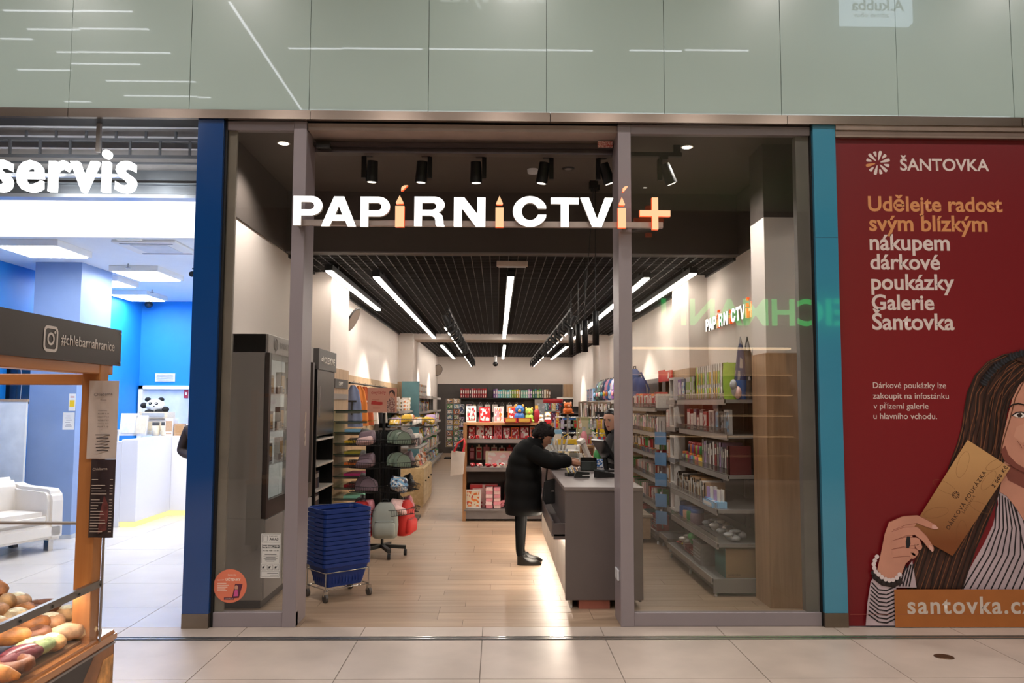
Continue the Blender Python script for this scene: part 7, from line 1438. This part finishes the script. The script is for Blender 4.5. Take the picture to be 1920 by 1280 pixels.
skin_person(vis, 'body', N, E_, mat('#2b1d1b', .7, noise=.15)); hand(vis, (-.05, -.2, 1.05), (.6, -.7, 0), (0, 0, 1), .9, SKN); hand(vis, (.16, -.2, 1.02), (-.2, -1, 0), (0, 0, 1), .9, SKN)

# ================================================================== BAKERY CART (foreground left)
WD = wood('#9c5f30', '#bd7f49', 'z', 2.4, .4); WDY = wood('#9c5f30', '#bd7f49', 'y', 2.4, .25, .6); WDX = wood('#9c5f30', '#bd7f49', 'x', 2.4, .4)
kc = thing('bakery_cart', 'wooden bakery cart with a glass front and a dark sign board at the left edge', 'cart', (0, 0, 0))
CX = -1.45
for (x, y) in ((CX-.035, -3.12), (CX-1.3, -3.12), (CX-.035, -4.9), (CX-1.3, -4.9)): MB().box(x-.033, x+.033, y-.033, y+.033, .76, 1.79).build('post', WD, kc, bevel=.003)
MB().box(CX-1.3, CX-.06, -3.14, -3.10, 1.712, 1.752).build('cross_beam', WDX, kc, bevel=.003); MB().box(CX-1.3, CX-.06, -4.92, -4.88, 1.712, 1.752).build('cross_beam', WDX, kc, bevel=.003)
MB().box(CX-.07, CX-.005, -5.0, -3.05, 1.752, 1.80).build('side_beam', WDY, kc, bevel=.003)
for x, y in ((-1.62, -3.141), (-1.79, -3.141)): MB().lathe(0, 0, [(.006, 0), (.0055, .0012)], 10)
bd_ = MB().box(CX-.004, CX+.004, -5.0, -3.01, 1.787, 1.925).build('sign_board', mat('#2c2623', .35, noise=.03), kc)
text('#chlebarnahranice', 0, 0, w=.375, mat_=flat('#c9bfb8'), parent=kc, th=LF, loc=(CX+.005, -3.443, 1.836), bold=.01, depth=.0006)
def ringp(R_o, R_i): return None
lgm = curve_mesh([rrect(-.042, .042, -.042, .042, .02, 5), rrect(-.033, .033, -.033, .033, .013, 5), arc(0, 0, .021, .021, 0, 345, 18), arc(0, 0, .0135, .0135, 0, 345, 18), arc(.023, .023, .005, .005, 0, 330, 8)], .0003)
lgm.materials.append(flat('#c9bfb8'))
bm = bmesh.new(); bm.from_mesh(lgm)
for v in bm.verts: v.co = (CX+.0052+v.co.z, -3.505+v.co.x, 1.853+v.co.y)
bm.to_mesh(lgm); bm.free(); link('camera_logo', lgm, kc)
for z in (1.80, 1.91): MB().cyl((CX+.004, -3.022, z), (CX+.008, -3.022, z), .004, n=8).build('screw', ALU, kc)
MB().cyl((CX-1.3, -3.1, 1.212), (CX-.05, -3.1, 1.206), .006, n=8).build('front_bar', ALU, kc)
MB().box(CX-.012, CX+.004, -4.9, -3.085, .975, 1.0).build('glass_rail', mat('#8b8987', .3, .9), kc); MB().box(CX-.006, CX-.001, -4.9, -3.09, .79, .985).build('glass_pane', ACRYL, kc)
for y in (-3.1, -3.25, -3.42, -3.6): MB().cyl((CX+.004, y, .985), (CX+.007, y, .985), .005, n=8).build('rivet', DKMET, kc)
MB().box(CX+.001, CX+.006, -3.092, -3.082, .77, 1.25).build('corner_strip', ALU, kc)
MB().box(CX-1.34, CX+.012, -4.95, -2.955, .745, .79).build('top_rail', WDY, kc, bevel=.012, seg=3)
MB().box(CX-1.32, CX-.004, -4.93, -2.965, .08, .745).build('body', mat('#3a2a20', .6), kc); MB().box(CX-.004, CX+.001, -4.93, -2.965, .1, .742).build('printed_panel', mat('#201511', .35, noise=.2, scale=4), kc)
MB().box(CX-.004, CX+.006, -4.93, -2.965, .738, .745).build('edge_trim', ALU, kc)
BRD = mat('#a9622c', .45, noise=.35, scale=14.); BRD2 = mat('#c58a4a', .45, noise=.35, scale=20.)
def pnl(pts, m): MB().poly([(CX+.0015+lay2[0], y, z) for y, z in pts]).build('printed_bread', m, kc); lay2[0] += .0004
lay2 = [0.]
pnl([(-3.3, .3), (-3.28, .55), (-3.2, .66), (-3.12, .735), (-2.97, .735), (-2.97, .3)], mat('#8f5a30', .4, noise=.25, scale=10.))
pnl([(-3.36, .1), (-3.38, .5), (-3.34, .62), (-3.26, .66), (-3.2, .6), (-3.2, .1)], BRD); pnl([(-3.22, .1), (-3.18, .5), (-3.05, .7), (-2.97, .7), (-2.97, .1)], BRD2)
pnl([(-3.06, .42), (-3.05, .54), (-3.01, .58), (-2.975, .56), (-2.975, .3), (-3.05, .3)], mat('#cfa877', .4, noise=.4, scale=40.)); pnl([(-3.03, .4), (-3.02, .51), (-2.99, .52), (-2.98, .4)], mat('#5a3018', .4, noise=.4, scale=30.))
MB().box(CX-1.28, CX-.03, -4.85, -3.0, .79, .80).build('tray', mat('#8a6a4a', .4), kc)
for x in (-1.5, -2.7):
    for y in (-3.1, -4.8): MB().cyl((x-.02, y, .05), (x+.02, y, .05), .05, n=16).build('wheel', DKMET, kc)
area('cart_lamp', (CX-.06, -3.6, .965), .03, 3.2, WARM, (0, -.25, 0), size_y=.9)
MB().box(CX-.03, CX-.013, -4.4, -3.15, .972, .98).build('lamp_tube', emis('#ffe2b0', 4), kc)
def sheet(name, label, x0, x1, z0, z1, m, y=-3.165):
    t = thing(name, label, 'menu', (x0, y, z0)); w, h = x1-x0, z1-z0; N_ = 7
    R = [[(w*i/N_, .004*math.sin(i*.9)+dy, z) for i in range(N_+1)] for dy, z in ((0, 0), (0, h))]
    mb = MB(); vs = R[0]+R[1]; n = N_+1; mb.add(vs, [(i, i+1, n+i+1, n+i) for i in range(N_)], 0, True); mb.build('sheet', m, t); return t, w, h
t, w, h = sheet('price_list', 'white Chlebarna opening-hours sheet taped high on the cart post', -1.484, -1.377, 1.445, 1.727, mat('#b7a9a2', .6))
ik2 = flat('#3a3335'); text('Chlebarna', w*.2, h*.8, w=w*.62, mat_=ik2, parent=t, y=-.006, depth=0, rot=.06); text('Hranice', w*.42, h*.745, w=w*.2, mat_=ik2, parent=t, y=-.006, depth=0)
for k in range(6): text(['Otevřeno:', 'Pondělí 7-19', 'Úterý 7-19', 'Středa 7-19', 'Čtvrtek 7-19', 'Pátek 7-19'][k], w*.36, h*(.61-.042*k), w=w*(.3 if k == 0 else .36), h=h*.018, mat_=ik2, parent=t, y=-.006, depth=0)
m = MB()
for k in range(6): m.box(w*(.3+.03*(k % 3)), w*(.78-.04*(k % 2)), -.006, -.0055, h*(.3-.04*k), h*(.3-.04*k)+.003)
m.build('small_print', ik2, t)
t, w, h = sheet('menu_card', 'dark Chlebarna price menu hanging under the white sheet on the cart post', -1.462, -1.374, 1.165, 1.443, mat('#2b2023', .35, noise=.3, scale=9.), -3.172)
text('Chlebarna', w*.1, h*.86, w=w*.6, mat_=flat('#a8988f'), parent=t, y=-.006, depth=0, rot=.05); m = MB()
for k in range(19): 
    if k in (1, 6): continue
    m.box(w*.08, w*(.08+[.25, .5, .55, .4, .6, .62, .3, .35, .5, .3][k % 10]), -.006, -.0055, h*(.74-.037*k), h*(.74-.037*k)+.0022).box(w*.82, w*.94, -.006, -.0055, h*(.74-.037*k), h*(.74-.037*k)+.0022)
m.build('menu_lines', flat('#b3a49c'), t); MB().prism([(w*.4, h*.05), (w*.75, h*.1), (w*.8, h*.4), (w*.6, h*.55), (w*.45, h*.3)], -.0045, -.004).build('printed_photo', mat('#5c2d2c', .4, noise=.4, scale=30), t)
# pastries
def pastry(kind, x, y, z, col, label, s=1., rz=0.):
    t = thing('pastry', label, 'pastry', (x, y, z), rz, 'pastries heaped behind the cart glass'); m = MB(); c = mat(col, .55, noise=.3, scale=25., bump=.5)
    if kind == 'croissant': m.tube([(-.055*s, .03*s, .015), (-.035*s, .008*s, .025*s), (0, 0, .03*s), (.035*s, .008*s, .025*s), (.055*s, .03*s, .015)], [.008*s, .02*s, .027*s, .02*s, .008*s], 10)
    elif kind == 'ring': m.tube([(.04*s*math.cos(a*PI/7), .04*s*math.sin(a*PI/7), .02*s) for a in range(14)], .018*s, 8, close=True)
    elif kind == 'eclair': m.ell((0, 0, .022*s), (.065*s, .03*s, .024*s), 14, k=8)
    else:
        m.ell((0, 0, .02*s), (.045*s, .043*s, .026*s), 12, k=7)
    m.build('dough', c, t)
    if kind == 'eclair': MB().ell((0, 0, .031*s), (.055*s, .024*s, .018*s), 12).build('icing', mat(col, .3, noise=.5, scale=60.), t)
    if kind == 'bun': MB().ell((0, 0, .034*s), (.03*s, .028*s, .014*s), 10).build('glaze', mat('#e2cfae', .3, noise=.3, scale=40), t)
rr = random.Random(11); n = 0
cols = [('#b9763c', 'golden'), ('#a0622f', 'brown'), ('#c99a66', 'pale'), ('#d9b98c', 'sugar dusted'), ('#6f4024', 'dark chocolate'), ('#b88760', 'tan'), ('#caa07a', 'cream')]
for i in range(10):
    for j in range(5):
        kd = ['croissant', 'bun', 'ring', 'bun', 'croissant'][(i*2+j) % 5]; c, cn = cols[(i*3+j*2) % 7]
        y = -3.03-.085*i+rr.uniform(-.015, .015); x = CX-.07-.085*j+rr.uniform(-.012, .012)
        if i == 0 and j == 0: continue
        z = .802+.01*rr.random()+.028*j
        if j == 0 and i in (4,): kd, c, cn = 'eclair', '#9fb07c', 'pistachio green'
        if j == 0 and i in (5,): kd, c, cn = 'eclair', '#5c1f26', 'burgundy'
        if i == 5 and j == 1: continue
        pastry(kd, x, y, z, c, f'{cn} {kd if kd != "bun" else "round bun"} in the cart, {nth(i)} from its far end, {["front", "second", "third", "fourth", "rear"][j]} row', 1.2 if kd != 'eclair' else 1.3, rr.uniform(0, 3) if kd != 'eclair' else 1.2)
